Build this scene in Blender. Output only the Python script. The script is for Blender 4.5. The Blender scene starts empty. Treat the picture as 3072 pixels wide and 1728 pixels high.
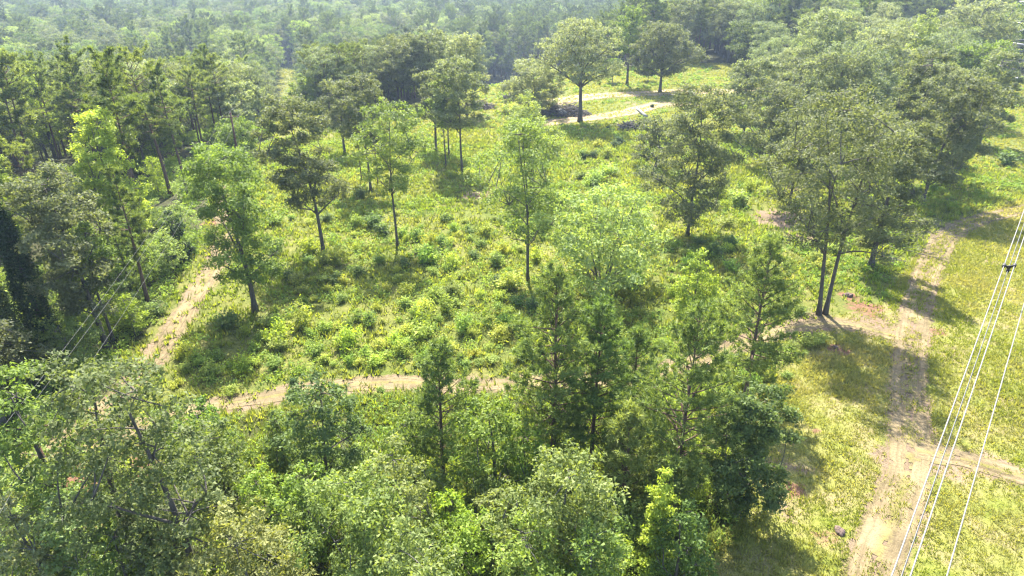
import bpy, math
import numpy as np
from mathutils import Vector, Matrix

SC = bpy.context.scene
COL = SC.collection
R_ = math.radians

# ------------------------------------------------------------------ camera
CAM_H = 34.0
cam_data = bpy.data.cameras.new('camera')
cam = bpy.data.objects.new('camera', cam_data)
COL.objects.link(cam)
cam.location = (0.0, 0.0, CAM_H)
cam.rotation_euler = (R_(90.0 - 26.0), 0.0, 0.0)
cam_data.sensor_width = 36.0
cam_data.lens = 24.0
cam_data.clip_start = 0.2
cam_data.clip_end = 6000.0
SC.camera = cam

# ------------------------------------------------------------------ sky, sun, exposure
SUN_EL, SUN_AZ = R_(54.0), R_(-6.0)          # azimuth measured from +Y towards +X
world = bpy.data.worlds.new('World')
SC.world = world
world.use_nodes = True
wn = world.node_tree
bg = wn.nodes['Background']
sky = wn.nodes.new('ShaderNodeTexSky')
sky.sky_type = 'NISHITA'
sky.sun_disc = False
sky.sun_elevation = SUN_EL
sky.sun_rotation = SUN_AZ
sky.air_density = 1.2
sky.dust_density = 2.0
wn.links.new(sky.outputs['Color'], bg.inputs['Color'])
bg.inputs['Strength'].default_value = 0.115

sun_data = bpy.data.lights.new('sun', 'SUN')
sun_data.energy = 5.0
sun_data.angle = R_(0.55)
sun_data.color = (1.0, 0.94, 0.82)
sun = bpy.data.objects.new('sun', sun_data)
COL.objects.link(sun)
sdir = Vector((math.sin(SUN_AZ) * math.cos(SUN_EL), math.cos(SUN_AZ) * math.cos(SUN_EL), math.sin(SUN_EL)))
sun.rotation_euler = (-sdir).to_track_quat('-Z', 'Y').to_euler()
sun.location = (-10, 60, 80)

SC.view_settings.view_transform = 'Standard'
SC.view_settings.look = 'None'
SC.view_settings.gamma = 1.0
SC.view_settings.use_curve_mapping = False
SC.view_settings.exposure = 2.35

SC.render.engine = 'CYCLES'
cy = SC.cycles
cy.max_bounces = 7
cy.diffuse_bounces = 3
cy.glossy_bounces = 2
cy.transmission_bounces = 4
cy.volume_bounces = 0
cy.transparent_max_bounces = 6
cy.use_denoising = True
cy.denoiser = 'OPENIMAGEDENOISE'
cy.denoising_input_passes = 'RGB_ALBEDO_NORMAL'
cy.denoising_prefilter = 'ACCURATE'
cy.sample_clamp_indirect = 4.0
cy.filter_width = 1.3

# ------------------------------------------------------------------ data
OPEN = [(-38.3, 37.56), (-37.96, 42.36), (-34.78, 47.38), (-34.44, 52.09), (-36.9, 54.77), (-36.65, 62.34), (-39.0, 72.97), (-40.99, 82.91), (-44.33, 93.75), (-49.18, 107.37), (-51.72, 119.13), (-52.78, 130.01), (-48.19, 139.95), (-42.9, 147.87), (-37.52, 159.07), (-32.01, 169.89), (-19.58, 182.46), (-19.48, 350.67), (2.51, 370.43), (29.52, 398.03), (32.06, 236.57), (48.52, 246.75), (75.91, 250.97), (76.82, 231.39), (59.91, 187.18), (51.32, 143.56), (45.8, 113.69), (51.44, 104.57), (63.02, 107.31), (73.77, 116.18), (94.04, 135.52), (112.27, 161.96), (150.03, 214.32), (176.78, 222.57), (163.67, 124.73), (41.67, 19.37), (7.71, 19.24), (11.14, 29.57), (13.16, 32.64), (18.19, 40.34), (20.73, 48.2), (17.8, 52.58), (14.45, 50.51), (7.26, 48.96), (-1.29, 48.3), (-9.8, 48.42), (-14.76, 47.8), (-20.91, 46.06), (-25.41, 45.03), (-29.72, 40.82), (-33.24, 36.74)]
ROW = [(30.99, 60.1), (20.73, 48.2), (17.91, 39.45), (11.86, 29.56), (7.71, 19.24), (41.67, 19.37), (163.67, 124.73), (103.79, 123.91), (79.46, 101.29), (61.97, 90.04), (48.95, 76.79), (40.23, 65.95), (34.77, 63.31)]
FORE = [(-47.4, 37.0), (-33.24, 36.74), (-29.72, 40.82), (-25.41, 45.03), (-20.91, 46.06), (-14.76, 47.8), (-9.8, 48.42), (-1.29, 48.3), (7.26, 48.96), (14.45, 50.51), (17.8, 52.58), (20.73, 48.2), (18.19, 40.34), (13.16, 32.64), (11.14, 29.57), (7.71, 19.24), (3.44, 14.57), (-35.86, 14.69), (-58.53, 34.54)]
RIGHTWOOD = [(59.91, 187.18), (51.32, 143.56), (45.8, 113.69), (51.44, 104.57), (63.02, 107.31), (73.77, 116.18), (94.04, 135.52), (112.27, 161.96), (150.03, 214.32), (182.84, 258.07), (164.57, 294.1), (100.5, 257.04), (76.82, 231.39)]
LEFTEDGE = [(-39.17, 38.79), (-38.27, 42.84), (-35.09, 47.94), (-37.25, 55.46), (-37.06, 62.34), (-39.23, 72.96), (-41.57, 84.31), (-44.61, 93.75), (-49.5, 107.38), (-52.71, 121.74), (-53.87, 133.02), (-50.1, 143.43), (-96.55, 279.26), (-126.82, 259.76), (-55.21, 90.28), (-55.23, 72.26), (-55.69, 54.89)]
CORRIDOR = [(-48.75, 140), (-63.92, 175), (-142.2, 430), (-126.2, 430), (-48.92, 175), (-40.75, 140)]
TRACKS = [
{'pts': [(-40.36, 39.64), (-37.51, 41.65), (-35.05, 43.76), (-33.71, 47.91), (-33.53, 53.36), (-33.67, 57.57), (-34.51, 64.09), (-35.28, 70.37), (-36.19, 76.56), (-38.74, 85.86), (-42.69, 95.52), (-46.21, 107.27)], 'w': 2.5, 'mid': 0.46, 'col': (0.15, 0.117, 0.067)},
{'pts': [(-33.26, 42.28), (-28.26, 45.61), (-24.33, 47.29), (-20.07, 48.62), (-15.32, 50.21), (-10.15, 50.74), (-5.88, 50.32), (-1.33, 50.22), (3.92, 50.44), (11.09, 51.44), (17.51, 54.33), (24.1, 58.63), (29.25, 60.79), (33.87, 61.23), (37.91, 58.75)], 'w': 2.2, 'mid': 0.25, 'col': (0.15, 0.117, 0.067)},
{'pts': [(19.73, 26.48), (22.36, 30.37), (25.48, 34.38), (29.14, 39.28), (31.85, 44.11), (34.6, 49.68), (38.14, 56.15), (42.93, 64.13), (49.03, 73.33), (57.2, 84.1), (64.29, 90.16), (73.11, 94.98), (87.1, 101.29)], 'w': 3.2, 'mid': 0.52, 'col': (0.15, 0.117, 0.067)},
{'pts': [(30.52, 41.61), (33.4, 40.76), (35.65, 39.56), (39.86, 37.25)], 'w': 2.6, 'mid': 0.4, 'col': (0.15, 0.117, 0.067)},
{'pts': [(6.8, 152.22), (16.66, 158.37), (25.8, 164.65), (31.34, 169.43), (37.44, 175.76), (45.68, 176.47)], 'w': 6.0, 'mid': 0.05, 'col': (0.235, 0.18, 0.112)},
{'pts': [(10.43, 178.66), (19.24, 185.37), (29.27, 189.05), (38.29, 191.25), (47.49, 193.52), (61.37, 192.18), (75.31, 197.51)], 'w': 8.0, 'mid': 0.05, 'col': (0.235, 0.18, 0.112)},
]
PATCHES = [(37.65, 65.03, 4.0, 0.62, 1), (36.98, 67.4, 1.6, 0.9, 1), (31.36, 56.29, 1.6, 0.7, 1), (37.67, 62.39, 4.0, 0.7, 0), (38.35, 92.45, 6.0, 0.8, 0), (38.3, 86.21, 4.0, 0.6, 0), (45.27, 106.73, 3, 0.6, 0), (20.12, 37.16, 1.5, 0.7, 1), (21.44, 42.28, 1.4, 0.5, 1), (24.3, 43.62, 0.9, 0.7, 1), (20.98, 39.05, 2.0, 0.55, 0), (19.83, 39.91, 2.5, 0.55, 0), (21.18, 32.76, 1.0, 0.5, 1), (19.96, 32.92, 2.0, 0.5, 1), (18.39, 34.32, 2.0, 0.5, 0), (25.43, 40.5, 2.0, 0.5, 0), (28.79, 40.61, 3.2, 0.7, 0), (30.44, 39.76, 3.5, 0.6, 0), (32.73, 45.17, 2.0, 0.4, 0), (24.04, 32.28, 2.4, 0.6, 0), (-5.55, 103.8, 4.5, 0.6, 0), (-4.57, 102.84, 2.2, 0.5, 1), (-10.75, 66.25, 1.5, 0.35, 0), (23.84, 105.77, 2.5, 0.45, 1), (30.61, 52.84, 1.5, 0.4, 0), (31.96, 62.54, 5, 0.6, 0), (15.65, 157.35, 7, 0.5, 0), (8.35, 156.99, 5, 0.5, 0), (31.38, 175.63, 6, 0.5, 0), (-1.02, 34.84, 3, 0.3, 0), (-29.4, 37.45, 6, 0.85, 1), (-29.74, 35.54, 5, 0.7, 0), (42.47, 59.88, 2.2, 0.6, 1), (41.78, 62.36, 3, 0.5, 0), (-41.87, 90.44, 3, 0.7, 1), (-41.89, 97.3, 3.5, 0.5, 0), (10.98, 189.02, 7, 0.4, 0), (-8.98, 158.47, 6, 0.45, 0), (26.88, 46.66, 2.5, 0.35, 0), (35.51, 41.73, 2.5, 0.4, 0), (58.02, 89.95, 4, 0.4, 0)]
TINTS = {'oak': (0.143, 0.167, 0.086), 'mid': (0.124, 0.178, 0.041), 'pale': (0.203, 0.25, 0.081), 'gum': (0.203, 0.27, 0.041), 'pine': (0.115, 0.155, 0.043), 'dark': (0.038, 0.068, 0.024)}
HEROES = [
{'id': 'dbl', 'name': 'oak_tree', 'kind': 'oak', 'x': 32.63, 'y': 63.37, 'h': 23.03, 'r': 6.79, 'base': 0.36, 'tint': (0.113, 0.13, 0.065), 'label': 'double-trunked dark oak beside the red clay patch at the track junction', 'seed': 1000, 'leaf': 0.265, 'n': 24000, 'stems': 2, 'sang': 0.15, 'lean': (-1.6, 0.6), 'tr': 0.29},
{'id': 'dbl2', 'name': 'oak_tree', 'kind': 'oak', 'x': 41.54, 'y': 97.33, 'h': 13.58, 'r': 4.97, 'base': 0.3, 'tint': (0.113, 0.13, 0.065), 'label': 'broad drooping oak behind the double-trunked oak', 'seed': 1013, 'leaf': 0.313, 'n': 14430, 'lean': (0, 0)},
{'id': 'rt2', 'name': 'oak_tree', 'kind': 'oak', 'x': 43.38, 'y': 75.34, 'h': 17.76, 'r': 3.45, 'base': 0.16, 'tint': (0.113, 0.13, 0.065), 'label': 'straight black-trunked oak standing next to the grey fallen branches', 'seed': 1026, 'leaf': 0.287, 'n': 18777, 'tr': 0.34},
{'id': 'rt3', 'name': 'oak_tree', 'kind': 'oak', 'x': 61.36, 'y': 97.35, 'h': 19.14, 'r': 5.75, 'base': 0.2, 'tint': (0.113, 0.13, 0.065), 'label': 'slanting oak whose trunk shadow falls across the bend of the track', 'seed': 1039, 'leaf': 0.326, 'n': 24000, 'lean': (2.2, 0), 'tr': 0.28},
{'id': 'rt4', 'name': 'oak_tree', 'kind': 'oak', 'x': 93.1, 'y': 135.0, 'h': 17.65, 'r': 4.36, 'base': 0.26, 'tint': (0.143, 0.167, 0.086), 'label': 'pale grey-trunked oak at the far edge of the field near the lattice tower', 'seed': 1052, 'leaf': 0.395, 'n': 10963, 'bark': 'g'},
{'id': 'rt5', 'name': 'oak_tree', 'kind': 'oak', 'x': 64.21, 'y': 109.11, 'h': 20.79, 'r': 4.01, 'base': 0.4, 'tint': (0.113, 0.13, 0.065), 'label': 'tall oak with a bare dark trunk between the slanting oak and the black-trunked oak', 'seed': 1065, 'leaf': 0.342, 'n': 12777},
{'id': 'rt5b', 'name': 'oak_tree', 'kind': 'oak', 'x': 71.68, 'y': 109.43, 'h': 15.4, 'r': 3.23, 'base': 0.2, 'tint': (0.113, 0.13, 0.065), 'label': 'slim oak on the shaded bank above the bend of the track', 'seed': 1078, 'leaf': 0.348, 'n': 9843},
{'id': 'rt6', 'name': 'oak_tree', 'kind': 'oak', 'x': 23.79, 'y': 86.26, 'h': 19.62, 'r': 5.16, 'base': 0.15, 'tint': (0.113, 0.13, 0.065), 'label': 'slim oak with a bare lower trunk alone among pale shrubs', 'seed': 1091, 'leaf': 0.29, 'n': 24000, 'tr': 0.2},
{'id': 'rt6b', 'name': 'oak_tree', 'kind': 'oak', 'x': 25.71, 'y': 119.1, 'h': 8.46, 'r': 4.26, 'base': 0.2, 'tint': (0.113, 0.13, 0.065), 'label': 'short dark oak leaning out behind the slim lone oak', 'seed': 1104, 'leaf': 0.336, 'n': 7671},
{'id': 'r7', 'name': 'oak_tree', 'kind': 'oak', 'x': 48.33, 'y': 141.99, 'h': 15.87, 'r': 5.33, 'base': 0.15, 'tint': (0.143, 0.167, 0.086), 'label': 'olive oak at the corner of the wood by the end of the sandy track', 'seed': 1117, 'leaf': 0.375, 'n': 15315},
{'id': 'r8', 'name': 'oak_tree', 'kind': 'oak', 'x': 45.53, 'y': 118.92, 'h': 14.13, 'r': 5.04, 'base': 0.2, 'tint': (0.113, 0.13, 0.065), 'label': 'shaded oak low on the wood edge behind pale shrubs', 'seed': 1130, 'leaf': 0.343, 'n': 14468},
{'id': 'r9', 'name': 'oak_tree', 'kind': 'oak', 'x': 57.86, 'y': 124.72, 'h': 19.01, 'r': 7.15, 'base': 0.2, 'tint': (0.143, 0.167, 0.086), 'label': 'wide glossy oak filling the middle of the oak wood', 'seed': 1143, 'leaf': 0.357, 'n': 24000},
{'id': 'r10', 'name': 'oak_tree', 'kind': 'oak', 'x': 65.02, 'y': 124.28, 'h': 14.95, 'r': 5.89, 'base': 0.2, 'tint': (0.142, 0.176, 0.095), 'label': 'greyish oak behind the double-trunked oak crown', 'seed': 1156, 'leaf': 0.361, 'n': 16151},
{'id': 'r11', 'name': 'oak_tree', 'kind': 'oak', 'x': 76.05, 'y': 171.68, 'h': 22.66, 'r': 7.83, 'base': 0.2, 'tint': (0.189, 0.223, 0.115), 'label': 'big silvery oak rising at the back of the oak wood', 'seed': 1169, 'leaf': 0.428, 'n': 23217},
{'id': 'r12', 'name': 'sweetgum_tree', 'kind': 'gum', 'x': 95.41, 'y': 167.2, 'h': 23.02, 'r': 6.0, 'base': 0.15, 'tint': (0.203, 0.25, 0.081), 'label': 'pale lime sweetgum rising above the oak wood', 'seed': 1182, 'leaf': 0.435, 'n': 14333, 'bark': 'g'},
{'id': 'r13', 'name': 'oak_tree', 'kind': 'oak', 'x': 124.91, 'y': 194.23, 'h': 23.42, 'r': 9.28, 'base': 0.2, 'tint': (0.186, 0.209, 0.115), 'label': 'brownish grey oak at the top of the wood', 'seed': 1195, 'leaf': 0.488, 'n': 21848},
{'id': 'r14', 'name': 'broadleaf_tree', 'kind': 'round', 'x': 168.9, 'y': 237.11, 'h': 22.25, 'r': 9.88, 'base': 0.1, 'tint': (0.124, 0.178, 0.041), 'label': 'deep green broadleaf tree behind the lattice tower', 'seed': 1208, 'leaf': 0.573, 'n': 13896},
{'id': 'r15', 'name': 'broadleaf_tree', 'kind': 'round', 'x': 100.71, 'y': 153.48, 'h': 18.05, 'r': 7.02, 'base': 0.15, 'tint': (0.124, 0.178, 0.041), 'label': 'fresh green rounded tree between the slanting oak and the brownish oak', 'seed': 1221, 'leaf': 0.422, 'n': 13927},
{'id': 'r16', 'name': 'sweetgum_tree', 'kind': 'gum', 'x': 95.63, 'y': 177.37, 'h': 13.03, 'r': 3.97, 'base': 0.15, 'tint': (0.203, 0.27, 0.041), 'label': 'small bright sweetgum tucked inside the oak wood', 'seed': 1234, 'leaf': 0.447, 'n': 5073},
{'id': 'r17', 'name': 'oak_tree', 'kind': 'oak', 'x': 60.19, 'y': 147.17, 'h': 14.76, 'r': 5.35, 'base': 0.2, 'tint': (0.113, 0.13, 0.065), 'label': 'dark oak hemmed in behind the corner oak', 'seed': 1247, 'leaf': 0.388, 'n': 12602},
{'id': 'r18', 'name': 'oak_tree', 'kind': 'oak', 'x': 76.69, 'y': 124.07, 'h': 13.57, 'r': 3.93, 'base': 0.2, 'tint': (0.143, 0.167, 0.086), 'label': 'mid-sized oak beside the slanting oak', 'seed': 1260, 'leaf': 0.369, 'n': 9377},
{'id': 'r19', 'name': 'oak_tree', 'kind': 'oak', 'x': 75.63, 'y': 147.18, 'h': 20.92, 'r': 6.42, 'base': 0.2, 'tint': (0.186, 0.209, 0.115), 'label': 'pale olive oak between the silvery oak and the lime sweetgum', 'seed': 1273, 'leaf': 0.397, 'n': 20450},
{'id': 'lone', 'name': 'oak_tree', 'kind': 'umbrella', 'x': 15.32, 'y': 154.67, 'h': 21.8, 'r': 7.98, 'base': 0.42, 'tint': (0.186, 0.209, 0.115), 'label': 'lone umbrella-shaped oak with a tall bare trunk beside the sandy track', 'seed': 1286, 'leaf': 0.383, 'n': 19607, 'tr': 0.48},
{'id': 'lowoak', 'name': 'oak_tree', 'kind': 'oak', 'x': 5.13, 'y': 165.2, 'h': 12.0, 'r': 7.36, 'base': 0.16, 'tint': (0.186, 0.209, 0.115), 'label': 'low round brown-green oak beside the brush pile', 'seed': 1299, 'leaf': 0.396, 'n': 18388},
{'id': 'yoak', 'name': 'oak_tree', 'kind': 'oak', 'x': 40.8, 'y': 192.98, 'h': 17.85, 'r': 8.16, 'base': 0.28, 'tint': (0.113, 0.13, 0.065), 'label': 'dense forked oak at the sandy track on the rise', 'seed': 1312, 'leaf': 0.441, 'n': 20999, 'tr': 0.42},
{'id': 'tall', 'name': 'poplar_tree', 'kind': 'gum', 'x': 33.3, 'y': 203.54, 'h': 22.66, 'r': 4.46, 'base': 0.4, 'tint': (0.124, 0.178, 0.041), 'label': 'tall slim poplar with a long bare trunk on the far meadow', 'seed': 1325, 'leaf': 0.454, 'n': 6784},
{'id': 'sm1', 'name': 'oak_tree', 'kind': 'round', 'x': 29.8, 'y': 209.32, 'h': 6.78, 'r': 2.69, 'base': 0.3, 'tint': (0.124, 0.178, 0.041), 'label': 'small spindly tree under the lone umbrella oak crown on the far meadow', 'seed': 1338, 'leaf': 0.461, 'n': 3500},
{'id': 'sm2', 'name': 'oak_tree', 'kind': 'round', 'x': 40.48, 'y': 209.64, 'h': 6.23, 'r': 2.39, 'base': 0.3, 'tint': (0.124, 0.178, 0.041), 'label': 'thin young tree beside the dense forked oak', 'seed': 1351, 'leaf': 0.464, 'n': 3500},
{'id': 'dark', 'name': 'oak_tree', 'kind': 'oak', 'x': 77.51, 'y': 231.49, 'h': 14.81, 'r': 8.44, 'base': 0.25, 'tint': (0.068, 0.092, 0.024), 'label': 'dark round oak standing before the far pine wood', 'seed': 1364, 'leaf': 0.507, 'n': 15316},
{'id': 't14', 'name': 'oak_tree', 'kind': 'oak', 'x': -26.91, 'y': 175.18, 'h': 16.74, 'r': 7.47, 'base': 0.28, 'tint': (0.113, 0.13, 0.065), 'label': 'dark spreading oak at the back of the clearing', 'seed': 1377, 'leaf': 0.413, 'n': 18958},
{'id': 't15', 'name': 'oak_tree', 'kind': 'oak', 'x': -20.53, 'y': 176.59, 'h': 18.03, 'r': 5.51, 'base': 0.3, 'tint': (0.143, 0.167, 0.086), 'label': 'tall olive oak just behind the clump of bare trunks', 'seed': 1390, 'leaf': 0.414, 'n': 12151},
{'id': 't16', 'name': 'oak_tree', 'kind': 'oak', 'x': -10.62, 'y': 162.89, 'h': 18.13, 'r': 5.57, 'base': 0.3, 'tint': (0.186, 0.209, 0.115), 'label': 'pale olive oak over the clump of bare trunks', 'seed': 1403, 'leaf': 0.394, 'n': 13661},
{'id': 't17a', 'name': 'oak_tree', 'kind': 'oak', 'x': -14.63, 'y': 129.75, 'h': 14.76, 'r': 3.4, 'base': 0.42, 'tint': (0.113, 0.13, 0.065), 'label': 'thicker bare trunk in the clump of slender oaks', 'seed': 1416, 'leaf': 0.348, 'n': 7210},
{'id': 't17b', 'name': 'oak_tree', 'kind': 'oak', 'x': -11.78, 'y': 125.94, 'h': 13.94, 'r': 2.58, 'base': 0.42, 'tint': (0.143, 0.167, 0.086), 'label': 'slender oak in the middle of the clump', 'seed': 1429, 'leaf': 0.342, 'n': 5337, 'tr': 0.16},
{'id': 't17c', 'name': 'oak_tree', 'kind': 'oak', 'x': -11.79, 'y': 119.06, 'h': 15.77, 'r': 2.44, 'base': 0.45, 'tint': (0.128, 0.176, 0.049), 'label': 'thinnest slender oak at the front of the clump', 'seed': 1442, 'leaf': 0.332, 'n': 5737, 'tr': 0.14},
{'id': 't17d', 'name': 'oak_tree', 'kind': 'oak', 'x': -8.68, 'y': 116.07, 'h': 19.04, 'r': 4.06, 'base': 0.42, 'tint': (0.143, 0.167, 0.086), 'label': 'tall oak with a curved trunk at the end of the clump', 'seed': 1455, 'leaf': 0.328, 'n': 12471, 'lean': (-1.0, 0), 'tr': 0.22},
{'id': 't18', 'name': 'oak_tree', 'kind': 'oak', 'x': -22.56, 'y': 104.91, 'h': 17.8, 'r': 4.33, 'base': 0.45, 'tint': (0.113, 0.13, 0.065), 'label': 'oak with a slanting bare trunk behind the feathery elm', 'seed': 1468, 'leaf': 0.315, 'n': 12771, 'lean': (-1.2, 0), 'tr': 0.2},
{'id': 't18b', 'name': 'oak_tree', 'kind': 'oak', 'x': -31.86, 'y': 128.27, 'h': 14.16, 'r': 4.12, 'base': 0.35, 'tint': (0.113, 0.13, 0.065), 'label': 'grey-green oak at the clearing edge near the far pole line', 'seed': 1481, 'leaf': 0.35, 'n': 9277},
{'id': 't18c', 'name': 'pine_tree', 'kind': 'pine', 'x': -25.06, 'y': 110.13, 'h': 10.27, 'r': 1.94, 'base': 0.55, 'tint': (0.115, 0.155, 0.043), 'label': 'thin bare pole-like pine beside the slanting bare oak', 'seed': 1494, 'leaf': 0.436, 'n': 160, 'young': False, 'tr': 0.11},
{'id': 't18d', 'name': 'pine_tree', 'kind': 'pine', 'x': -22.2, 'y': 108.95, 'h': 9.94, 'r': 1.76, 'base': 0.55, 'tint': (0.115, 0.155, 0.043), 'label': 'second thin pine trunk between the slanting oak and the feathery elm', 'seed': 1507, 'leaf': 0.433, 'n': 150, 'young': False, 'tr': 0.11},
{'id': 't19', 'name': 'elm_tree', 'kind': 'round', 'x': -14.78, 'y': 81.53, 'h': 18.72, 'r': 4.18, 'base': 0.42, 'tint': (0.128, 0.176, 0.049), 'label': 'feathery elm with a thin bare trunk in the middle of the clearing', 'seed': 1520, 'leaf': 0.281, 'n': 10597, 'tr': 0.17},
{'id': 't20', 'name': 'oak_tree', 'kind': 'oak', 'x': -23.73, 'y': 79.29, 'h': 19.4, 'r': 4.31, 'base': 0.33, 'tint': (0.113, 0.13, 0.065), 'label': 'dark oak with a long leaning trunk in the clearing', 'seed': 1533, 'leaf': 0.281, 'n': 21272, 'lean': (-2.2, 0), 'tr': 0.26},
{'id': 't21', 'name': 'oak_tree', 'kind': 'oak', 'x': -27.28, 'y': 64.12, 'h': 17.78, 'r': 4.31, 'base': 0.2, 'tint': (0.124, 0.178, 0.041), 'label': 'large green oak standing beside the dirt road', 'seed': 1546, 'leaf': 0.263, 'n': 24000, 'lean': (-1.2, 0), 'tr': 0.3},
{'id': 't7', 'name': 'poplar_tree', 'kind': 'round', 'x': 1.85, 'y': 71.93, 'h': 18.64, 'r': 4.08, 'base': 0.3, 'tint': (0.142, 0.196, 0.054), 'label': 'tall slender poplar with paired trunks in the middle of the clearing', 'seed': 1559, 'leaf': 0.266, 'n': 10421, 'stems': 2, 'tr': 0.2, 'lean': (-1.0, 0)},
{'id': 't7b', 'name': 'poplar_tree', 'kind': 'gum', 'x': 3.44, 'y': 105.12, 'h': 15.78, 'r': 5.04, 'base': 0.32, 'tint': (0.203, 0.25, 0.081), 'label': 'leafy poplar behind the slender twin poplar', 'seed': 1572, 'leaf': 0.312, 'n': 12782, 'lean': (-1.6, 0)},
{'id': 'airy', 'name': 'willow_tree', 'kind': 'round', 'x': 10.26, 'y': 69.7, 'h': 11.75, 'r': 7.06, 'base': 0.1, 'tint': (0.203, 0.27, 0.088), 'label': 'wide airy pale green willow spreading from several stems', 'seed': 1585, 'leaf': 0.33, 'n': 15793, 'stems': 4, 'tr': 0.15},
{'id': 'gumc', 'name': 'sweetgum_tree', 'kind': 'gum', 'x': 18.54, 'y': 61.74, 'h': 8.17, 'r': 2.28, 'base': 0.08, 'tint': (0.203, 0.27, 0.041), 'label': 'bright yellow-green sweetgum between the airy willow and the junction pine', 'seed': 1598, 'leaf': 0.255, 'n': 6064, 'tr': 0.13},
{'id': 'lime', 'name': 'sweetgum_tree', 'kind': 'round', 'x': -48.02, 'y': 78.81, 'h': 17.87, 'r': 3.23, 'base': 0.14, 'tint': (0.257, 0.324, 0.047), 'label': 'brilliant yellow sweetgum glowing in front of the dark pines', 'seed': 1611, 'leaf': 0.294, 'n': 15848},
{'id': 'lime2', 'name': 'sweetgum_tree', 'kind': 'gum', 'x': -53.4, 'y': 84.24, 'h': 15.94, 'r': 1.88, 'base': 0.15, 'tint': (0.203, 0.25, 0.081), 'label': 'paler thin sweetgum close beside the brilliant yellow one', 'seed': 1624, 'leaf': 0.305, 'n': 6317},
{'id': 'pA', 'name': 'pine_tree', 'kind': 'pine', 'x': -53.57, 'y': 102.72, 'h': 21.24, 'r': 4.12, 'base': 0.48, 'tint': (0.155, 0.192, 0.054), 'label': 'tallest leaning pine with a long bare trunk behind the yellow sweetgum', 'seed': 1637, 'leaf': 0.439, 'n': 910, 'young': False, 'lean': (-1.8, 0)},
{'id': 'pB', 'name': 'pine_tree', 'kind': 'pine', 'x': -50.83, 'y': 102.76, 'h': 18.89, 'r': 3.26, 'base': 0.42, 'tint': (0.115, 0.155, 0.043), 'label': 'tall pine with an ivy-green lower trunk by the dirt road', 'seed': 1650, 'leaf': 0.438, 'n': 714, 'young': False, 'lean': (-1.0, 0)},
{'id': 'pC', 'name': 'pine_tree', 'kind': 'pine', 'x': -60.22, 'y': 131.68, 'h': 15.29, 'r': 3.38, 'base': 0.42, 'tint': (0.155, 0.192, 0.054), 'label': 'straight pine with two-toned trunk above bright shrubs', 'seed': 1663, 'leaf': 0.474, 'n': 599, 'young': False},
{'id': 'pD', 'name': 'pine_tree', 'kind': 'pine', 'x': -62.03, 'y': 134.39, 'h': 13.07, 'r': 3.07, 'base': 0.5, 'tint': (0.115, 0.155, 0.043), 'label': 'thin pine close behind the straight pine', 'seed': 1676, 'leaf': 0.478, 'n': 480, 'young': False, 'tr': 0.18},
{'id': 'pE', 'name': 'pine_tree', 'kind': 'pine', 'x': -59.54, 'y': 141.01, 'h': 15.38, 'r': 3.6, 'base': 0.5, 'tint': (0.155, 0.192, 0.054), 'label': 'pine with bare trunk at the end of the pine row by the road', 'seed': 1689, 'leaf': 0.484, 'n': 553, 'young': False},
{'id': 'pF', 'name': 'pine_tree', 'kind': 'pine', 'x': -61.52, 'y': 141.66, 'h': 16.04, 'r': 3.41, 'base': 0.5, 'tint': (0.115, 0.155, 0.043), 'label': 'pine second from the end of the row by the road', 'seed': 1702, 'leaf': 0.485, 'n': 546, 'young': False},
{'id': 'pG', 'name': 'pine_tree', 'kind': 'pine', 'x': -72.17, 'y': 116.3, 'h': 19.36, 'r': 4.97, 'base': 0.22, 'tint': (0.115, 0.155, 0.043), 'label': 'massive dark bushy pine left of the leaning pines', 'seed': 1715, 'leaf': 0.464, 'n': 1502, 'young': False},
{'id': 'pH', 'name': 'pine_tree', 'kind': 'pine', 'x': -84.1, 'y': 124.58, 'h': 15.67, 'r': 3.92, 'base': 0.45, 'tint': (0.115, 0.155, 0.043), 'label': 'slim pine with a visible trunk at the edge of the pine stand', 'seed': 1728, 'leaf': 0.48, 'n': 675, 'young': False},
{'id': 'pI', 'name': 'pine_tree', 'kind': 'pine', 'x': -39.58, 'y': 66.06, 'h': 14.55, 'r': 2.04, 'base': 0.35, 'tint': (0.115, 0.155, 0.043), 'label': 'pine with a dark double trunk over the road verge', 'seed': 1741, 'leaf': 0.392, 'n': 655, 'young': False, 'stems': 1},
{'id': 'cedar', 'name': 'cedar_tree', 'kind': 'column', 'x': -40.9, 'y': 77.0, 'h': 6.45, 'r': 1.79, 'base': 0.02, 'tint': (0.038, 0.068, 0.024), 'label': 'dark dense cedar at the verge under the wires', 'seed': 1754, 'leaf': 0.287, 'n': 5072, 'tr': 0.14},
{'id': 'lt1', 'name': 'oak_tree', 'kind': 'oak', 'x': -38.85, 'y': 56.34, 'h': 17.9, 'r': 3.59, 'base': 0.25, 'tint': (0.113, 0.13, 0.065), 'label': 'oak with a curved black trunk at the edge of the left wood', 'seed': 1767, 'leaf': 0.261, 'n': 21221, 'lean': (-1.6, 0), 'tr': 0.27},
{'id': 'lt1b', 'name': 'oak_tree', 'kind': 'round', 'x': -39.19, 'y': 58.02, 'h': 12.24, 'r': 1.7, 'base': 0.4, 'tint': (0.124, 0.178, 0.041), 'label': 'slim tree close beside the curved black-trunked oak', 'seed': 1780, 'leaf': 0.263, 'n': 5400, 'tr': 0.17},
{'id': 'ivy', 'name': 'ivy_clad_tree', 'kind': 'ivy', 'x': -42.67, 'y': 53.9, 'h': 15.33, 'r': 1.8, 'base': 0.0, 'tint': (0.035, 0.065, 0.027), 'label': 'dark column-shaped tree smothered in ivy', 'seed': 1793, 'leaf': 0.261, 'n': 9340},
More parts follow.
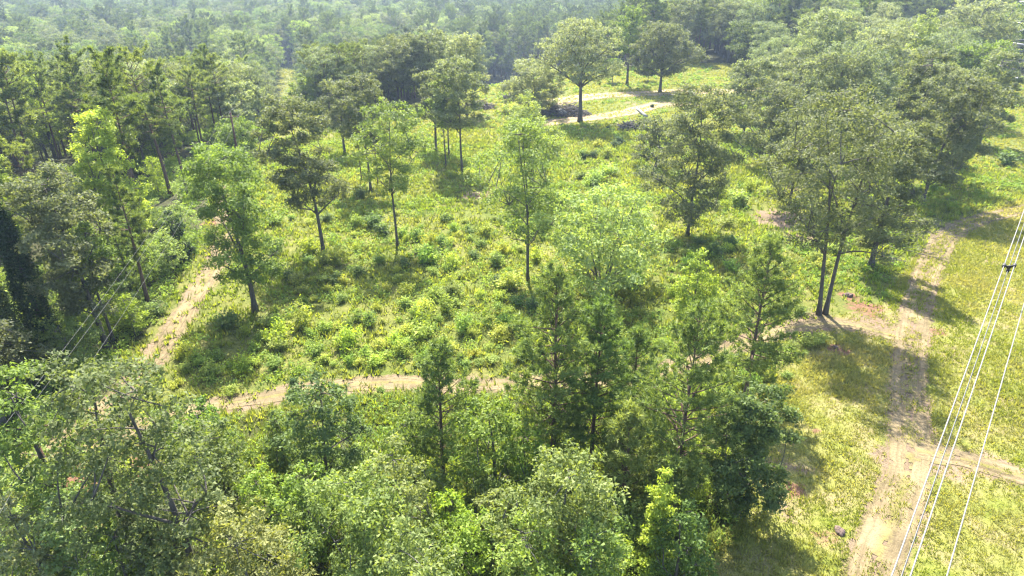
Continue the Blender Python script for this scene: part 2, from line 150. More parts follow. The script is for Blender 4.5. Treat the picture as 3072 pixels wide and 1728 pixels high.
{'id': 'ivy2', 'name': 'ivy_clad_tree', 'kind': 'ivy', 'x': -42.54, 'y': 49.52, 'h': 15.65, 'r': 1.76, 'base': 0.0, 'tint': (0.068, 0.095, 0.034), 'label': 'olive tree wrapped in creeper at the edge of the picture', 'seed': 1806, 'leaf': 0.256, 'n': 9668},
{'id': 'lt2', 'name': 'broadleaf_tree', 'kind': 'round', 'x': -42.5, 'y': 68.26, 'h': 8.25, 'r': 2.41, 'base': 0.1, 'tint': (0.124, 0.178, 0.041), 'label': 'leafy understory tree between the curved oak and the verge pine', 'seed': 1819, 'leaf': 0.278, 'n': 5355},
{'id': 'lt3', 'name': 'sweetgum_tree', 'kind': 'gum', 'x': -64.31, 'y': 82.23, 'h': 13.81, 'r': 2.97, 'base': 0.1, 'tint': (0.203, 0.27, 0.041), 'label': 'bright yellow-green sweetgum at the edge of the left wood', 'seed': 1832, 'leaf': 0.311, 'n': 8772},
{'id': 'lt4', 'name': 'pine_tree', 'kind': 'pine', 'x': -58.6, 'y': 79.3, 'h': 13.46, 'r': 3.12, 'base': 0.25, 'tint': (0.155, 0.192, 0.054), 'label': 'fresh green pine among the bright sweetgums', 'seed': 1845, 'leaf': 0.418, 'n': 629, 'young': False},
{'id': 'lt5', 'name': 'broadleaf_tree', 'kind': 'round', 'x': -53.01, 'y': 76.57, 'h': 11.97, 'r': 3.1, 'base': 0.15, 'tint': (0.142, 0.176, 0.095), 'label': 'grey-green loose tree below the brilliant yellow sweetgum', 'seed': 1858, 'leaf': 0.295, 'n': 8326},
{'id': 'lt6', 'name': 'oak_tree', 'kind': 'oak', 'x': -55.15, 'y': 141.16, 'h': 11.21, 'r': 4.94, 'base': 0.2, 'tint': (0.189, 0.223, 0.115), 'label': 'silvery bushy tree by the forest corridor', 'seed': 1871, 'leaf': 0.377, 'n': 12118},
{'id': 'lt7', 'name': 'broadleaf_tree', 'kind': 'round', 'x': -47.54, 'y': 160.29, 'h': 9.85, 'r': 3.95, 'base': 0.1, 'tint': (0.128, 0.176, 0.049), 'label': 'bright leafy tree on the other side of the forest corridor', 'seed': 1884, 'leaf': 0.399, 'n': 6578},
{'id': 'lt8', 'name': 'oak_tree', 'kind': 'oak', 'x': -48.81, 'y': 118.97, 'h': 8.45, 'r': 3.9, 'base': 0.1, 'tint': (0.124, 0.178, 0.041), 'label': 'round green tree under the end of the pine row', 'seed': 1897, 'leaf': 0.345, 'n': 7467},
{'id': 'f33', 'name': 'oak_tree', 'kind': 'oak', 'x': -20.17, 'y': 26.82, 'h': 17.5, 'r': 2.53, 'base': 0.36, 'tint': (0.115, 0.142, 0.057), 'label': 'large oak with black forked limbs and a bare grey branch', 'seed': 1910, 'leaf': 0.212, 'n': 9438, 'tr': 0.32, 'bare': 4},
{'id': 'f34', 'name': 'oak_tree', 'kind': 'oak', 'x': -15.81, 'y': 24.48, 'h': 18.5, 'r': 2.21, 'base': 0.38, 'tint': (0.111, 0.138, 0.054), 'label': 'tall oak with one long dark leaning trunk near the camera', 'seed': 1923, 'leaf': 0.206, 'n': 8952, 'lean': (-0.8, 0), 'tr': 0.28, 'bare': 3},
{'id': 'f35', 'name': 'oak_tree', 'kind': 'oak', 'x': -25.03, 'y': 29.53, 'h': 15.0, 'r': 2.1, 'base': 0.3, 'tint': (0.124, 0.178, 0.041), 'label': 'oak leaning over the wires beside the wooden pole', 'seed': 1936, 'leaf': 0.219, 'n': 6880, 'tr': 0.25, 'lean': (-1.2, 0), 'bare': 2},
{'id': 'fp1', 'name': 'pine_tree', 'kind': 'pine', 'x': -4.74, 'y': 36.75, 'h': 12.03, 'r': 2.78, 'base': 0.26, 'tint': (0.124, 0.174, 0.047), 'label': 'young pine with a bare lower trunk alone below the dirt path', 'seed': 1949, 'leaf': 0.344, 'n': 842, 'tr': 0.19},
{'id': 'fp2', 'name': 'pine_tree', 'kind': 'pine', 'x': 2.94, 'y': 39.12, 'h': 15.98, 'r': 3.77, 'base': 0.24, 'tint': (0.132, 0.18, 0.05), 'label': 'tallest young pine with long open branches at the path', 'seed': 1962, 'leaf': 0.347, 'n': 1558, 'tr': 0.22},
{'id': 'fp3', 'name': 'pine_tree', 'kind': 'pine', 'x': 5.75, 'y': 38.95, 'h': 13.72, 'r': 2.94, 'base': 0.2, 'tint': (0.104, 0.161, 0.045), 'label': 'dense dark young pine between two taller pines', 'seed': 1975, 'leaf': 0.347, 'n': 1098, 'tr': 0.19},
{'id': 'fp4', 'name': 'pine_tree', 'kind': 'pine', 'x': 10.78, 'y': 34.75, 'h': 15.59, 'r': 3.51, 'base': 0.22, 'tint': (0.123, 0.17, 0.047), 'label': 'broad young pine beside the dark bushy oak', 'seed': 1988, 'leaf': 0.344, 'n': 1452, 'tr': 0.2},
{'id': 'fp5', 'name': 'pine_tree', 'kind': 'pine', 'x': 19.71, 'y': 47.87, 'h': 14.67, 'r': 3.44, 'base': 0.18, 'tint': (0.142, 0.189, 0.054), 'label': 'straight young pine at the edge of the grass by the junction', 'seed': 2001, 'leaf': 0.362, 'n': 1406, 'tr': 0.22},
{'id': 'fp6', 'name': 'pine_tree', 'kind': 'pine', 'x': 8.91, 'y': 41.79, 'h': 10.14, 'r': 2.16, 'base': 0.15, 'tint': (0.115, 0.167, 0.047), 'label': 'small young pine half hidden behind the broad young pine', 'seed': 2014, 'leaf': 0.351, 'n': 633, 'tr': 0.15},
{'id': 'fp7', 'name': 'pine_tree', 'kind': 'pine', 'x': 7.1, 'y': 33.38, 'h': 9.55, 'r': 2.33, 'base': 0.12, 'tint': (0.17, 0.208, 0.059), 'label': 'bushy yellowish young pine low in front of the dense pines', 'seed': 2027, 'leaf': 0.341, 'n': 665, 'tr': 0.15},
{'id': 'fo1', 'name': 'oak_tree', 'kind': 'oak', 'x': 15.08, 'y': 34.62, 'h': 9.86, 'r': 2.62, 'base': 0.1, 'tint': (0.089, 0.127, 0.041), 'label': 'dark bushy oak casting its shadow over the bank', 'seed': 2040, 'leaf': 0.218, 'n': 19848, 'tr': 0.22},
{'id': 'fg1', 'name': 'sweetgum_tree', 'kind': 'gum', 'x': 8.17, 'y': 28.83, 'h': 9.0, 'r': 1.06, 'base': 0.08, 'tint': (0.257, 0.324, 0.047), 'label': 'narrow bright yellow-green sweetgum in front of dark pines', 'seed': 2053, 'leaf': 0.2, 'n': 7056, 'tr': 0.12},
{'id': 'fb1', 'name': 'broadleaf_tree', 'kind': 'oak', 'x': -12.22, 'y': 35.37, 'h': 10.64, 'r': 2.14, 'base': 0.25, 'tint': (0.099, 0.146, 0.049), 'label': 'rounded blue-green tree below the dirt path', 'seed': 2066, 'leaf': 0.217, 'n': 8342, 'tr': 0.17},
{'id': 'fb2', 'name': 'broadleaf_tree', 'kind': 'oak', 'x': -1.07, 'y': 34.76, 'h': 9.32, 'r': 2.49, 'base': 0.25, 'tint': (0.127, 0.182, 0.034), 'label': 'crooked leafy tree between the young pines', 'seed': 2079, 'leaf': 0.214, 'n': 7470, 'tr': 0.18, 'lean': (-0.5, 0)},
{'id': 'fb3', 'name': 'broadleaf_tree', 'kind': 'round', 'x': -1.16, 'y': 29.82, 'h': 6.32, 'r': 1.2, 'base': 0.45, 'tint': (0.151, 0.182, 0.051), 'label': 'small tree on a straight bare trunk under the crooked leafy tree', 'seed': 2092, 'leaf': 0.207, 'n': 3500, 'tr': 0.13},
{'id': 'fb4', 'name': 'broadleaf_tree', 'kind': 'round', 'x': 2.6, 'y': 26.66, 'h': 11.5, 'r': 3.01, 'base': 0.15, 'tint': (0.151, 0.189, 0.058), 'label': 'wide grey-green tree with thin silver twigs in front of the pines', 'seed': 2105, 'leaf': 0.203, 'n': 14872, 'tr': 0.2, 'bark': 'g', 'bare': 4},
{'id': 'fb5', 'name': 'broadleaf_tree', 'kind': 'round', 'x': -6.6, 'y': 29.7, 'h': 9.5, 'r': 2.12, 'base': 0.2, 'tint': (0.159, 0.189, 0.063), 'label': 'pale-topped tree in front of the young lone pine', 'seed': 2118, 'leaf': 0.208, 'n': 6204, 'bark': 'g'},
{'id': 'fb6', 'name': 'broadleaf_tree', 'kind': 'round', 'x': -7.41, 'y': 25.33, 'h': 11.0, 'r': 3.11, 'base': 0.15, 'tint': (0.14, 0.189, 0.049), 'label': 'broad soft green tree with grey dead twigs near the camera', 'seed': 2131, 'leaf': 0.202, 'n': 14766, 'bark': 'g', 'bare': 5},
{'id': 'fb7', 'name': 'broadleaf_tree', 'kind': 'oak', 'x': -18.79, 'y': 33.3, 'h': 7.94, 'r': 2.56, 'base': 0.2, 'tint': (0.112, 0.146, 0.046), 'label': 'dark-leaved tree with two thin trunks below the dirt path', 'seed': 2144, 'leaf': 0.219, 'n': 5644, 'stems': 2, 'tr': 0.13},
{'id': 'fb8', 'name': 'broadleaf_tree', 'kind': 'round', 'x': -13.25, 'y': 24.36, 'h': 9.5, 'r': 3.07, 'base': 0.12, 'tint': (0.167, 0.182, 0.063), 'label': 'olive broad-crowned tree low at the bottom of the slope', 'seed': 2157, 'leaf': 0.204, 'n': 10249, 'bark': 'g'},
{'id': 'fb9', 'name': 'broadleaf_tree', 'kind': 'gum', 'x': -22.58, 'y': 41.09, 'h': 5.1, 'r': 1.42, 'base': 0.08, 'tint': (0.096, 0.167, 0.034), 'label': 'small fresh green tree right below the path', 'seed': 2170, 'leaf': 0.231, 'n': 3500},
{'id': 'fb10', 'name': 'willow_tree', 'kind': 'round', 'x': -23.93, 'y': 27.51, 'h': 9.0, 'r': 1.73, 'base': 0.1, 'tint': (0.159, 0.219, 0.086), 'label': 'soft silvery willow at the corner of the wood', 'seed': 2183, 'leaf': 0.216, 'n': 4966, 'bark': 'g'},
{'id': 'fb11', 'name': 'willow_tree', 'kind': 'round', 'x': -26.29, 'y': 27.27, 'h': 9.0, 'r': 1.51, 'base': 0.1, 'tint': (0.198, 0.219, 0.109), 'label': 'pale grey willow beside the silvery one', 'seed': 2196, 'leaf': 0.218, 'n': 4280, 'bark': 'g'},
{'id': 'fb12', 'name': 'oak_tree', 'kind': 'oak', 'x': -18.28, 'y': 26.28, 'h': 10.0, 'r': 1.85, 'base': 0.15, 'tint': (0.113, 0.13, 0.065), 'label': 'low dark oak at the foot of the long-trunked oak', 'seed': 2209, 'leaf': 0.21, 'n': 7714},
{'id': 'fb13', 'name': 'sweetgum_tree', 'kind': 'gum', 'x': -16.23, 'y': 38.19, 'h': 6.0, 'r': 1.21, 'base': 0.1, 'tint': (0.128, 0.176, 0.049), 'label': 'light green leafy sweetgum left of the rounded blue-green tree', 'seed': 2222, 'leaf': 0.223, 'n': 3500},
{'id': 'fb14', 'name': 'broadleaf_tree', 'kind': 'round', 'x': -2.26, 'y': 26.98, 'h': 7.0, 'r': 1.72, 'base': 0.15, 'tint': (0.159, 0.234, 0.034), 'label': 'vivid green small tree beside the small bare-trunk tree', 'seed': 2235, 'leaf': 0.203, 'n': 4128},
{'id': 'fb15', 'name': 'broadleaf_tree', 'kind': 'round', 'x': -3.85, 'y': 30.23, 'h': 6.0, 'r': 1.32, 'base': 0.15, 'tint': (0.192, 0.277, 0.034), 'label': 'yellow-green young tree at the foot of the young lone pine', 'seed': 2248, 'leaf': 0.208, 'n': 3500},
{'id': 'fb16', 'name': 'broadleaf_tree', 'kind': 'round', 'x': 0.81, 'y': 24.56, 'h': 9.0, 'r': 1.97, 'base': 0.15, 'tint': (0.159, 0.219, 0.046), 'label': 'soft green tree at the bottom between the grey-green tree and the bare trunk', 'seed': 2261, 'leaf': 0.199, 'n': 6286, 'bark': 'g'},
{'id': 'fb17', 'name': 'broadleaf_tree', 'kind': 'round', 'x': -11.93, 'y': 30.26, 'h': 7.5, 'r': 1.64, 'base': 0.15, 'tint': (0.135, 0.204, 0.041), 'label': 'leafy young tree in front of the rounded blue-green tree', 'seed': 2274, 'leaf': 0.211, 'n': 3901},
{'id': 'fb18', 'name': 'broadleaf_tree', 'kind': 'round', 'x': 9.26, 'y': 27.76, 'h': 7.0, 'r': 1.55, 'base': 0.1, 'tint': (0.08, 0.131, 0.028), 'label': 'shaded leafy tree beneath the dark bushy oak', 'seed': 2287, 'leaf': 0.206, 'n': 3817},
{'id': 'fb19', 'name': 'broadleaf_tree', 'kind': 'round', 'x': -15.08, 'y': 31.77, 'h': 6.5, 'r': 1.48, 'base': 0.1, 'tint': (0.159, 0.234, 0.041), 'label': 'bright leafy tree behind the two-trunked dark tree', 'seed': 2300, 'leaf': 0.214, 'n': 3500},
{'id': 'fb20', 'name': 'broadleaf_tree', 'kind': 'round', 'x': -4.89, 'y': 22.48, 'h': 11.0, 'r': 2.26, 'base': 0.12, 'tint': (0.147, 0.189, 0.055), 'label': 'rounded green tree with silver branches at the bottom edge', 'seed': 2313, 'leaf': 0.197, 'n': 9349, 'bark': 'g', 'bare': 4},
{'id': 'fb21', 'name': 'broadleaf_tree', 'kind': 'round', 'x': -20.04, 'y': 25.33, 'h': 9.0, 'r': 1.44, 'base': 0.12, 'tint': (0.112, 0.161, 0.041), 'label': 'mid-green tree behind the low dark oak', 'seed': 2326, 'leaf': 0.21, 'n': 4282},
{'id': 'fb22', 'name': 'broadleaf_tree', 'kind': 'round', 'x': 4.0, 'y': 24.11, 'h': 9.5, 'r': 2.03, 'base': 0.12, 'tint': (0.135, 0.197, 0.046), 'label': 'fresh green tree beside the narrow bright sweetgum', 'seed': 2339, 'leaf': 0.199, 'n': 7099, 'bark': 'g', 'bare': 2},
{'id': 'fb23', 'name': 'broadleaf_tree', 'kind': 'round', 'x': -22.35, 'y': 37.24, 'h': 6.0, 'r': 1.4, 'base': 0.1, 'tint': (0.143, 0.219, 0.041), 'label': 'green young tree beside the long-trunked oak', 'seed': 2352, 'leaf': 0.226, 'n': 3500},
{'id': 'fb24', 'name': 'broadleaf_tree', 'kind': 'round', 'x': 0.82, 'y': 35.55, 'h': 6.5, 'r': 1.47, 'base': 0.1, 'tint': (0.159, 0.24, 0.041), 'label': 'yellowish young tree between the crooked tree and the tallest pine', 'seed': 2365, 'leaf': 0.215, 'n': 3500},
]
FILL = [
('pin0', -49.06, 84.7, 1.06, 1.07, 2.72, (0.101, 0.136, 0.038), 'dark green tall pine a few steps in front and right of the paler thin sweetgum', 'W'),
('pin0', -54.2, 94.23, 1.04, 0.98, 3.25, (0.111, 0.15, 0.042), 'dark green tall pine a few steps in front and left of the tallest leaning pine', 'W'),
('oak1', 61.38, 128.93, 0.99, 1.06, 4.07, (0.133, 0.165, 0.089), 'greyish oak a few steps behind the wide glossy oak', 'R'),
('oak2', -62.2, 113.01, 0.82, 0.88, 1.97, (0.106, 0.122, 0.061), 'dark oak well in front and right of the massive bushy pine', 'W'),
('rnd1', -61.51, 117.1, 0.96, 1.0, 4.44, (0.11, 0.151, 0.042), 'light green leafy tree well in front and right of the massive bushy pine', 'W'),
('pin0', -78.46, 106.97, 0.93, 0.93, 3.96, (0.105, 0.141, 0.039), 'dark green pine well left of the massive bushy pine', 'W'),
('pin1', -78.18, 108.52, 1.01, 0.94, 4.13, (0.17, 0.211, 0.059), 'olive-green tall pine well left of the massive bushy pine', 'W'),
('oak0', -63.36, 121.57, 0.92, 0.94, 0.64, (0.207, 0.233, 0.128), 'pale olive oak well right of the massive bushy pine', 'W'),
('rnd1', -69.97, 123.1, 0.96, 0.91, 1.83, (0.136, 0.186, 0.052), 'light green leafy tree a few steps behind and right of the massive bushy pine', 'W'),
('rnd0', -66.12, 126.99, 0.99, 0.97, 1.23, (0.128, 0.184, 0.042), 'mid-green leafy tree a few steps left of the straight pine', 'W'),
('pin0', -75.58, 121.74, 0.9, 0.82, 1.29, (0.175, 0.216, 0.061), 'olive-green pine a few steps behind the massive bushy pine', 'W'),
('rnd1', -71.86, 128.79, 1.01, 0.97, 6.1, (0.128, 0.184, 0.042), 'mid-green leafy tree well left of the thin close pine', 'W'),
('rnd0', -88.85, 119.22, 0.84, 0.82, 1.22, (0.124, 0.154, 0.083), 'grey-green leafy tree a few steps left of the slim edge pine', 'W'),
('oak1', 85.92, 140.63, 0.82, 0.79, 5.33, (0.186, 0.209, 0.115), 'pale olive oak well left of the grey-trunked oak', 'R'),
('gum1', -90.58, 121.56, 0.88, 0.89, 0.33, (0.216, 0.287, 0.044), 'bright yellow-green sweetgum a few steps left of the slim edge pine', 'W'),
('oak1', -68.17, 136.47, 0.88, 0.83, 3.28, (0.119, 0.137, 0.068), 'dark oak a few steps behind and left of the thin close pine', 'W'),
('oak2', -77.95, 131.16, 0.94, 0.86, 3.37, (0.142, 0.166, 0.086), 'olive oak well right of the slim edge pine', 'W'),
('rnd0', -75.37, 133.5, 0.83, 0.83, 4.66, (0.117, 0.16, 0.045), 'light green leafy tree well right of the slim edge pine', 'W'),
('pin2', -79.37, 135.72, 0.91, 0.79, 2.19, (0.11, 0.148, 0.041), 'dark green pine well behind and right of the slim edge pine', 'W'),
('pin0', -93.05, 127.17, 0.9, 0.9, 4.67, (0.117, 0.158, 0.044), 'dark green pine well behind and left of the slim edge pine', 'W'),
('gum0', -88.75, 130.26, 0.95, 0.94, 1.59, (0.222, 0.296, 0.045), 'bright yellow-green sweetgum a few steps behind the slim edge pine', 'W'),
('pin2', -84.86, 133.02, 0.85, 0.82, 3.89, (0.109, 0.147, 0.041), 'dark green pine a few steps behind and right of the slim edge pine', 'W'),
('oak2', -69.58, 142.91, 0.87, 0.8, 0.55, (0.152, 0.177, 0.091), 'olive oak a few steps behind and left of the second row pine', 'W'),
('oak1', 75.55, 157.5, 0.89, 0.92, 1.24, (0.135, 0.167, 0.09), 'greyish oak well behind and left of the pale olive oak', 'R'),
('gum0', -74.36, 141.9, 0.86, 0.83, 1.41, (0.193, 0.238, 0.077), 'pale green sweetgum well behind and left of the second row pine', 'W'),
('oak1', -60.35, 148.92, 0.81, 0.76, 5.56, (0.195, 0.22, 0.121), 'pale olive oak a few steps behind and right of the second row pine', 'W'),
('gum0', -92.67, 133.69, 0.95, 0.99, 3.69, (0.176, 0.216, 0.07), 'pale green sweetgum well behind the slim edge pine', 'W'),
('pin2', -69.32, 148.57, 0.86, 0.74, 0.4, (0.132, 0.164, 0.046), 'olive-green pine well behind and left of the second row pine', 'W'),
('pin2', -74.18, 146.67, 0.81, 0.78, 1.67, (0.151, 0.187, 0.052), 'olive-green pine well behind and left of the end-of-row pine', 'W'),
('pin0', -82.78, 144.24, 0.95, 0.88, 5.48, (0.152, 0.189, 0.053), 'olive-green pine well behind and right of the slim edge pine', 'W'),
('oak0', 66.23, 168.78, 0.78, 0.76, 4.31, (0.201, 0.226, 0.124), 'pale olive oak well in front and left of the big silvery oak', 'R'),
('oak1', -42.48, 160.87, 0.9, 0.82, 3.53, (0.144, 0.178, 0.096), 'greyish oak a few steps right of the bright corridor tree', 'W'),
('oak1', -80.55, 145.84, 0.96, 0.94, 3.02, (0.123, 0.141, 0.071), 'dark oak well behind and left of the second row pine', 'W'),
('pin0', -99.53, 134.2, 1.01, 0.99, 2.46, (0.162, 0.2, 0.056), 'olive-green tall pine well behind the slim edge pine', 'W'),
('pin0', -92.44, 139.2, 0.84, 0.89, 6.04, (0.172, 0.214, 0.06), 'olive-green pine well behind the slim edge pine', 'W'),
('pin2', -39.32, 162.54, 0.88, 0.75, 2.4, (0.107, 0.144, 0.04), 'dark green pine a few steps right of the bright corridor tree', 'W'),
('oak0', -89.16, 141.64, 0.97, 0.99, 0.08, (0.152, 0.178, 0.092), 'olive oak well behind the slim edge pine', 'W'),
('rnd0', -63.23, 156.42, 0.89, 0.87, 5.57, (0.12, 0.164, 0.046), 'light green leafy tree well behind the second row pine', 'W'),
('oak2', 97.35, 156.17, 0.83, 0.84, 5.54, (0.159, 0.197, 0.106), 'greyish oak a few steps left of the fresh green rounded tree', 'R'),
('oak1', 95.24, 158.04, 1.03, 0.98, 4.48, (0.138, 0.171, 0.093), 'greyish oak well in front and right of the pale lime sweetgum', 'R'),
('oak0', -43.11, 164.23, 0.87, 0.8, 4.1, (0.108, 0.124, 0.062), 'dark oak a few steps behind and right of the bright corridor tree', 'W'),
('oak0', -66.03, 156.81, 0.89, 0.81, 5.79, (0.139, 0.173, 0.093), 'greyish oak well behind the second row pine', 'W'),
('pin1', -72.14, 155.04, 0.77, 0.79, 1.49, (0.132, 0.178, 0.049), 'dark green pine well behind the second row pine', 'W'),
('pin1', -103.66, 136.61, 1.0, 1.0, 1.32, (0.126, 0.17, 0.047), 'dark green tall pine well behind the slim edge pine', 'W'),
('rnd1', -78.82, 152.62, 1.03, 1.06, 3.13, (0.144, 0.198, 0.055), 'light green leafy tree well behind and left of the second row pine', 'W'),
('oak1', -85.64, 149.57, 0.88, 0.88, 5.71, (0.16, 0.199, 0.107), 'greyish oak far behind and right of the slim edge pine', 'W'),
('pin1', -37.34, 168.49, 0.81, 0.7, 4.99, (0.138, 0.171, 0.048), 'olive-green pine well left of the dark spreading oak', 'W'),
('gum1', -89.87, 147.6, 0.94, 0.94, 4.69, (0.223, 0.297, 0.045), 'bright yellow-green sweetgum well behind the slim edge pine', 'W'),
('pin0', -97.71, 143.27, 1.08, 1.08, 4.88, (0.12, 0.162, 0.045), 'dark green tall pine far behind and left of the second row pine', 'W'),
('oak0', -59.87, 162.91, 0.87, 0.77, 6.24, (0.129, 0.159, 0.086), 'greyish oak well behind and left of the bright corridor tree', 'W'),
('pin2', -46.84, 167.93, 0.9, 0.76, 2.51, (0.134, 0.166, 0.047), 'olive-green pine a few steps behind the bright corridor tree', 'W'),
('pin2', -76.31, 157.93, 0.87, 0.87, 5.93, (0.102, 0.137, 0.038), 'dark green pine well behind the end-of-row pine', 'W'),
('pin2', -96.08, 147.07, 0.92, 0.95, 2.81, (0.132, 0.163, 0.046), 'olive-green pine far behind the slim edge pine', 'W'),
('oak0', -36.45, 172.06, 0.91, 0.78, 3.85, (0.138, 0.171, 0.092), 'greyish oak well left of the dark spreading oak', 'W'),
('pin1', -67.71, 162.86, 0.86, 0.78, 4.09, (0.142, 0.176, 0.05), 'olive-green pine well left of the bright corridor tree', 'W'),
('pin2', -42.76, 171.62, 0.81, 0.71, 3.72, (0.123, 0.166, 0.046), 'dark green pine well behind and right of the bright corridor tree', 'W'),
('rnd1', -31.45, 174.41, 0.88, 0.84, 1.52, (0.126, 0.156, 0.084), 'grey-green leafy tree a few steps left of the dark spreading oak', 'W'),
('oak1', 67.38, 180.37, 0.86, 0.84, 6.02, (0.155, 0.192, 0.104), 'greyish oak well left of the big silvery oak', 'R'),
('pin2', -105.33, 144.13, 1.05, 1.05, 3.98, (0.112, 0.152, 0.042), 'dark green tall pine far behind the slim edge pine', 'W'),
('rnd1', -92.7, 152.59, 1.11, 1.19, 2.95, (0.121, 0.174, 0.04), 'mid-green leafy tree far behind the slim edge pine', 'W'),
('pin1', -87.95, 156.47, 0.88, 0.89, 3.18, (0.174, 0.215, 0.061), 'olive-green pine far behind and left of the second row pine', 'W'),
('rnd0', -82.44, 161.31, 1.09, 1.02, 4.52, (0.113, 0.163, 0.037), 'mid-green leafy tree far behind the second row pine', 'W'),
('pin1', -109.07, 145.8, 0.85, 0.89, 0.35, (0.098, 0.133, 0.037), 'dark green pine far behind the slim edge pine', 'W'),
('gum1', -71.44, 167.63, 0.93, 0.89, 4.95, (0.225, 0.3, 0.046), 'bright yellow-green sweetgum well behind and left of the bright corridor tree', 'W'),
('oak2', 103.4, 168.53, 0.93, 1.0, 0.53, (0.143, 0.177, 0.096), 'greyish oak a few steps behind and right of the pale lime sweetgum', 'R'),
('pin2', -69.79, 169.09, 0.92, 0.86, 1.85, (0.166, 0.206, 0.058), 'olive-green pine well behind and left of the bright corridor tree', 'W'),
('pin1', -28.59, 180.72, 0.78, 0.66, 0.93, (0.127, 0.171, 0.047), 'dark green pine a few steps behind the dark spreading oak', 'W'),
('pin2', -89.96, 159.57, 0.94, 0.92, 5.61, (0.177, 0.219, 0.062), 'olive-green pine far behind and right of the slim edge pine', 'W'),
('pin0', -89.12, 160.09, 0.97, 0.98, 3.71, (0.11, 0.148, 0.041), 'dark green tall pine far behind and left of the end-of-row pine', 'W'),
('oak2', -35.41, 180.03, 0.81, 0.78, 0.41, (0.161, 0.181, 0.1), 'pale olive oak well behind and left of the dark spreading oak', 'W'),
('pin0', -41.23, 178.87, 0.85, 0.72, 2.83, (0.115, 0.155, 0.043), 'dark green pine well left of the dark spreading oak', 'W'),
('pin2', -105.48, 150.78, 0.87, 0.92, 2.64, (0.109, 0.147, 0.041), 'dark green pine far behind and left of the second row pine', 'W'),
('pin0', -79.13, 167.63, 1.03, 1.01, 2.49, (0.155, 0.192, 0.054), 'olive-green tall pine far behind the second row pine', 'W'),
('oak1', -23.73, 184.04, 0.78, 0.7, 0.32, (0.161, 0.2, 0.108), 'greyish oak a few steps behind the tall olive oak', 'W'),
('pin1', -103.6, 154.19, 0.93, 0.98, 3.56, (0.121, 0.163, 0.045), 'dark green pine far behind and left of the end-of-row pine', 'W'),
('pin0', -100.93, 156.35, 1.0, 0.97, 0.25, (0.168, 0.208, 0.059), 'olive-green tall pine far behind the slim edge pine', 'W'),
('pin1', -67.45, 173.65, 0.83, 0.78, 4.46, (0.155, 0.192, 0.054), 'olive-green pine far behind the second row pine', 'W'),
('oak2', -86.78, 164.99, 0.9, 0.93, 1.22, (0.136, 0.159, 0.082), 'olive oak far behind the second row pine', 'W'),
('pin2', -109.92, 151.61, 1.1, 1.02, 5.71, (0.117, 0.157, 0.044), 'dark green tall pine far behind and left of the thin close pine', 'W'),
('oak0', -30.14, 185.23, 0.87, 0.74, 1.65, (0.113, 0.13, 0.065), 'dark oak well behind the dark spreading oak', 'W'),
('rnd0', 78.69, 186.79, 1.0, 0.98, 6.15, (0.155, 0.192, 0.103), 'grey-green leafy tree well behind the big silvery oak', 'R'),
('pin2', -43.3, 182.75, 0.84, 0.77, 0.38, (0.165, 0.205, 0.058), 'olive-green pine well behind and left of the dark spreading oak', 'W'),
('oak0', -97.81, 160.59, 1.02, 1.06, 2.45, (0.162, 0.189, 0.097), 'olive oak far behind the slim edge pine', 'W'),
('pin0', -34.93, 185.5, 0.81, 0.72, 2.04, (0.102, 0.137, 0.038), 'dark green pine well behind and left of the dark spreading oak', 'W'),
('pin1', -91.28, 165.93, 1.04, 1.11, 0.43, (0.132, 0.177, 0.049), 'dark green tall pine far behind the thin close pine', 'W'),
('pin1', -82.2, 170.67, 0.97, 0.95, 5.43, (0.168, 0.208, 0.059), 'olive-green tall pine far behind and left of the bright corridor tree', 'W'),
('pin2', -67.67, 177.27, 0.86, 0.82, 1.59, (0.156, 0.194, 0.054), 'olive-green pine far behind and left of the bright corridor tree', 'W'),
('rnd1', -47.86, 185.28, 0.87, 0.89, 0.42, (0.119, 0.163, 0.046), 'light green leafy tree well behind and left of the dark spreading oak', 'W'),
('gum1', -76.31, 175.55, 0.86, 0.86, 4.96, (0.173, 0.213, 0.069), 'pale green sweetgum far behind and left of the bright corridor tree', 'W'),
('oak1', 98.96, 181.18, 1.05, 1.06, 5.63, (0.161, 0.188, 0.097), 'olive oak a few steps behind the small bright sweetgum', 'R'),
('oak1', 92.21, 185.84, 0.96, 0.9, 5.3, (0.122, 0.142, 0.073), 'olive oak well behind and left of the small bright sweetgum', 'R'),
('pin1', -105.84, 161.65, 0.98, 1.02, 6.11, (0.161, 0.2, 0.056), 'olive-green tall pine far behind and left of the second row pine', 'W'),
('oak1', -28.41, 191.28, 0.86, 0.76, 2.7, (0.186, 0.209, 0.115), 'pale olive oak well behind the dark spreading oak', 'W'),
('oak0', -90.44, 171.14, 0.95, 0.97, 1.36, (0.135, 0.157, 0.081), 'olive oak far behind the end-of-row pine', 'W'),
('pin1', -26.79, 191.99, 0.77, 0.65, 3.8, (0.165, 0.204, 0.057), 'olive-green pine well behind the tall olive oak', 'W'),
('pin0', -39.17, 190.25, 0.85, 0.81, 4.68, (0.137, 0.17, 0.048), 'olive-green pine well behind and left of the tall olive oak', 'W'),
('pin0', -88.4, 173.12, 1.03, 1.04, 1.44, (0.162, 0.201, 0.056), 'olive-green tall pine far behind the end-of-row pine', 'W'),
('pin0', -74.75, 179.73, 0.9, 0.87, 2.61, (0.103, 0.139, 0.039), 'dark green pine far behind and left of the bright corridor tree', 'W'),
('pin1', -40.8, 190.67, 0.81, 0.81, 2.69, (0.123, 0.166, 0.046), 'dark green pine well behind and left of the tall olive oak', 'W'),
('pin0', -119.78, 154.76, 0.94, 0.97, 2.9, (0.126, 0.17, 0.047), 'dark green pine far behind the massive bushy pine', 'W'),
('rnd1', -113.63, 159.85, 1.07, 1.05, 1.01, (0.141, 0.174, 0.094), 'grey-green leafy tree far behind the slim edge pine', 'W'),
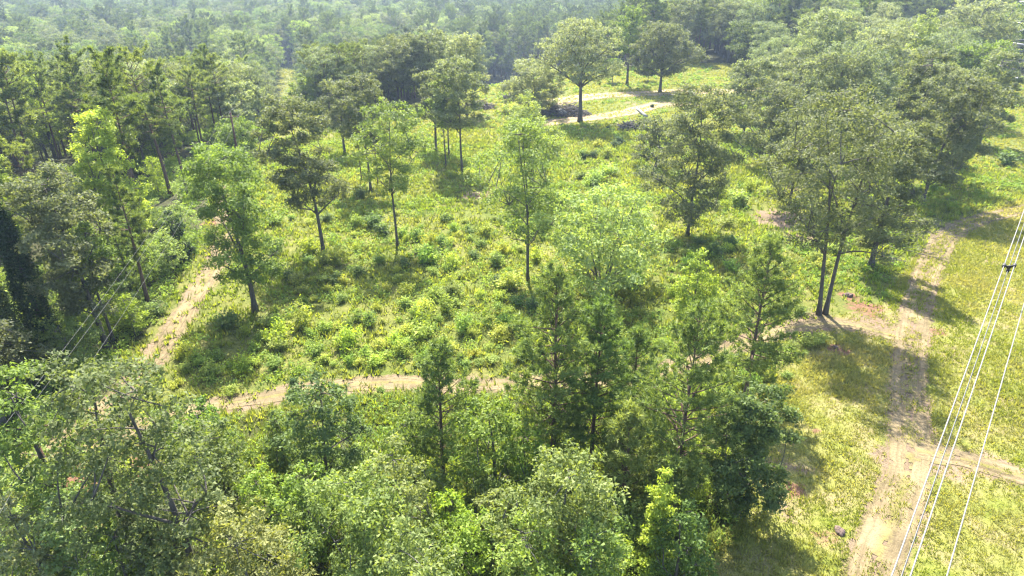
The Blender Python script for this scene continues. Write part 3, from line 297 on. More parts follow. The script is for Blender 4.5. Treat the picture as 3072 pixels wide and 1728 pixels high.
('oak2', -99.2, 169.22, 0.96, 0.91, 1.14, (0.142, 0.166, 0.085), 'olive oak far behind and left of the second row pine', 'W'),
('pin2', -80.76, 179.42, 0.95, 0.95, 3.13, (0.102, 0.138, 0.038), 'dark green pine far behind the second row pine', 'W'),
('pin1', -103.04, 168.38, 0.94, 0.97, 4.48, (0.108, 0.146, 0.04), 'dark green pine far behind and left of the thin close pine', 'W'),
('rnd0', -121.47, 156.28, 0.88, 0.85, 3.06, (0.127, 0.183, 0.042), 'mid-green leafy tree far behind and left of the second row pine', 'W'),
('oak0', -47.91, 192.13, 0.91, 0.86, 4.29, (0.154, 0.179, 0.092), 'olive oak far behind and left of the dark spreading oak', 'W'),
('pin1', -27.19, 196.14, 0.79, 0.68, 4.2, (0.149, 0.185, 0.052), 'olive-green pine well behind the dark spreading oak', 'W'),
('gum1', 80.72, 197.49, 0.82, 0.83, 5.14, (0.174, 0.231, 0.035), 'bright yellow-green sweetgum far behind and left of the small bright sweetgum', 'R'),
('pin1', -68.98, 186.22, 0.86, 0.91, 1.16, (0.129, 0.174, 0.048), 'dark green pine far behind the bright corridor tree', 'W'),
('gum0', -29.72, 197.13, 0.89, 0.81, 2.74, (0.182, 0.242, 0.037), 'bright yellow-green sweetgum well behind the dark spreading oak', 'W'),
('pin2', -102.55, 171.22, 0.9, 0.96, 5.79, (0.099, 0.133, 0.037), 'dark green pine far behind the thin close pine', 'W'),
('pin0', -108.75, 167.87, 0.97, 1.04, 1.6, (0.14, 0.174, 0.049), 'olive-green tall pine far behind and left of the end-of-row pine', 'W'),
('oak0', -37.81, 196.47, 0.92, 0.89, 3.15, (0.124, 0.154, 0.083), 'greyish oak well behind the dark spreading oak', 'W'),
('rnd1', -44.23, 195.23, 0.94, 1.02, 2.01, (0.162, 0.201, 0.108), 'grey-green leafy tree far behind and left of the dark spreading oak', 'W'),
('pin0', -71.76, 187.0, 1.1, 1.13, 3.0, (0.177, 0.219, 0.062), 'olive-green tall pine far left of the dark spreading oak', 'W'),
('oak0', -84.49, 181.72, 0.93, 0.99, 0.86, (0.126, 0.147, 0.076), 'olive oak far behind and left of the bright corridor tree', 'W'),
('pin2', -92.42, 177.86, 1.0, 1.01, 4.27, (0.128, 0.173, 0.048), 'dark green tall pine far behind the second row pine', 'W'),
('oak2', -82.57, 183.39, 0.97, 0.91, 4.04, (0.125, 0.155, 0.084), 'greyish oak far behind and left of the bright corridor tree', 'W'),
('pin1', -99.86, 175.1, 1.01, 1.03, 1.68, (0.106, 0.143, 0.04), 'dark green tall pine far behind and left of the bright corridor tree', 'W'),
('pin1', -119.96, 162.79, 1.04, 0.97, 0.93, (0.144, 0.179, 0.05), 'olive-green tall pine far behind and left of the thin close pine', 'W'),
('oak0', -124.8, 160.01, 1.08, 1.04, 3.99, (0.118, 0.136, 0.068), 'dark oak far behind the slim edge pine', 'W'),
('gum0', -99.77, 176.97, 1.1, 1.11, 2.05, (0.173, 0.23, 0.035), 'bright yellow-green sweetgum far behind the second row pine', 'W'),
('oak2', 104.45, 191.74, 0.97, 0.91, 2.42, (0.118, 0.136, 0.068), 'dark oak well behind the small bright sweetgum', 'R'),
('gum1', 109.44, 190.13, 0.88, 0.92, 2.9, (0.196, 0.242, 0.078), 'pale green sweetgum well in front and left of the brownish grey oak', 'R'),
('pin1', -114.97, 169.14, 0.92, 0.97, 1.95, (0.124, 0.167, 0.046), 'dark green pine far behind and left of the silvery corridor tree', 'W'),
('oak2', -121.07, 164.88, 1.06, 0.98, 6.01, (0.167, 0.188, 0.103), 'pale olive oak far behind the slim edge pine', 'W'),
('pin2', -29.06, 202.87, 0.82, 0.75, 5.87, (0.135, 0.168, 0.047), 'olive-green pine far behind the tall olive oak', 'W'),
('rnd1', -85.68, 186.35, 1.03, 0.95, 2.6, (0.138, 0.198, 0.045), 'mid-green leafy tree far behind and left of the bright corridor tree', 'W'),
('rnd1', -108.79, 174.31, 0.83, 0.88, 0.97, (0.125, 0.155, 0.084), 'grey-green leafy tree far behind and left of the second row pine', 'W'),
('oak0', -71.28, 193.18, 1.01, 0.96, 4.78, (0.117, 0.135, 0.067), 'dark oak far behind the bright corridor tree', 'W'),
('gum0', -79.62, 190.27, 0.91, 0.92, 5.8, (0.212, 0.261, 0.085), 'pale green sweetgum far behind the second row pine', 'W'),
('oak1', -103.08, 178.97, 0.91, 0.94, 0.45, (0.118, 0.135, 0.068), 'dark oak far behind and left of the second row pine', 'W'),
('pin0', -50.86, 200.29, 0.97, 0.95, 3.33, (0.103, 0.139, 0.039), 'dark green tall pine far behind and left of the dark spreading oak', 'W'),
('rnd0', -40.78, 202.7, 1.07, 1.0, 4.44, (0.111, 0.153, 0.042), 'light green leafy tree far behind the dark spreading oak', 'W'),
('oak2', -95.11, 183.94, 1.1, 1.1, 4.07, (0.204, 0.229, 0.126), 'pale olive oak far behind and left of the bright corridor tree', 'W'),
('oak0', -36.41, 204.05, 1.05, 0.98, 2.98, (0.139, 0.172, 0.093), 'greyish oak far behind the dark spreading oak', 'W'),
('oak0', -24.82, 206.29, 0.93, 0.81, 2.78, (0.138, 0.161, 0.083), 'olive oak far behind the tall olive oak', 'W'),
('oak2', 74.97, 209.97, 0.95, 0.88, 4.64, (0.135, 0.167, 0.09), 'greyish oak well in front of the dark round oak', 'R'),
('pin0', -87.55, 188.72, 0.98, 0.99, 6.17, (0.163, 0.202, 0.057), 'olive-green tall pine far behind the silvery corridor tree', 'W'),
('oak0', 86.92, 206.16, 0.8, 0.77, 6.2, (0.122, 0.143, 0.074), 'olive oak far in front and right of the dark round oak', 'R'),
('pin2', -51.15, 202.99, 1.08, 1.08, 1.83, (0.106, 0.143, 0.04), 'dark green tall pine far behind and left of the tall olive oak', 'W'),
('pin2', -117.55, 174.04, 0.96, 0.95, 5.49, (0.101, 0.136, 0.038), 'dark green tall pine far behind and left of the silvery corridor tree', 'W'),
('gum1', -74.36, 196.53, 0.85, 0.9, 2.4, (0.195, 0.259, 0.039), 'bright yellow-green sweetgum far behind the bright corridor tree', 'W'),
('pin1', -100.04, 185.03, 1.03, 0.99, 2.66, (0.149, 0.184, 0.052), 'olive-green tall pine far behind the thin close pine', 'W'),
('pin0', -129.89, 165.97, 1.1, 1.02, 5.33, (0.171, 0.212, 0.06), 'olive-green tall pine far behind the massive bushy pine', 'W'),
('pin2', -102.47, 184.54, 1.08, 1.12, 2.81, (0.137, 0.169, 0.048), 'olive-green tall pine far behind and left of the silvery corridor tree', 'W'),
('rnd1', -35.2, 208.38, 0.84, 0.87, 1.38, (0.125, 0.171, 0.048), 'light green leafy tree far behind the tall olive oak', 'W'),
('pin1', -111.18, 179.99, 0.93, 0.86, 0.86, (0.132, 0.178, 0.049), 'dark green pine far behind the straight pine', 'W'),
('pin1', -116.01, 177.18, 0.96, 0.93, 1.18, (0.128, 0.173, 0.048), 'dark green tall pine far behind and left of the straight pine', 'W'),
('gum0', -82.55, 195.44, 1.11, 1.09, 5.23, (0.177, 0.219, 0.071), 'pale green sweetgum far behind the end-of-row pine', 'W'),
('pin1', -27.14, 210.89, 0.93, 0.8, 3.54, (0.147, 0.181, 0.051), 'olive-green pine far behind the dark spreading oak', 'W'),
('rnd0', 103.81, 202.63, 0.92, 0.93, 0.97, (0.155, 0.192, 0.104), 'grey-green leafy tree well left of the brownish grey oak', 'R'),
('gum1', -41.87, 209.2, 0.89, 0.91, 4.07, (0.217, 0.289, 0.044), 'bright yellow-green sweetgum far behind the dark spreading oak', 'W'),
('oak1', 113.53, 198.34, 0.84, 0.79, 4.63, (0.142, 0.166, 0.086), 'olive oak well left of the brownish grey oak', 'R'),
('oak2', -56.73, 205.91, 0.97, 0.96, 5.99, (0.165, 0.186, 0.102), 'pale olive oak far behind and left of the dark spreading oak', 'W'),
('oak1', -100.6, 188.64, 1.1, 1.03, 3.06, (0.192, 0.215, 0.119), 'pale olive oak far behind the second row pine', 'W'),
('rnd0', -125.55, 173.54, 1.02, 1.04, 0.79, (0.119, 0.171, 0.039), 'mid-green leafy tree far behind and left of the end-of-row pine', 'W'),
('rnd1', -49.11, 209.42, 0.92, 0.85, 1.57, (0.117, 0.168, 0.039), 'mid-green leafy tree far behind the dark spreading oak', 'W'),
('oak2', -32.77, 212.65, 1.03, 1.02, 4.15, (0.153, 0.189, 0.102), 'greyish oak far behind the tall olive oak', 'W'),
('oak0', -113.15, 183.23, 1.11, 1.11, 3.91, (0.212, 0.238, 0.131), 'pale olive oak far behind and left of the second row pine', 'W'),
('pin1', -127.48, 173.84, 1.02, 0.99, 2.42, (0.13, 0.175, 0.048), 'dark green tall pine far behind the massive bushy pine', 'W'),
('oak1', -103.38, 189.42, 1.07, 1.1, 4.75, (0.198, 0.222, 0.122), 'pale olive oak far behind the end-of-row pine', 'W'),
('oak1', -94.66, 194.07, 1.09, 1.03, 1.96, (0.1, 0.116, 0.058), 'dark oak far behind and left of the bright corridor tree', 'W'),
('pin2', -19.67, 215.56, 0.82, 0.76, 1.36, (0.157, 0.195, 0.055), 'olive-green pine far left of the small spindly tree', 'W'),
('rnd1', -35.72, 213.74, 0.86, 0.89, 1.13, (0.145, 0.18, 0.097), 'grey-green leafy tree far behind the dark spreading oak', 'W'),
('pin1', -93.65, 195.6, 0.88, 0.89, 3.33, (0.157, 0.194, 0.055), 'olive-green pine far behind the end-of-row pine', 'W'),
('pin2', -123.27, 178.58, 0.98, 1.01, 2.01, (0.161, 0.199, 0.056), 'olive-green tall pine far behind and left of the straight pine', 'W'),
('rnd1', -26.75, 215.42, 1.06, 1.03, 2.92, (0.116, 0.16, 0.045), 'light green leafy tree far behind the pale olive clump oak', 'W'),
('oak2', -86.43, 199.46, 0.91, 0.97, 0.84, (0.16, 0.179, 0.099), 'pale olive oak far behind the silvery corridor tree', 'W'),
('pin2', -128.81, 176.89, 1.0, 0.99, 5.28, (0.151, 0.187, 0.053), 'olive-green tall pine far behind and left of the round green tree', 'W'),
('pin2', -86.28, 201.25, 0.93, 0.96, 2.7, (0.17, 0.21, 0.059), 'olive-green pine far behind and left of the dark spreading oak', 'W'),
('pin0', -57.15, 211.6, 0.89, 0.84, 4.05, (0.112, 0.152, 0.042), 'dark green pine far behind and left of the dark spreading oak', 'W'),
('oak1', -96.34, 197.09, 1.1, 1.15, 1.97, (0.202, 0.227, 0.125), 'pale olive oak far behind the thin close pine', 'W'),
('rnd0', -78.39, 205.32, 0.83, 0.77, 4.57, (0.117, 0.168, 0.039), 'mid-green leafy tree far behind the bright corridor tree', 'W'),
('oak0', 91.37, 216.45, 0.95, 1.0, 1.54, (0.115, 0.132, 0.066), 'dark oak well in front and right of the dark round oak', 'R'),
('pin1', -46.77, 215.42, 1.06, 1.12, 1.13, (0.161, 0.199, 0.056), 'olive-green tall pine far behind the dark spreading oak', 'W'),
('pin1', -28.65, 218.8, 0.9, 0.91, 3.89, (0.103, 0.139, 0.038), 'dark green pine far behind the tall olive oak', 'W'),
('pin2', -122.84, 183.37, 0.98, 1.02, 3.58, (0.144, 0.178, 0.05), 'olive-green tall pine far behind the slim edge pine', 'W'),
('rnd0', -44.33, 216.34, 1.1, 1.12, 1.79, (0.143, 0.205, 0.047), 'mid-green leafy tree far behind the tall olive oak', 'W'),
('oak0', -111.94, 191.16, 1.0, 1.02, 1.02, (0.158, 0.195, 0.105), 'greyish oak far behind the second row pine', 'W'),
('oak0', -135.94, 175.39, 1.09, 1.17, 2.25, (0.111, 0.128, 0.064), 'dark oak far behind and left of the end-of-row pine', 'W'),
('rnd0', -119.9, 186.9, 1.05, 1.12, 3.04, (0.161, 0.2, 0.108), 'grey-green leafy tree far behind and left of the end-of-row pine', 'W'),
('oak1', -24.13, 220.82, 0.95, 0.91, 3.84, (0.153, 0.178, 0.092), 'olive oak far behind the dark spreading oak', 'W'),
('gum1', -92.08, 202.84, 0.9, 0.88, 3.37, (0.203, 0.27, 0.041), 'bright yellow-green sweetgum far behind and left of the bright corridor tree', 'W'),
('gum1', -53.54, 216.99, 0.92, 0.88, 0.54, (0.208, 0.276, 0.042), 'bright yellow-green sweetgum far behind and left of the tall olive oak', 'W'),
('oak2', -38.86, 220.37, 1.1, 1.11, 2.08, (0.189, 0.212, 0.117), 'pale olive oak far behind the dark spreading oak', 'W'),
('oak0', -130.26, 183.0, 1.01, 1.09, 0.86, (0.122, 0.14, 0.07), 'dark oak far behind and left of the thin close pine', 'W'),
('pin0', -137.53, 177.94, 1.11, 1.13, 1.75, (0.171, 0.211, 0.059), 'olive-green tall pine far behind the slim edge pine', 'W'),
('pin2', -105.81, 199.68, 1.08, 1.07, 4.04, (0.17, 0.21, 0.059), 'olive-green tall pine far behind the straight pine', 'W'),
('rnd1', -49.23, 220.68, 1.02, 1.1, 4.63, (0.125, 0.172, 0.048), 'light green leafy tree far behind and left of the tall olive oak', 'W'),
('gum0', -82.96, 210.65, 0.9, 0.88, 2.86, (0.208, 0.256, 0.083), 'pale green sweetgum far behind the bright corridor tree', 'W'),
('gum1', -98.19, 204.03, 0.91, 0.85, 3.74, (0.183, 0.226, 0.073), 'pale green sweetgum far behind the silvery corridor tree', 'W'),
('oak0', 108.12, 216.14, 1.0, 0.93, 0.77, (0.202, 0.227, 0.125), 'pale olive oak far left of the brownish grey oak', 'R'),
('oak0', -112.84, 196.72, 0.87, 0.88, 0.53, (0.159, 0.186, 0.096), 'olive oak far behind and left of the silvery corridor tree', 'W'),
('pin2', -31.44, 224.67, 1.07, 1.03, 3.4, (0.128, 0.172, 0.048), 'dark green tall pine far behind the tall olive oak', 'W'),
('oak1', -119.11, 193.31, 0.88, 0.88, 3.29, (0.16, 0.18, 0.099), 'pale olive oak far behind and left of the end-of-row pine', 'W'),
('gum1', -121.67, 191.98, 0.85, 0.86, 3.49, (0.229, 0.282, 0.091), 'pale green sweetgum far behind the slim edge pine', 'W'),
('gum0', -42.43, 223.71, 1.12, 1.07, 2.11, (0.22, 0.27, 0.088), 'pale green sweetgum far behind the dark spreading oak', 'W'),
('rnd0', -23.47, 226.59, 0.91, 0.98, 3.05, (0.134, 0.193, 0.044), 'mid-green leafy tree far left of the small spindly tree', 'W'),
('oak1', -94.56, 207.58, 0.88, 0.84, 4.2, (0.162, 0.181, 0.1), 'pale olive oak far behind and left of the tall olive oak', 'W'),
('rnd1', 127.01, 207.98, 1.0, 1.04, 3.27, (0.113, 0.162, 0.037), 'mid-green leafy tree well behind the brownish grey oak', 'R'),
('oak2', -32.24, 226.79, 1.1, 1.04, 4.42, (0.128, 0.149, 0.077), 'olive oak far left of the small spindly tree', 'W'),
('oak0', -127.37, 190.67, 1.01, 0.95, 6.15, (0.183, 0.206, 0.113), 'pale olive oak far behind and left of the thin close pine', 'W'),
('pin1', -97.97, 207.33, 1.09, 1.01, 6.25, (0.112, 0.151, 0.042), 'dark green tall pine far behind the end-of-row pine', 'W'),
('rnd1', -88.64, 211.5, 0.85, 0.84, 5.09, (0.131, 0.188, 0.043), 'mid-green leafy tree far behind and left of the dark spreading oak', 'W'),
('pin1', -54.29, 223.17, 0.96, 0.93, 3.38, (0.121, 0.163, 0.045), 'dark green tall pine far behind the dark spreading oak', 'W'),
('oak1', 122.05, 212.78, 0.86, 0.88, 2.13, (0.202, 0.227, 0.125), 'pale olive oak well behind and left of the brownish grey oak', 'R'),
('pin0', -119.2, 197.21, 1.06, 1.11, 0.15, (0.122, 0.165, 0.046), 'dark green tall pine far behind the straight pine', 'W'),
('pin1', -103.04, 206.22, 0.99, 0.98, 6.08, (0.177, 0.219, 0.062), 'olive-green tall pine far behind and left of the dark spreading oak', 'W'),
('pin1', -137.83, 185.08, 1.07, 1.13, 4.72, (0.174, 0.216, 0.061), 'olive-green tall pine far behind the slim edge pine', 'W'),
('pin0', -40.28, 228.36, 0.88, 0.9, 6.1, (0.117, 0.157, 0.044), 'dark green pine far behind the dark spreading oak', 'W'),
('pin1', -60.46, 223.92, 0.83, 0.79, 3.86, (0.129, 0.173, 0.048), 'dark green pine far behind and left of the tall olive oak', 'W'),
('pin1', -122.62, 197.02, 1.01, 0.99, 4.41, (0.133, 0.164, 0.046), 'olive-green tall pine far behind the slim edge pine', 'W'),
('oak2', 113.83, 219.51, 0.92, 0.87, 4.61, (0.139, 0.163, 0.084), 'olive oak far behind and left of the brownish grey oak', 'R'),
('oak0', -79.09, 218.63, 1.05, 1.01, 1.84, (0.118, 0.136, 0.068), 'dark oak far behind and left of the dark spreading oak', 'W'),
('oak0', -91.74, 213.83, 1.0, 1.06, 6.15, (0.155, 0.193, 0.104), 'greyish oak far behind the bright corridor tree', 'W'),
('pin1', -140.21, 185.83, 1.02, 0.96, 1.5, (0.132, 0.163, 0.046), 'olive-green tall pine far behind the slim edge pine', 'W'),
('oak0', -112.26, 204.21, 1.09, 1.15, 5.48, (0.16, 0.198, 0.107), 'greyish oak far behind the end-of-row pine', 'W'),
('rnd0', -34.76, 230.97, 1.04, 0.99, 2.82, (0.145, 0.18, 0.097), 'grey-green leafy tree far behind the tall olive oak', 'W'),
('rnd0', -128.02, 196.19, 1.1, 1.06, 1.08, (0.122, 0.176, 0.04), 'mid-green leafy tree far behind the thin close pine', 'W'),
('gum0', -102.82, 210.68, 1.1, 1.06, 5.73, (0.193, 0.257, 0.039), 'bright yellow-green sweetgum far behind the end-of-row pine', 'W'),
('rnd1', 94.79, 230.97, 0.91, 0.85, 5.28, (0.136, 0.196, 0.045), 'mid-green leafy tree well right of the dark round oak', 'R'),
('gum0', -49.48, 229.49, 0.95, 0.93, 2.66, (0.213, 0.283, 0.043), 'bright yellow-green sweetgum far behind the tall olive oak', 'W'),
('gum1', -22.34, 233.86, 0.96, 1.03, 2.06, (0.188, 0.232, 0.075), 'pale green sweetgum far behind the tall olive oak', 'W'),
('pin1', -88.88, 217.57, 0.98, 0.97, 5.73, (0.173, 0.215, 0.06), 'olive-green tall pine far behind the bright corridor tree', 'W'),
('pin2', -30.42, 233.67, 1.08, 1.16, 4.57, (0.116, 0.157, 0.044), 'dark green tall pine far left of the small spindly tree', 'W'),
('pin2', -84.44, 220.37, 0.84, 0.79, 3.37, (0.1, 0.134, 0.037), 'dark green pine far behind the end-of-row pine', 'W'),
('oak2', -138.62, 191.56, 1.03, 0.97, 1.11, (0.104, 0.12, 0.06), 'dark oak far behind and left of the silvery corridor tree', 'W'),
('oak1', -61.25, 228.72, 0.87, 0.93, 1.25, (0.178, 0.2, 0.11), 'pale olive oak far behind the bright corridor tree', 'W'),
('pin1', 101.74, 230.5, 0.78, 0.77, 3.34, (0.145, 0.18, 0.051), 'olive-green pine well right of the dark round oak', 'R'),
('oak1', -55.84, 230.37, 0.87, 0.93, 5.78, (0.146, 0.17, 0.088), 'olive oak far behind and left of the tall olive oak', 'W'),
('gum1', -79.34, 223.93, 1.09, 1.08, 5.1, (0.191, 0.254, 0.039), 'bright yellow-green sweetgum far behind and left of the dark spreading oak', 'W'),
('pin2', -118.84, 206.23, 0.96, 0.95, 5.65, (0.131, 0.176, 0.049), 'dark green tall pine far behind the silvery corridor tree', 'W'),
('rnd1', -109.22, 212.21, 0.9, 0.86, 3.74, (0.135, 0.168, 0.091), 'grey-green leafy tree far behind and left of the bright corridor tree', 'W'),
('pin2', -107.7, 213.76, 0.9, 0.84, 0.64, (0.106, 0.143, 0.04), 'dark green pine far behind the silvery corridor tree', 'W'),
('pin1', -34.94, 237.11, 0.98, 1.03, 2.42, (0.108, 0.145, 0.04), 'dark green tall pine far left of the tall slim poplar', 'W'),
('rnd1', -101.3, 217.67, 0.97, 0.91, 5.57, (0.106, 0.152, 0.035), 'mid-green leafy tree far behind the end-of-row pine', 'W'),
('rnd0', -44.97, 235.94, 1.06, 1.14, 2.86, (0.131, 0.18, 0.05), 'light green leafy tree far behind the bright corridor tree', 'W'),
('pin0', -136.74, 197.49, 1.05, 0.99, 1.55, (0.153, 0.189, 0.053), 'olive-green tall pine far behind the slim edge pine', 'W'),
('gum0', -144.15, 192.17, 0.86, 0.92, 0.81, (0.191, 0.235, 0.076), 'pale green sweetgum far behind and left of the second row pine', 'W'),
('pin2', 94.99, 237.04, 0.9, 0.87, 5.59, (0.121, 0.163, 0.045), 'dark green pine well behind and right of the dark round oak', 'R'),
('pin1', -125.91, 204.96, 1.05, 1.08, 0.74, (0.128, 0.172, 0.048), 'dark green tall pine far behind and left of the bright corridor tree', 'W'),
('rnd0', -116.83, 211.04, 0.88, 0.86, 5.13, (0.137, 0.197, 0.045), 'mid-green leafy tree far behind the silvery corridor tree', 'W'),
('rnd1', -30.82, 239.62, 0.96, 0.91, 5.29, (0.114, 0.163, 0.038), 'mid-green leafy tree far left of the tall slim poplar', 'W'),
('pin0', -50.41, 236.42, 1.11, 1.1, 6.05, (0.16, 0.198, 0.056), 'olive-green tall pine far behind the tall olive oak', 'W'),
('rnd0', -36.45, 239.1, 1.04, 0.97, 4.39, (0.154, 0.191, 0.103), 'grey-green leafy tree far left of the small spindly tree', 'W'),
('pin1', -146.13, 192.93, 0.93, 0.93, 3.65, (0.11, 0.149, 0.041), 'dark green pine far behind and left of the straight pine', 'W'),
('oak1', -61.5, 234.59, 1.1, 1.02, 5.09, (0.147, 0.182, 0.098), 'greyish oak far behind and left of the tall olive oak', 'W'),
('pin1', 112.01, 232.05, 1.01, 1.04, 2.14, (0.111, 0.15, 0.041), 'dark green tall pine far right of the dark round oak', 'R'),
('pin2', -99.61, 221.59, 1.07, 1.12, 3.11, (0.165, 0.204, 0.057), 'olive-green tall pine far behind and left of the tall olive oak', 'W'),
('pin2', -23.18, 241.85, 0.87, 0.85, 2.85, (0.098, 0.132, 0.037), 'dark green pine far left of the small spindly tree', 'W'),
('rnd0', -121.59, 210.45, 1.08, 1.09, 6.25, (0.135, 0.193, 0.044), 'mid-green leafy tree far behind the straight pine', 'W'),
('pin2', -115.07, 214.35, 0.87, 0.82, 0.03, (0.122, 0.165, 0.046), 'dark green pine far behind and left of the bright corridor tree', 'W'),
('oak1', -58.05, 236.31, 0.95, 0.97, 4.73, (0.165, 0.186, 0.102), 'pale olive oak far behind and left of the pale olive clump oak', 'W'),
('pin1', 38.04, 240.4, 0.78, 0.63, 0.1, (0.159, 0.197, 0.056), 'olive-green pine far behind the thin young tree', 'W'),
('rnd0', -94.26, 224.41, 1.03, 1.03, 3.0, (0.115, 0.158, 0.044), 'light green leafy tree far behind and left of the dark spreading oak', 'W'),
('gum1', -139.93, 199.72, 0.85, 0.86, 0.16, (0.228, 0.303, 0.046), 'bright yellow-green sweetgum far behind the slim edge pine', 'W'),
('pin0', -131.34, 206.33, 1.0, 1.04, 3.54, (0.147, 0.182, 0.051), 'olive-green tall pine far behind the slim edge pine', 'W'),
('pin1', -43.28, 240.76, 0.99, 1.04, 0.1, (0.116, 0.157, 0.044), 'dark green tall pine far behind the bright corridor tree', 'W'),
('pin1', -86.08, 228.98, 0.93, 0.88, 5.79, (0.144, 0.178, 0.05), 'olive-green pine far behind the bright corridor tree', 'W'),
('oak2', -82.59, 230.5, 0.87, 0.81, 2.87, (0.162, 0.189, 0.098), 'olive oak far behind the bright corridor tree', 'W'),
('oak1', -111.49, 218.35, 0.9, 0.95, 2.82, (0.158, 0.184, 0.095), 'olive oak far behind the silvery corridor tree', 'W'),
('pin2', -55.94, 238.97, 0.92, 0.88, 3.09, (0.138, 0.171, 0.048), 'olive-green pine far behind and left of the pale olive clump oak', 'W'),
('rnd1', -91.52, 227.79, 1.07, 1.04, 1.11, (0.135, 0.186, 0.052), 'light green leafy tree far behind the second row pine', 'W'),
('oak2', 111.65, 235.41, 0.86, 0.9, 3.17, (0.103, 0.119, 0.059), 'dark oak far behind and right of the dark round oak', 'R'),
('oak1', -136.59, 204.33, 0.89, 0.87, 1.86, (0.198, 0.222, 0.122), 'pale olive oak far behind and left of the silvery corridor tree', 'W'),
('rnd1', -146.39, 197.72, 0.93, 0.93, 5.03, (0.122, 0.151, 0.081), 'grey-green leafy tree far behind and left of the thin close pine', 'W'),
('oak1', -107.62, 221.35, 0.88, 0.91, 6.24, (0.142, 0.176, 0.095), 'greyish oak far behind and left of the dark spreading oak', 'W'),
('gum0', -29.95, 244.49, 0.87, 0.84, 5.03, (0.206, 0.273, 0.042), 'bright yellow-green sweetgum far left of the small spindly tree', 'W'),
('rnd0', -82.1, 232.24, 1.05, 1.05, 1.61, (0.145, 0.18, 0.097), 'grey-green leafy tree far behind the bright corridor tree', 'W'),
('oak2', -50.02, 242.58, 0.99, 0.91, 4.12, (0.099, 0.114, 0.057), 'dark oak far behind the dark spreading oak', 'W'),
('oak2', -21.65, 246.84, 1.11, 1.02, 5.3, (0.162, 0.189, 0.097), 'olive oak far behind and left of the small spindly tree', 'W'),
('pin2', -59.72, 240.79, 1.04, 0.99, 5.89, (0.164, 0.203, 0.057), 'olive-green tall pine far behind and left of the pale olive clump oak', 'W'),
('pin2', -133.74, 209.03, 0.86, 0.91, 0.64, (0.102, 0.138, 0.038), 'dark green pine far behind the slim edge pine', 'W'),
('pin0', 102.3, 242.83, 0.84, 0.9, 2.87, (0.133, 0.165, 0.046), 'olive-green pine far behind and right of the dark round oak', 'R'),
('oak0', 137.77, 224.85, 0.83, 0.84, 2.14, (0.131, 0.153, 0.079), 'olive oak far behind the brownish grey oak', 'R'),
('rnd0', -131.86, 211.11, 0.82, 0.79, 1.98, (0.132, 0.182, 0.051), 'light green leafy tree far behind and left of the bright corridor tree', 'W'),
('pin0', -128.3, 213.5, 0.93, 0.94, 1.49, (0.114, 0.154, 0.043), 'dark green pine far behind and left of the bright corridor tree', 'W'),
('pin2', -143.43, 203.84, 1.08, 1.01, 0.54, (0.1, 0.135, 0.037), 'dark green tall pine far left of the dark spreading oak', 'W'),
('oak2', 125.02, 232.9, 0.87, 0.84, 2.72, (0.14, 0.163, 0.084), 'olive oak far in front and left of the deep green tower tree', 'R'),
('rnd0', -91.92, 232.07, 0.87, 0.91, 0.88, (0.114, 0.163, 0.038), 'mid-green leafy tree far behind and left of the tall olive oak', 'W'),
('pin2', -104.64, 226.78, 1.02, 1.04, 5.24, (0.136, 0.168, 0.047), 'olive-green tall pine far behind the bright corridor tree', 'W'),
('pin2', 39.9, 246.87, 0.76, 0.6, 6.12, (0.141, 0.174, 0.049), 'olive-green pine far behind the small spindly tree', 'W'),
('pin1', -114.86, 222.3, 1.0, 1.03, 1.68, (0.104, 0.141, 0.039), 'dark green tall pine far behind and left of the bright corridor tree', 'W'),
('pin2', 41.35, 246.79, 0.82, 0.63, 2.5, (0.171, 0.212, 0.06), 'olive-green pine far left of the dark round oak', 'W'),
('pin1', -149.28, 201.09, 0.84, 0.87, 1.56, (0.122, 0.164, 0.046), 'dark green pine far left of the dark spreading oak', 'W'),
('pin2', -141.23, 207.41, 1.11, 1.05, 3.49, (0.177, 0.22, 0.062), 'olive-green tall pine far behind the slim edge pine', 'W'),
('pin1', -87.79, 235.2, 1.05, 1.03, 1.37, (0.158, 0.196, 0.055), 'olive-green tall pine far in front of the forest corridor', 'W'),
('oak2', -126.34, 217.57, 0.93, 0.97, 4.18, (0.156, 0.182, 0.094), 'olive oak far behind the thin close pine', 'W'),
('gum0', -100.88, 230.59, 1.0, 1.03, 0.27, (0.181, 0.24, 0.036), 'bright yellow-green sweetgum far behind the silvery corridor tree', 'W'),
('pin0', -34.06, 249.48, 1.12, 1.07, 5.16, (0.177, 0.22, 0.062), 'olive-green tall pine far left of the small spindly tree', 'W'),
('pin0', -113.24, 224.96, 0.9, 0.93, 2.48, (0.148, 0.184, 0.052), 'olive-green pine far behind the silvery corridor tree', 'W'),
('oak2', -40.83, 249.35, 1.06, 1.08, 3.56, (0.098, 0.113, 0.056), 'dark oak far behind the tall olive oak', 'W'),
('pin1', 35.32, 250.64, 0.84, 0.65, 3.89, (0.167, 0.207, 0.058), 'olive-green pine far behind the tall slim poplar', 'W'),
('oak0', -27.87, 252.51, 1.09, 1.11, 6.04, (0.149, 0.174, 0.089), 'olive oak far behind and left of the tall slim poplar', 'W'),
('pin1', -109.74, 229.42, 0.83, 0.8, 2.4, (0.132, 0.178, 0.049), 'dark green pine far in front of the forest corridor', 'W'),
('rnd0', -48.7, 249.64, 0.98, 1.03, 0.48, (0.13, 0.161, 0.087), 'grey-green leafy tree far left of the tall slim poplar', 'W'),
('pin1', 51.46, 249.13, 0.85, 0.79, 0.7, (0.1, 0.135, 0.037), 'dark green pine far left of the dark round oak', 'W'),
('oak1', -103.05, 232.59, 1.12, 1.14, 4.6, (0.128, 0.147, 0.074), 'dark oak far behind and left of the tall olive oak', 'W'),
('rnd0', -41.68, 250.97, 0.94, 0.9, 6.06, (0.124, 0.154, 0.083), 'grey-green leafy tree far left of the thin young tree', 'W'),
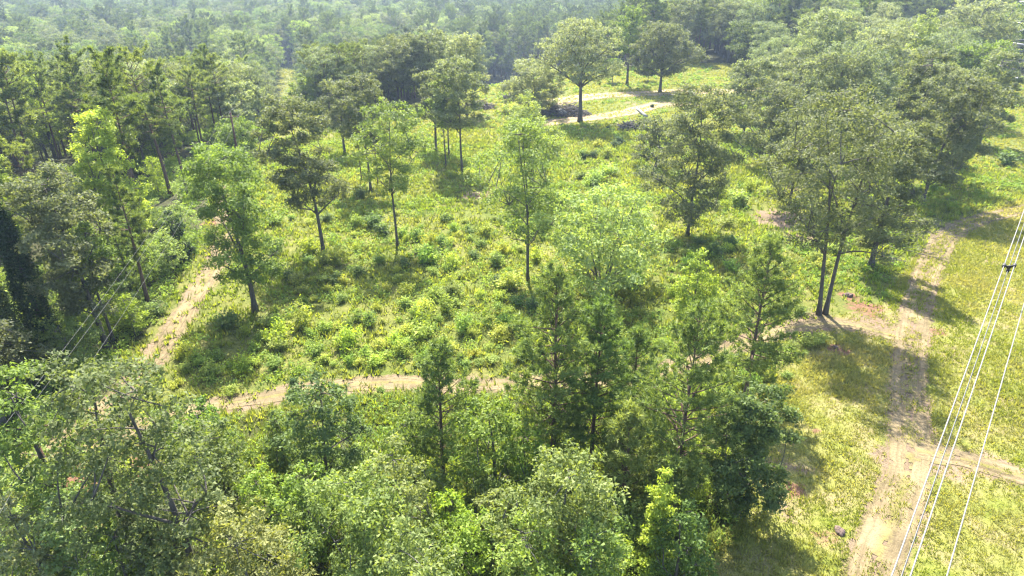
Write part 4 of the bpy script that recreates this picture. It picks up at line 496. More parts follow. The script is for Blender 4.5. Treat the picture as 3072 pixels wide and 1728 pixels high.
('pin0', -60.93, 247.01, 1.04, 1.09, 5.73, (0.133, 0.165, 0.046), 'olive-green tall pine far left of the tall slim poplar', 'W'),
('pin1', -55.07, 248.42, 0.83, 0.89, 1.0, (0.134, 0.167, 0.047), 'olive-green pine far behind the pale olive clump oak', 'W'),
('oak1', -97.78, 235.49, 0.85, 0.83, 3.64, (0.124, 0.145, 0.075), 'olive oak far in front of the forest corridor', 'W'),
('rnd1', -124.88, 222.66, 0.99, 0.95, 3.93, (0.127, 0.174, 0.049), 'light green leafy tree far behind the end-of-row pine', 'W'),
('oak1', 80.47, 242.93, 1.11, 1.1, 4.59, (0.146, 0.182, 0.098), 'greyish oak well behind the dark round oak', 'W'),
('pin1', -39.22, 252.9, 1.07, 1.0, 2.6, (0.162, 0.201, 0.057), 'olive-green tall pine far behind and left of the tall slim poplar', 'W'),
('pin1', -25.01, 255.09, 0.86, 0.92, 4.63, (0.126, 0.17, 0.047), 'dark green pine far behind and left of the small spindly tree', 'W'),
('pin2', -117.4, 228.02, 0.9, 0.9, 5.74, (0.133, 0.164, 0.046), 'olive-green pine far in front of the forest corridor', 'W'),
('pin0', -84.84, 242.08, 0.86, 0.81, 4.41, (0.167, 0.207, 0.058), 'olive-green pine far behind and left of the tall olive oak', 'W'),
('oak0', 101.89, 251.68, 0.96, 1.02, 4.96, (0.124, 0.143, 0.071), 'dark oak far behind and left of the brownish grey oak', 'R'),
('pin0', 33.59, 254.4, 0.85, 0.7, 1.35, (0.116, 0.157, 0.043), 'dark green pine far behind the small spindly tree', 'W'),
('oak0', 111.08, 248.03, 1.03, 1.1, 4.97, (0.137, 0.16, 0.082), 'olive oak far behind and right of the dark round oak', 'R'),
('rnd0', -20.19, 255.98, 1.04, 1.0, 1.67, (0.148, 0.183, 0.099), 'grey-green leafy tree far behind and left of the small spindly tree', 'W'),
('oak0', -156.12, 203.99, 0.83, 0.88, 3.1, (0.141, 0.165, 0.085), 'olive oak far behind and left of the end-of-row pine', 'W'),
('oak2', -128.05, 222.74, 1.02, 1.05, 5.13, (0.124, 0.145, 0.075), 'olive oak far in front and left of the forest corridor', 'W'),
('oak2', -93.94, 239.59, 0.91, 0.85, 1.23, (0.129, 0.16, 0.087), 'greyish oak far in front of the forest corridor', 'W'),
('rnd0', -96.84, 238.51, 1.1, 1.05, 4.25, (0.139, 0.191, 0.053), 'light green leafy tree far in front of the forest corridor', 'W'),
('oak0', -136.59, 218.45, 0.87, 0.9, 3.36, (0.132, 0.164, 0.088), 'greyish oak far behind the slim edge pine', 'W'),
('rnd0', -150.58, 209.56, 1.11, 1.04, 6.1, (0.139, 0.199, 0.046), 'mid-green leafy tree far behind and left of the thin close pine', 'W'),
('pin0', 49.21, 253.34, 1.06, 1.08, 4.38, (0.132, 0.178, 0.049), 'dark green tall pine far left of the dark round oak', 'W'),
('pin1', -26.21, 257.37, 0.84, 0.85, 3.05, (0.137, 0.17, 0.048), 'olive-green pine far behind and left of the small spindly tree', 'W'),
('rnd0', -48.84, 254.14, 0.93, 0.86, 2.36, (0.117, 0.168, 0.039), 'mid-green leafy tree far in front of the forest corridor', 'W'),
('pin0', -68.22, 249.73, 1.02, 1.02, 2.55, (0.102, 0.137, 0.038), 'dark green tall pine far in front of the forest corridor', 'W'),
('pin2', -137.11, 219.7, 0.95, 0.9, 0.76, (0.117, 0.157, 0.044), 'dark green pine far in front and left of the forest corridor', 'W'),
('oak2', 123.43, 244.86, 1.02, 1.06, 5.44, (0.192, 0.215, 0.119), 'pale olive oak far in front and left of the deep green tower tree', 'R'),
('pin1', -121.92, 228.81, 0.92, 0.99, 3.51, (0.114, 0.153, 0.043), 'dark green pine far behind and left of the bright corridor tree', 'W'),
('pin0', 64.88, 251.29, 1.05, 1.06, 2.24, (0.134, 0.166, 0.047), 'olive-green tall pine well behind and left of the dark round oak', 'W'),
('pin0', 43.61, 255.97, 0.67, 0.6, 1.8, (0.098, 0.132, 0.037), 'dark green pine far behind the thin young tree', 'W'),
('oak2', -55.64, 254.11, 0.9, 0.84, 4.21, (0.209, 0.235, 0.13), 'pale olive oak far behind the tall olive oak', 'W'),
('rnd0', -62.75, 252.66, 1.03, 0.96, 5.58, (0.126, 0.156, 0.084), 'grey-green leafy tree far in front of the forest corridor', 'W'),
('sap0', -20.5, 34.16, 0.84, 0.73, 3.62, (0.124, 0.178, 0.041), 'dark green sapling close behind and left of the two-trunked dark tree', 'S'),
('sap0', -13.44, 34.79, 0.76, 0.69, 3.15, (0.128, 0.176, 0.049), 'fresh green sapling close left of the rounded blue-green tree', 'S'),
('sap1', -28.21, 37.77, 0.64, 0.59, 3.59, (0.203, 0.27, 0.041), 'yellow-green sapling a few steps behind and left of the green young tree', 'S'),
('sap1', -4.61, 29.15, 0.86, 0.98, 6.14, (0.124, 0.178, 0.041), 'dark green sapling close in front and left of the yellow-green young tree', 'S'),
('sap1', -10.28, 36.47, 0.75, 0.82, 1.17, (0.203, 0.27, 0.088), 'pale green sapling close right of the rounded blue-green tree', 'S'),
('sap1', -28.77, 29.82, 0.98, 1.02, 3.56, (0.203, 0.27, 0.088), 'pale green sapling close behind the pale grey willow', 'S'),
('sap3', -12.95, 29.88, 0.8, 0.87, 3.61, (0.128, 0.176, 0.049), 'fresh green sapling close left of the leafy young tree', 'S'),
('sap3', 1.27, 31.98, 0.78, 0.68, 2.42, (0.203, 0.27, 0.041), 'yellow-green sapling close behind and right of the small bare-trunk tree', 'S'),
('sap1', 8.52, 30.06, 0.64, 0.7, 6.14, (0.203, 0.27, 0.088), 'pale green sapling close behind the narrow bright sweetgum', 'S'),
('sap3', 0.98, 28.2, 1.05, 1.18, 6.14, (0.128, 0.176, 0.049), 'fresh green sapling close behind and left of the wide grey-green tree', 'S'),
('sap2', -31.33, 30.76, 0.69, 0.74, 6.12, (0.124, 0.178, 0.041), 'dark green sapling a few steps behind the pale grey willow', 'S'),
('sap0', 3.34, 40.4, 0.94, 1.04, 2.51, (0.124, 0.178, 0.041), 'dark green sapling close behind the tallest young pine', 'S'),
('sap0', -24.18, 38.25, 1.02, 1.08, 3.34, (0.128, 0.176, 0.049), 'fresh green sapling close behind and left of the green young tree', 'S'),
('sap1', -7.35, 28.61, 1.05, 0.99, 3.15, (0.128, 0.176, 0.049), 'fresh green sapling close in front and left of the pale-topped tree', 'S'),
('sap1', -16.92, 34.87, 0.67, 0.57, 2.06, (0.203, 0.27, 0.041), 'yellow-green sapling close right of the two-trunked dark tree', 'S'),
('sap0', -2.95, 35.15, 0.77, 0.66, 4.54, (0.203, 0.27, 0.041), 'yellow-green sapling close left of the crooked leafy tree', 'S'),
('sap2', 5.65, 28.18, 0.8, 0.74, 4.51, (0.203, 0.27, 0.041), 'yellow-green sapling close in front and left of the narrow bright sweetgum', 'S'),
('sap0', -22.24, 29.48, 0.65, 0.62, 2.71, (0.124, 0.178, 0.041), 'dark green sapling close right of the soft silvery willow', 'S'),
('sap3', -30.77, 33.81, 0.6, 0.6, 5.11, (0.124, 0.178, 0.041), 'dark green sapling a few steps behind the oak over the wires', 'S'),
('sap3', -4.69, 32.39, 0.96, 0.92, 6.27, (0.128, 0.176, 0.049), 'fresh green sapling close behind the yellow-green young tree', 'S'),
('sap3', 6.27, 31.37, 1.03, 0.89, 2.27, (0.124, 0.178, 0.041), 'dark green sapling close in front of the bushy yellowish pine', 'S'),
('sap3', 12.03, 35.64, 0.69, 0.64, 0.11, (0.203, 0.27, 0.041), 'yellow-green sapling close behind and right of the broad young pine', 'S'),
('sap0', 1.78, 37.03, 0.59, 0.53, 2.65, (0.203, 0.27, 0.041), 'yellow-green sapling close behind and right of the yellowish young tree', 'S'),
('sap3', -19.7, 31.2, 0.55, 0.58, 4.12, (0.203, 0.27, 0.088), 'pale green sapling close in front and left of the two-trunked dark tree', 'S'),
('sap2', -6.99, 37.97, 0.92, 1.06, 5.58, (0.124, 0.178, 0.041), 'dark green sapling close behind and left of the young lone pine', 'S'),
('sap2', 9.85, 33.27, 0.99, 1.07, 6.04, (0.128, 0.176, 0.049), 'fresh green sapling close in front of the broad young pine', 'S'),
('sap1', -25.71, 34.2, 0.85, 0.73, 3.86, (0.124, 0.178, 0.041), 'dark green sapling a few steps left of the green young tree', 'S'),
('sap2', -25.77, 29.36, 0.91, 0.95, 1.72, (0.124, 0.178, 0.041), 'dark green sapling close behind and left of the oak over the wires', 'S'),
('sap0', -22.98, 32.14, 0.95, 0.98, 1.71, (0.124, 0.178, 0.041), 'dark green sapling close right of the oak over the wires', 'S'),
('sap0', 12.13, 40.12, 1.02, 1.15, 2.78, (0.203, 0.27, 0.041), 'yellow-green sapling close right of the half-hidden small pine', 'S'),
('sap2', -34.41, 35.33, 1.07, 0.99, 5.13, (0.203, 0.27, 0.088), 'pale green sapling well behind the oak over the wires', 'S'),
('sap3', -13.85, 37.94, 0.69, 0.7, 0.56, (0.124, 0.178, 0.041), 'dark green sapling close in front and right of the light green sweetgum', 'S'),
('sap1', -20.45, 37.36, 1.05, 1.16, 4.15, (0.124, 0.178, 0.041), 'dark green sapling close in front and right of the green young tree', 'S'),
('sap0', 7.73, 39.68, 0.91, 0.89, 2.5, (0.128, 0.176, 0.049), 'fresh green sapling close behind and right of the dense dark young pine', 'S'),
('sap3', -9.12, 32.54, 0.75, 0.8, 0.2, (0.124, 0.178, 0.041), 'dark green sapling close right of the leafy young tree', 'S'),
('sap2', -17.43, 29.31, 0.69, 0.75, 3.13, (0.203, 0.27, 0.041), 'yellow-green sapling close behind and right of the low dark oak', 'S'),
('sap1', -1.62, 32.68, 0.87, 0.96, 4.79, (0.128, 0.176, 0.049), 'fresh green sapling close in front of the crooked leafy tree', 'S'),
('sap2', 9.6, 37.05, 0.67, 0.71, 4.37, (0.124, 0.178, 0.041), 'dark green sapling close behind and left of the broad young pine', 'S'),
('sap3', -37.41, 49.79, 0.63, 0.63, 4.79, (0.124, 0.178, 0.041), 'dark green sapling a few steps in front and right of the creeper-wrapped tree', 'S'),
('sap2', -51.33, 61.48, 0.96, 0.86, 5.96, (0.124, 0.178, 0.041), 'dark green sapling well left of the leafy understory tree', 'S'),
('sap1', -45.84, 65.29, 0.57, 0.49, 3.59, (0.128, 0.176, 0.049), 'fresh green sapling a few steps left of the leafy understory tree', 'S'),
('sap3', -44.25, 50.53, 1.03, 0.9, 3.81, (0.128, 0.176, 0.049), 'fresh green sapling close behind the creeper-wrapped tree', 'S'),
('sap3', -45.47, 74.03, 1.08, 1.14, 5.92, (0.128, 0.176, 0.049), 'fresh green sapling a few steps in front of the brilliant yellow sweetgum', 'S'),
('sap3', -50.29, 102.33, 0.85, 0.77, 3.62, (0.203, 0.27, 0.088), 'pale green sapling close in front and right of the tall roadside pine', 'S'),
('sap0', -58.09, 132.93, 0.78, 0.78, 4.3, (0.124, 0.178, 0.041), 'dark green sapling close right of the straight pine', 'S'),
('sap3', -45.18, 77.0, 0.7, 0.62, 3.7, (0.203, 0.27, 0.088), 'pale green sapling close in front and right of the brilliant yellow sweetgum', 'S'),
('sap2', -48.86, 87.5, 0.68, 0.71, 2.51, (0.203, 0.27, 0.088), 'pale green sapling a few steps right of the paler thin sweetgum', 'S'),
('sap1', -37.52, 59.27, 0.81, 0.79, 3.09, (0.203, 0.27, 0.041), 'yellow-green sapling close right of the slim tree beside it', 'S'),
('sap0', -53.19, 72.78, 0.72, 0.63, 4.75, (0.128, 0.176, 0.049), 'fresh green sapling close in front and left of the grey-green loose tree', 'S'),
('sap1', -54.59, 81.09, 0.66, 0.57, 5.36, (0.124, 0.178, 0.041), 'dark green sapling close in front and left of the paler thin sweetgum', 'S'),
('sap2', -41.99, 62.2, 0.7, 0.6, 3.78, (0.203, 0.27, 0.041), 'yellow-green sapling a few steps in front and left of the dark verge pine', 'S'),
('sap2', -55.63, 103.22, 0.91, 1.01, 0.77, (0.203, 0.27, 0.041), 'yellow-green sapling close behind and left of the tallest leaning pine', 'S'),
('sap1', -42.02, 70.79, 0.6, 0.58, 4.07, (0.124, 0.178, 0.041), 'dark green sapling close behind and right of the leafy understory tree', 'S'),
('sap0', -49.05, 72.75, 0.96, 0.85, 4.18, (0.203, 0.27, 0.088), 'pale green sapling a few steps in front of the grey-green loose tree', 'S'),
('sap3', -42.93, 65.88, 1.03, 0.98, 1.02, (0.203, 0.27, 0.088), 'pale green sapling close in front and left of the leafy understory tree', 'S'),
('sap3', -46.33, 60.17, 0.68, 0.75, 6.02, (0.128, 0.176, 0.049), 'fresh green sapling a few steps behind the ivy-smothered column', 'S'),
('sap2', -41.34, 59.43, 0.7, 0.71, 0.74, (0.203, 0.27, 0.041), 'yellow-green sapling close behind the slim tree beside it', 'S'),
('sap0', -50.89, 70.19, 0.71, 0.67, 2.18, (0.203, 0.27, 0.041), 'yellow-green sapling a few steps in front of the grey-green loose tree', 'S'),
('sap1', -43.78, 56.69, 0.8, 0.9, 2.03, (0.203, 0.27, 0.088), 'pale green sapling close behind the ivy-smothered column', 'S'),
('sap3', -47.56, 55.86, 0.57, 0.55, 0.16, (0.203, 0.27, 0.088), 'pale green sapling a few steps behind and left of the ivy-smothered column', 'S'),
('sap1', -46.15, 53.55, 0.77, 0.83, 0.46, (0.203, 0.27, 0.041), 'yellow-green sapling close behind and left of the ivy-smothered column', 'S'),
('sap0', -49.63, 64.39, 0.81, 0.87, 3.94, (0.124, 0.178, 0.041), 'dark green sapling a few steps left of the leafy understory tree', 'S'),
('sap3', -71.26, 138.86, 1.05, 1.03, 2.31, (0.124, 0.178, 0.041), 'dark green sapling well left of the second row pine', 'S'),
('sap2', -50.22, 79.96, 0.56, 0.52, 4.68, (0.203, 0.27, 0.041), 'yellow-green sapling close behind and left of the brilliant yellow sweetgum', 'S'),
('sap0', -39.82, 54.95, 0.88, 0.94, 0.67, (0.203, 0.27, 0.088), 'pale green sapling close left of the curved black-trunked oak', 'S'),
('sap2', -53.79, 65.41, 0.71, 0.73, 0.24, (0.203, 0.27, 0.041), 'yellow-green sapling well in front and left of the grey-green loose tree', 'S'),
('sap3', -49.13, 58.49, 1.04, 1.05, 2.08, (0.203, 0.27, 0.088), 'pale green sapling a few steps behind the ivy-smothered column', 'S'),
('sap3', -44.98, 87.1, 0.83, 0.71, 0.15, (0.203, 0.27, 0.088), 'pale green sapling a few steps behind and right of the brilliant yellow sweetgum', 'S'),
('sap2', -39.55, 51.9, 0.99, 0.95, 4.88, (0.128, 0.176, 0.049), 'fresh green sapling close in front of the ivy-smothered column', 'S'),
('sap2', -40.48, 73.07, 0.93, 0.89, 3.39, (0.203, 0.27, 0.088), 'pale green sapling close in front of the dark dense cedar', 'S'),
('sap2', -41.82, 79.04, 0.78, 0.84, 3.65, (0.128, 0.176, 0.049), 'fresh green sapling close behind the dark dense cedar', 'S'),
('sap0', -38.81, 61.71, 0.65, 0.57, 2.68, (0.128, 0.176, 0.049), 'fresh green sapling close behind and right of the slim tree beside it', 'S'),
]
SHRUBS = [
(5, -28.82, 60.35, 1.62, 1.38, 1.66, (0.101, 0.146, 0.035), 'dark green bush a few steps in front and left of the large green roadside oak'),
(3, -12.99, 75.39, 1.19, 1.01, 2.84, (0.093, 0.14, 0.038), 'dark green bush a few steps in front of the feathery elm'),
(2, -1.74, 71.03, 0.87, 0.74, 5.61, (0.046, 0.081, 0.029), 'dark green small bush close left of the slender twin poplar'),
(3, -26.2, 72.32, 1.06, 0.9, 5.32, (0.103, 0.152, 0.036), 'dark green bush a few steps in front and left of the dark leaning oak'),
(3, -23.32, 100.76, 1.61, 1.36, 5.08, (0.098, 0.142, 0.037), 'dark green bush a few steps in front of the slanting bare oak'),
(6, -20.34, 71.11, 1.31, 1.11, 0.74, (0.104, 0.147, 0.041), 'dark green bush a few steps in front of the dark leaning oak'),
(4, -18.05, 73.44, 1.34, 1.14, 3.43, (0.099, 0.148, 0.035), 'dark green bush a few steps in front and right of the dark leaning oak'),
(5, -17.31, 85.9, 1.53, 1.3, 5.17, (0.093, 0.141, 0.037), 'dark green bush a few steps behind the feathery elm'),
(5, -9.54, 79.32, 1.0, 0.85, 4.9, (0.101, 0.146, 0.034), 'dark green small bush a few steps in front and right of the feathery elm'),
(5, -4.62, 78.25, 1.06, 0.9, 5.71, (0.095, 0.147, 0.035), 'dark green small bush well behind and left of the slender twin poplar'),
(5, -19.18, 88.82, 1.83, 1.56, 0.55, (0.101, 0.161, 0.036), 'dark green bush well behind and right of the dark leaning oak'),
(6, 23.75, 112.24, 1.92, 1.63, 5.59, (0.103, 0.142, 0.038), 'dark green bush a few steps in front of the short dark oak'),
(6, 22.45, 114.54, 1.63, 1.39, 2.61, (0.104, 0.153, 0.039), 'dark green bush well behind and right of the leafy poplar'),
(4, 25.21, 79.38, 1.67, 1.42, 5.73, (0.102, 0.158, 0.041), 'dark green bush a few steps in front and right of the slim lone oak'),
(6, 28.45, 81.91, 1.47, 1.25, 4.68, (0.087, 0.152, 0.037), 'dark green bush well in front of the dry bare patch'),
(3, 24.36, 82.02, 1.23, 1.04, 3.63, (0.087, 0.143, 0.038), 'dark green bush a few steps in front of the slim lone oak'),
(0, 20.76, 147.43, 0.9, 0.76, 5.82, (0.045, 0.08, 0.028), 'dark green small bush well in front and right of the lone umbrella oak'),
(7, 10.79, 149.75, 0.66, 0.56, 1.85, (0.042, 0.085, 0.025), 'dark green small bush a few steps in front and left of the lone umbrella oak'),
(4, 15.05, 125.78, 1.42, 1.2, 4.91, (0.043, 0.078, 0.027), 'dark green small bush well left of the short dark oak'),
(0, 20.43, 132.48, 1.48, 1.26, 1.28, (0.049, 0.085, 0.028), 'dark green small bush well behind and left of the short dark oak'),
(5, 89.15, 120.52, 2.39, 2.03, 3.04, (0.099, 0.153, 0.041), 'dark green bush well right of the mid-sized oak'),
(7, 43.74, 107.86, 1.24, 1.05, 3.13, (0.044, 0.092, 0.027), 'dark green small bush well behind the drooping oak'),
(2, 49.5, 84.43, 1.13, 0.96, 5.5, (0.097, 0.16, 0.038), 'dark green small bush close in front and left of the grey fallen branches'),
(2, -37.9, 61.51, 1.55, 1.32, 2.94, (0.102, 0.142, 0.041), 'dark green bush close behind and right of the slim tree beside it'),
(2, -37.04, 63.19, 1.19, 1.01, 4.65, (0.104, 0.163, 0.034), 'dark green bush close left of the straight dirt road'),
(4, -39.97, 62.37, 1.18, 1.0, 5.11, (0.1, 0.169, 0.036), 'dark green bush close in front and left of the dark verge pine'),
(1, -19.23, 50.47, 0.67, 0.57, 4.83, (0.046, 0.09, 0.026), 'dark green small bush well behind and right of the small fresh tree'),
(6, 34.68, 171.68, 0.84, 0.72, 2.85, (0.046, 0.092, 0.028), 'dark green small bush well behind and right of the sandy track'),
(5, 21.63, 135.43, 1.36, 1.16, 5.24, (0.047, 0.09, 0.029), 'dark green small bush well in front of the lone umbrella oak'),
(0, 63.34, 103.04, 1.79, 1.52, 4.31, (0.096, 0.144, 0.038), 'dark green bush a few steps behind the slanting oak'),
(3, 0.51, 65.18, 1.22, 1.04, 6.04, (0.089, 0.161, 0.037), 'dark green bush a few steps in front of the slender twin poplar'),
(6, 2.2, 64.25, 1.21, 1.02, 3.75, (0.092, 0.146, 0.039), 'dark green bush well in front and left of the airy pale willow'),
(1, -5.83, 86.55, 1.28, 1.09, 2.63, (0.102, 0.159, 0.036), 'dark green bush well right of the feathery elm'),
(2, -26.16, 90.32, 1.33, 1.13, 1.71, (0.096, 0.142, 0.04), 'dark green bush well behind the dark leaning oak'),
(4, -29.99, 79.26, 1.19, 1.01, 0.48, (0.087, 0.141, 0.038), 'dark green bush a few steps left of the dark leaning oak'),
(1, -28.96, 53.65, 1.22, 0.98, 2.97, (0.205, 0.288, 0.045), 'leafy spreading bush well in front and right of the curved black-trunked oak'),
(4, -27.57, 54.34, 1.06, 0.85, 1.82, (0.154, 0.222, 0.038), 'leafy spreading bush well in front and left of the large green roadside oak'),
(5, -21.79, 53.05, 1.04, 0.83, 1.28, (0.138, 0.203, 0.034), 'leafy spreading bush well behind and right of the small fresh tree'),
(2, -23.72, 53.35, 0.69, 0.56, 1.74, (0.215, 0.245, 0.047), 'leafy bush well in front of the large green roadside oak'),
(4, -24.26, 48.9, 0.98, 0.78, 5.2, (0.221, 0.273, 0.041), 'leafy spreading bush a few steps behind the small fresh tree'),
(5, -4.3, 53.05, 0.86, 0.69, 4.68, (0.138, 0.211, 0.038), 'leafy bush close behind and right of the curve of the dirt path'),
(0, -3.04, 53.35, 0.78, 0.63, 6.24, (0.149, 0.204, 0.036), 'leafy bush a few steps behind and right of the curve of the dirt path'),
(1, -5.37, 52.75, 0.69, 0.55, 2.4, (0.225, 0.291, 0.044), 'leafy bush well behind and left of the tallest young pine'),
(5, -16.44, 53.48, 0.52, 0.42, 6.18, (0.204, 0.275, 0.045), 'leafy bush well behind and left of the curve of the dirt path'),
(3, -15.24, 55.62, 0.72, 0.57, 4.92, (0.215, 0.247, 0.041), 'leafy bush well in front and right of the large green roadside oak'),
(6, -13.4, 61.46, 0.58, 0.47, 1.82, (0.217, 0.245, 0.043), 'leafy bush well behind the curve of the dirt path'),
(2, -19.58, 57.04, 0.55, 0.44, 4.74, (0.2, 0.271, 0.044), 'leafy bush well behind and right of the small fresh tree'),
(5, -2.21, 56.13, 0.63, 0.51, 2.34, (0.213, 0.276, 0.041), 'leafy bush well in front of the slender twin poplar'),
(5, -7.95, 60.12, 0.76, 0.61, 5.42, (0.142, 0.224, 0.038), 'leafy bush well in front and left of the slender twin poplar'),
(5, -29.64, 52.66, 0.86, 0.69, 0.53, (0.207, 0.259, 0.049), 'leafy bush well in front and right of the curved black-trunked oak'),
(6, -11.43, 64.89, 1.21, 0.97, 3.44, (0.213, 0.286, 0.049), 'leafy spreading bush well in front and left of the slender twin poplar'),
(1, -9.67, 64.4, 1.21, 0.97, 2.63, (0.191, 0.287, 0.041), 'leafy spreading bush well behind the curve of the dirt path'),
(0, -6.42, 72.26, 1.1, 0.88, 4.92, (0.215, 0.264, 0.048), 'leafy bush a few steps left of the slender twin poplar'),
(6, -9.46, 91.01, 1.34, 1.07, 2.57, (0.131, 0.195, 0.036), 'leafy bush well behind and right of the feathery elm'),
(2, -9.32, 73.35, 0.89, 0.72, 0.71, (0.201, 0.267, 0.047), 'leafy bush well in front of the feathery elm'),
(1, -2.15, 91.49, 1.08, 0.86, 3.67, (0.159, 0.199, 0.036), 'leafy bush well in front of the leafy poplar'),
(2, 13.13, 107.58, 2.47, 1.98, 2.4, (0.188, 0.273, 0.046), 'leafy spreading bush well right of the leafy poplar'),
(0, 17.3, 114.52, 1.96, 1.57, 0.72, (0.188, 0.268, 0.049), 'leafy spreading bush well in front and left of the short dark oak'),
(1, 11.57, 111.94, 1.6, 1.28, 0.22, (0.154, 0.203, 0.036), 'leafy bush well behind and right of the leafy poplar'),
(2, 31.08, 101.64, 2.65, 2.12, 1.73, (0.159, 0.205, 0.036), 'leafy spreading bush well left of the drooping oak'),
(6, 34.25, 97.79, 2.28, 1.82, 3.43, (0.193, 0.257, 0.048), 'leafy spreading bush a few steps behind and left of the dry bare patch'),
(3, 27.76, 112.09, 2.24, 1.79, 2.12, (0.185, 0.244, 0.042), 'leafy spreading bush a few steps in front and right of the short dark oak'),
(1, 30.04, 89.3, 1.58, 1.26, 6.18, (0.206, 0.245, 0.045), 'leafy spreading bush a few steps behind and right of the slim lone oak'),
(0, 30.24, 63.45, 1.19, 0.95, 5.55, (0.159, 0.212, 0.038), 'leafy spreading bush close in front and left of the double-trunked oak'),
(2, 26.62, 56.34, 0.91, 0.72, 1.19, (0.15, 0.192, 0.036), 'leafy bush well in front of the double-trunked oak'),
(5, 28.62, 57.07, 1.28, 1.02, 1.17, (0.214, 0.255, 0.047), 'leafy spreading bush a few steps in front of the double-trunked oak'),
(7, 30.11, 57.42, 0.92, 0.74, 2.86, (0.2, 0.247, 0.046), 'leafy bush a few steps in front of the double-trunked oak'),
(3, 67.73, 105.27, 1.52, 1.21, 3.95, (0.145, 0.224, 0.036), 'leafy bush a few steps right of the tall bare-trunked oak'),
(0, 60.29, 100.8, 1.61, 1.28, 2.13, (0.151, 0.193, 0.034), 'leafy spreading bush close behind and left of the slanting oak'),
(4, 56.07, 94.94, 1.66, 1.33, 4.98, (0.138, 0.195, 0.037), 'leafy spreading bush a few steps in front and left of the slanting oak'),
(4, 24.64, 51.45, 0.76, 0.61, 3.68, (0.153, 0.215, 0.038), 'leafy bush a few steps behind and right of the junction pine'),
(6, 21.61, 52.02, 0.68, 0.55, 4.61, (0.148, 0.206, 0.037), 'leafy bush a few steps behind the junction pine'),
(0, -11.32, 49.32, 0.57, 0.46, 0.95, (0.138, 0.212, 0.034), 'leafy bush a few steps left of the curve of the dirt path'),
(6, -11.67, 48.41, 0.48, 0.39, 2.36, (0.207, 0.252, 0.046), 'leafy bush well behind and right of the light green sweetgum'),
(3, 37.72, 200.5, 1.08, 0.86, 3.07, (0.198, 0.254, 0.048), 'leafy bush a few steps in front and right of the tall slim poplar'),
(5, -21.75, 77.82, 0.69, 0.84, 6.06, (0.212, 0.258, 0.041), 'light green low shrub close in front and right of the dark leaning oak'),
(1, -11.09, 56.57, 1.18, 1.42, 2.74, (0.244, 0.341, 0.036), 'yellow-green bush a few steps behind and left of the curve of the dirt path'),
(5, -18.49, 55.25, 0.99, 1.01, 1.92, (0.152, 0.218, 0.038), 'mid-green low shrub well in front of the large green roadside oak'),
(6, -23.13, 68.38, 1.12, 0.91, 5.37, (0.218, 0.248, 0.043), 'light green low shrub a few steps right of the large green roadside oak'),
(4, -3.61, 66.93, 0.86, 0.89, 0.41, (0.263, 0.336, 0.037), 'yellow-green low shrub a few steps in front and left of the slender twin poplar'),
(1, -3.68, 54.93, 0.73, 0.74, 0.52, (0.284, 0.285, 0.034), 'yellow-green low shrub a few steps behind and right of the curve of the dirt path'),
(2, 26.29, 83.68, 0.71, 0.62, 4.02, (0.221, 0.297, 0.047), 'light green low shrub close in front and right of the slim lone oak'),
(3, -7.05, 63.76, 1.46, 1.76, 2.58, (0.206, 0.265, 0.042), 'light green bush well in front and left of the slender twin poplar'),
(7, -19.11, 93.02, 0.8, 0.7, 3.83, (0.212, 0.275, 0.044), 'light green low shrub well behind the feathery elm'),
(1, -22.84, 57.31, 1.71, 2.01, 1.61, (0.263, 0.332, 0.037), 'yellow-green bush a few steps in front of the large green roadside oak'),
(0, 30.13, 74.23, 0.7, 0.52, 5.98, (0.267, 0.333, 0.039), 'yellow-green low shrub well behind and left of the double-trunked oak'),
(7, -9.54, 75.79, 1.18, 1.29, 2.18, (0.211, 0.292, 0.048), 'light green bush a few steps in front and right of the feathery elm'),
(3, -19.91, 58.65, 0.73, 0.82, 3.21, (0.201, 0.292, 0.043), 'light green low shrub well in front and right of the large green roadside oak'),
(4, -27.13, 51.41, 1.43, 1.3, 0.17, (0.21, 0.27, 0.045), 'light green bush well behind the small fresh tree'),
(2, -6.83, 69.7, 1.07, 1.32, 4.98, (0.27, 0.322, 0.038), 'yellow-green low shrub a few steps left of the slender twin poplar'),
(0, 13.9, 63.64, 1.19, 0.78, 3.01, (0.219, 0.262, 0.047), 'light green bush a few steps left of the bright sweetgum by the willow'),
(0, -24.83, 53.78, 0.74, 0.76, 5.3, (0.268, 0.28, 0.034), 'yellow-green low shrub well in front of the large green roadside oak'),
(4, 1.88, 147.81, 0.93, 1.05, 5.38, (0.259, 0.3, 0.038), 'yellow-green low shrub well in front and left of the lone umbrella oak'),
(3, -14.01, 53.55, 0.81, 0.64, 4.92, (0.253, 0.285, 0.035), 'yellow-green low shrub a few steps behind and left of the curve of the dirt path'),
(0, 28.22, 103.85, 1.48, 1.81, 2.92, (0.287, 0.29, 0.038), 'yellow-green bush well left of the drooping oak'),
(6, -6.14, 65.28, 1.01, 0.7, 1.48, (0.19, 0.252, 0.045), 'light green low shrub well in front and left of the slender twin poplar'),
(7, -0.45, 59.92, 1.15, 1.23, 3.73, (0.136, 0.227, 0.033), 'mid-green bush well behind and right of the curve of the dirt path'),
(5, -21.66, 71.53, 1.12, 0.74, 0.34, (0.225, 0.283, 0.049), 'light green low shrub a few steps in front of the dark leaning oak'),
(2, 12.44, 56.58, 0.86, 0.84, 0.22, (0.205, 0.294, 0.047), 'light green low shrub well behind and left of the junction pine'),
(2, 24.33, 80.48, 0.76, 0.68, 6.03, (0.277, 0.289, 0.035), 'yellow-green low shrub a few steps in front of the slim lone oak'),
(1, -16.69, 93.37, 0.69, 0.68, 4.48, (0.22, 0.246, 0.049), 'light green low shrub well in front of the slanting bare oak'),
(6, -13.92, 68.74, 0.83, 0.88, 5.05, (0.268, 0.283, 0.038), 'yellow-green low shrub well in front of the feathery elm'),
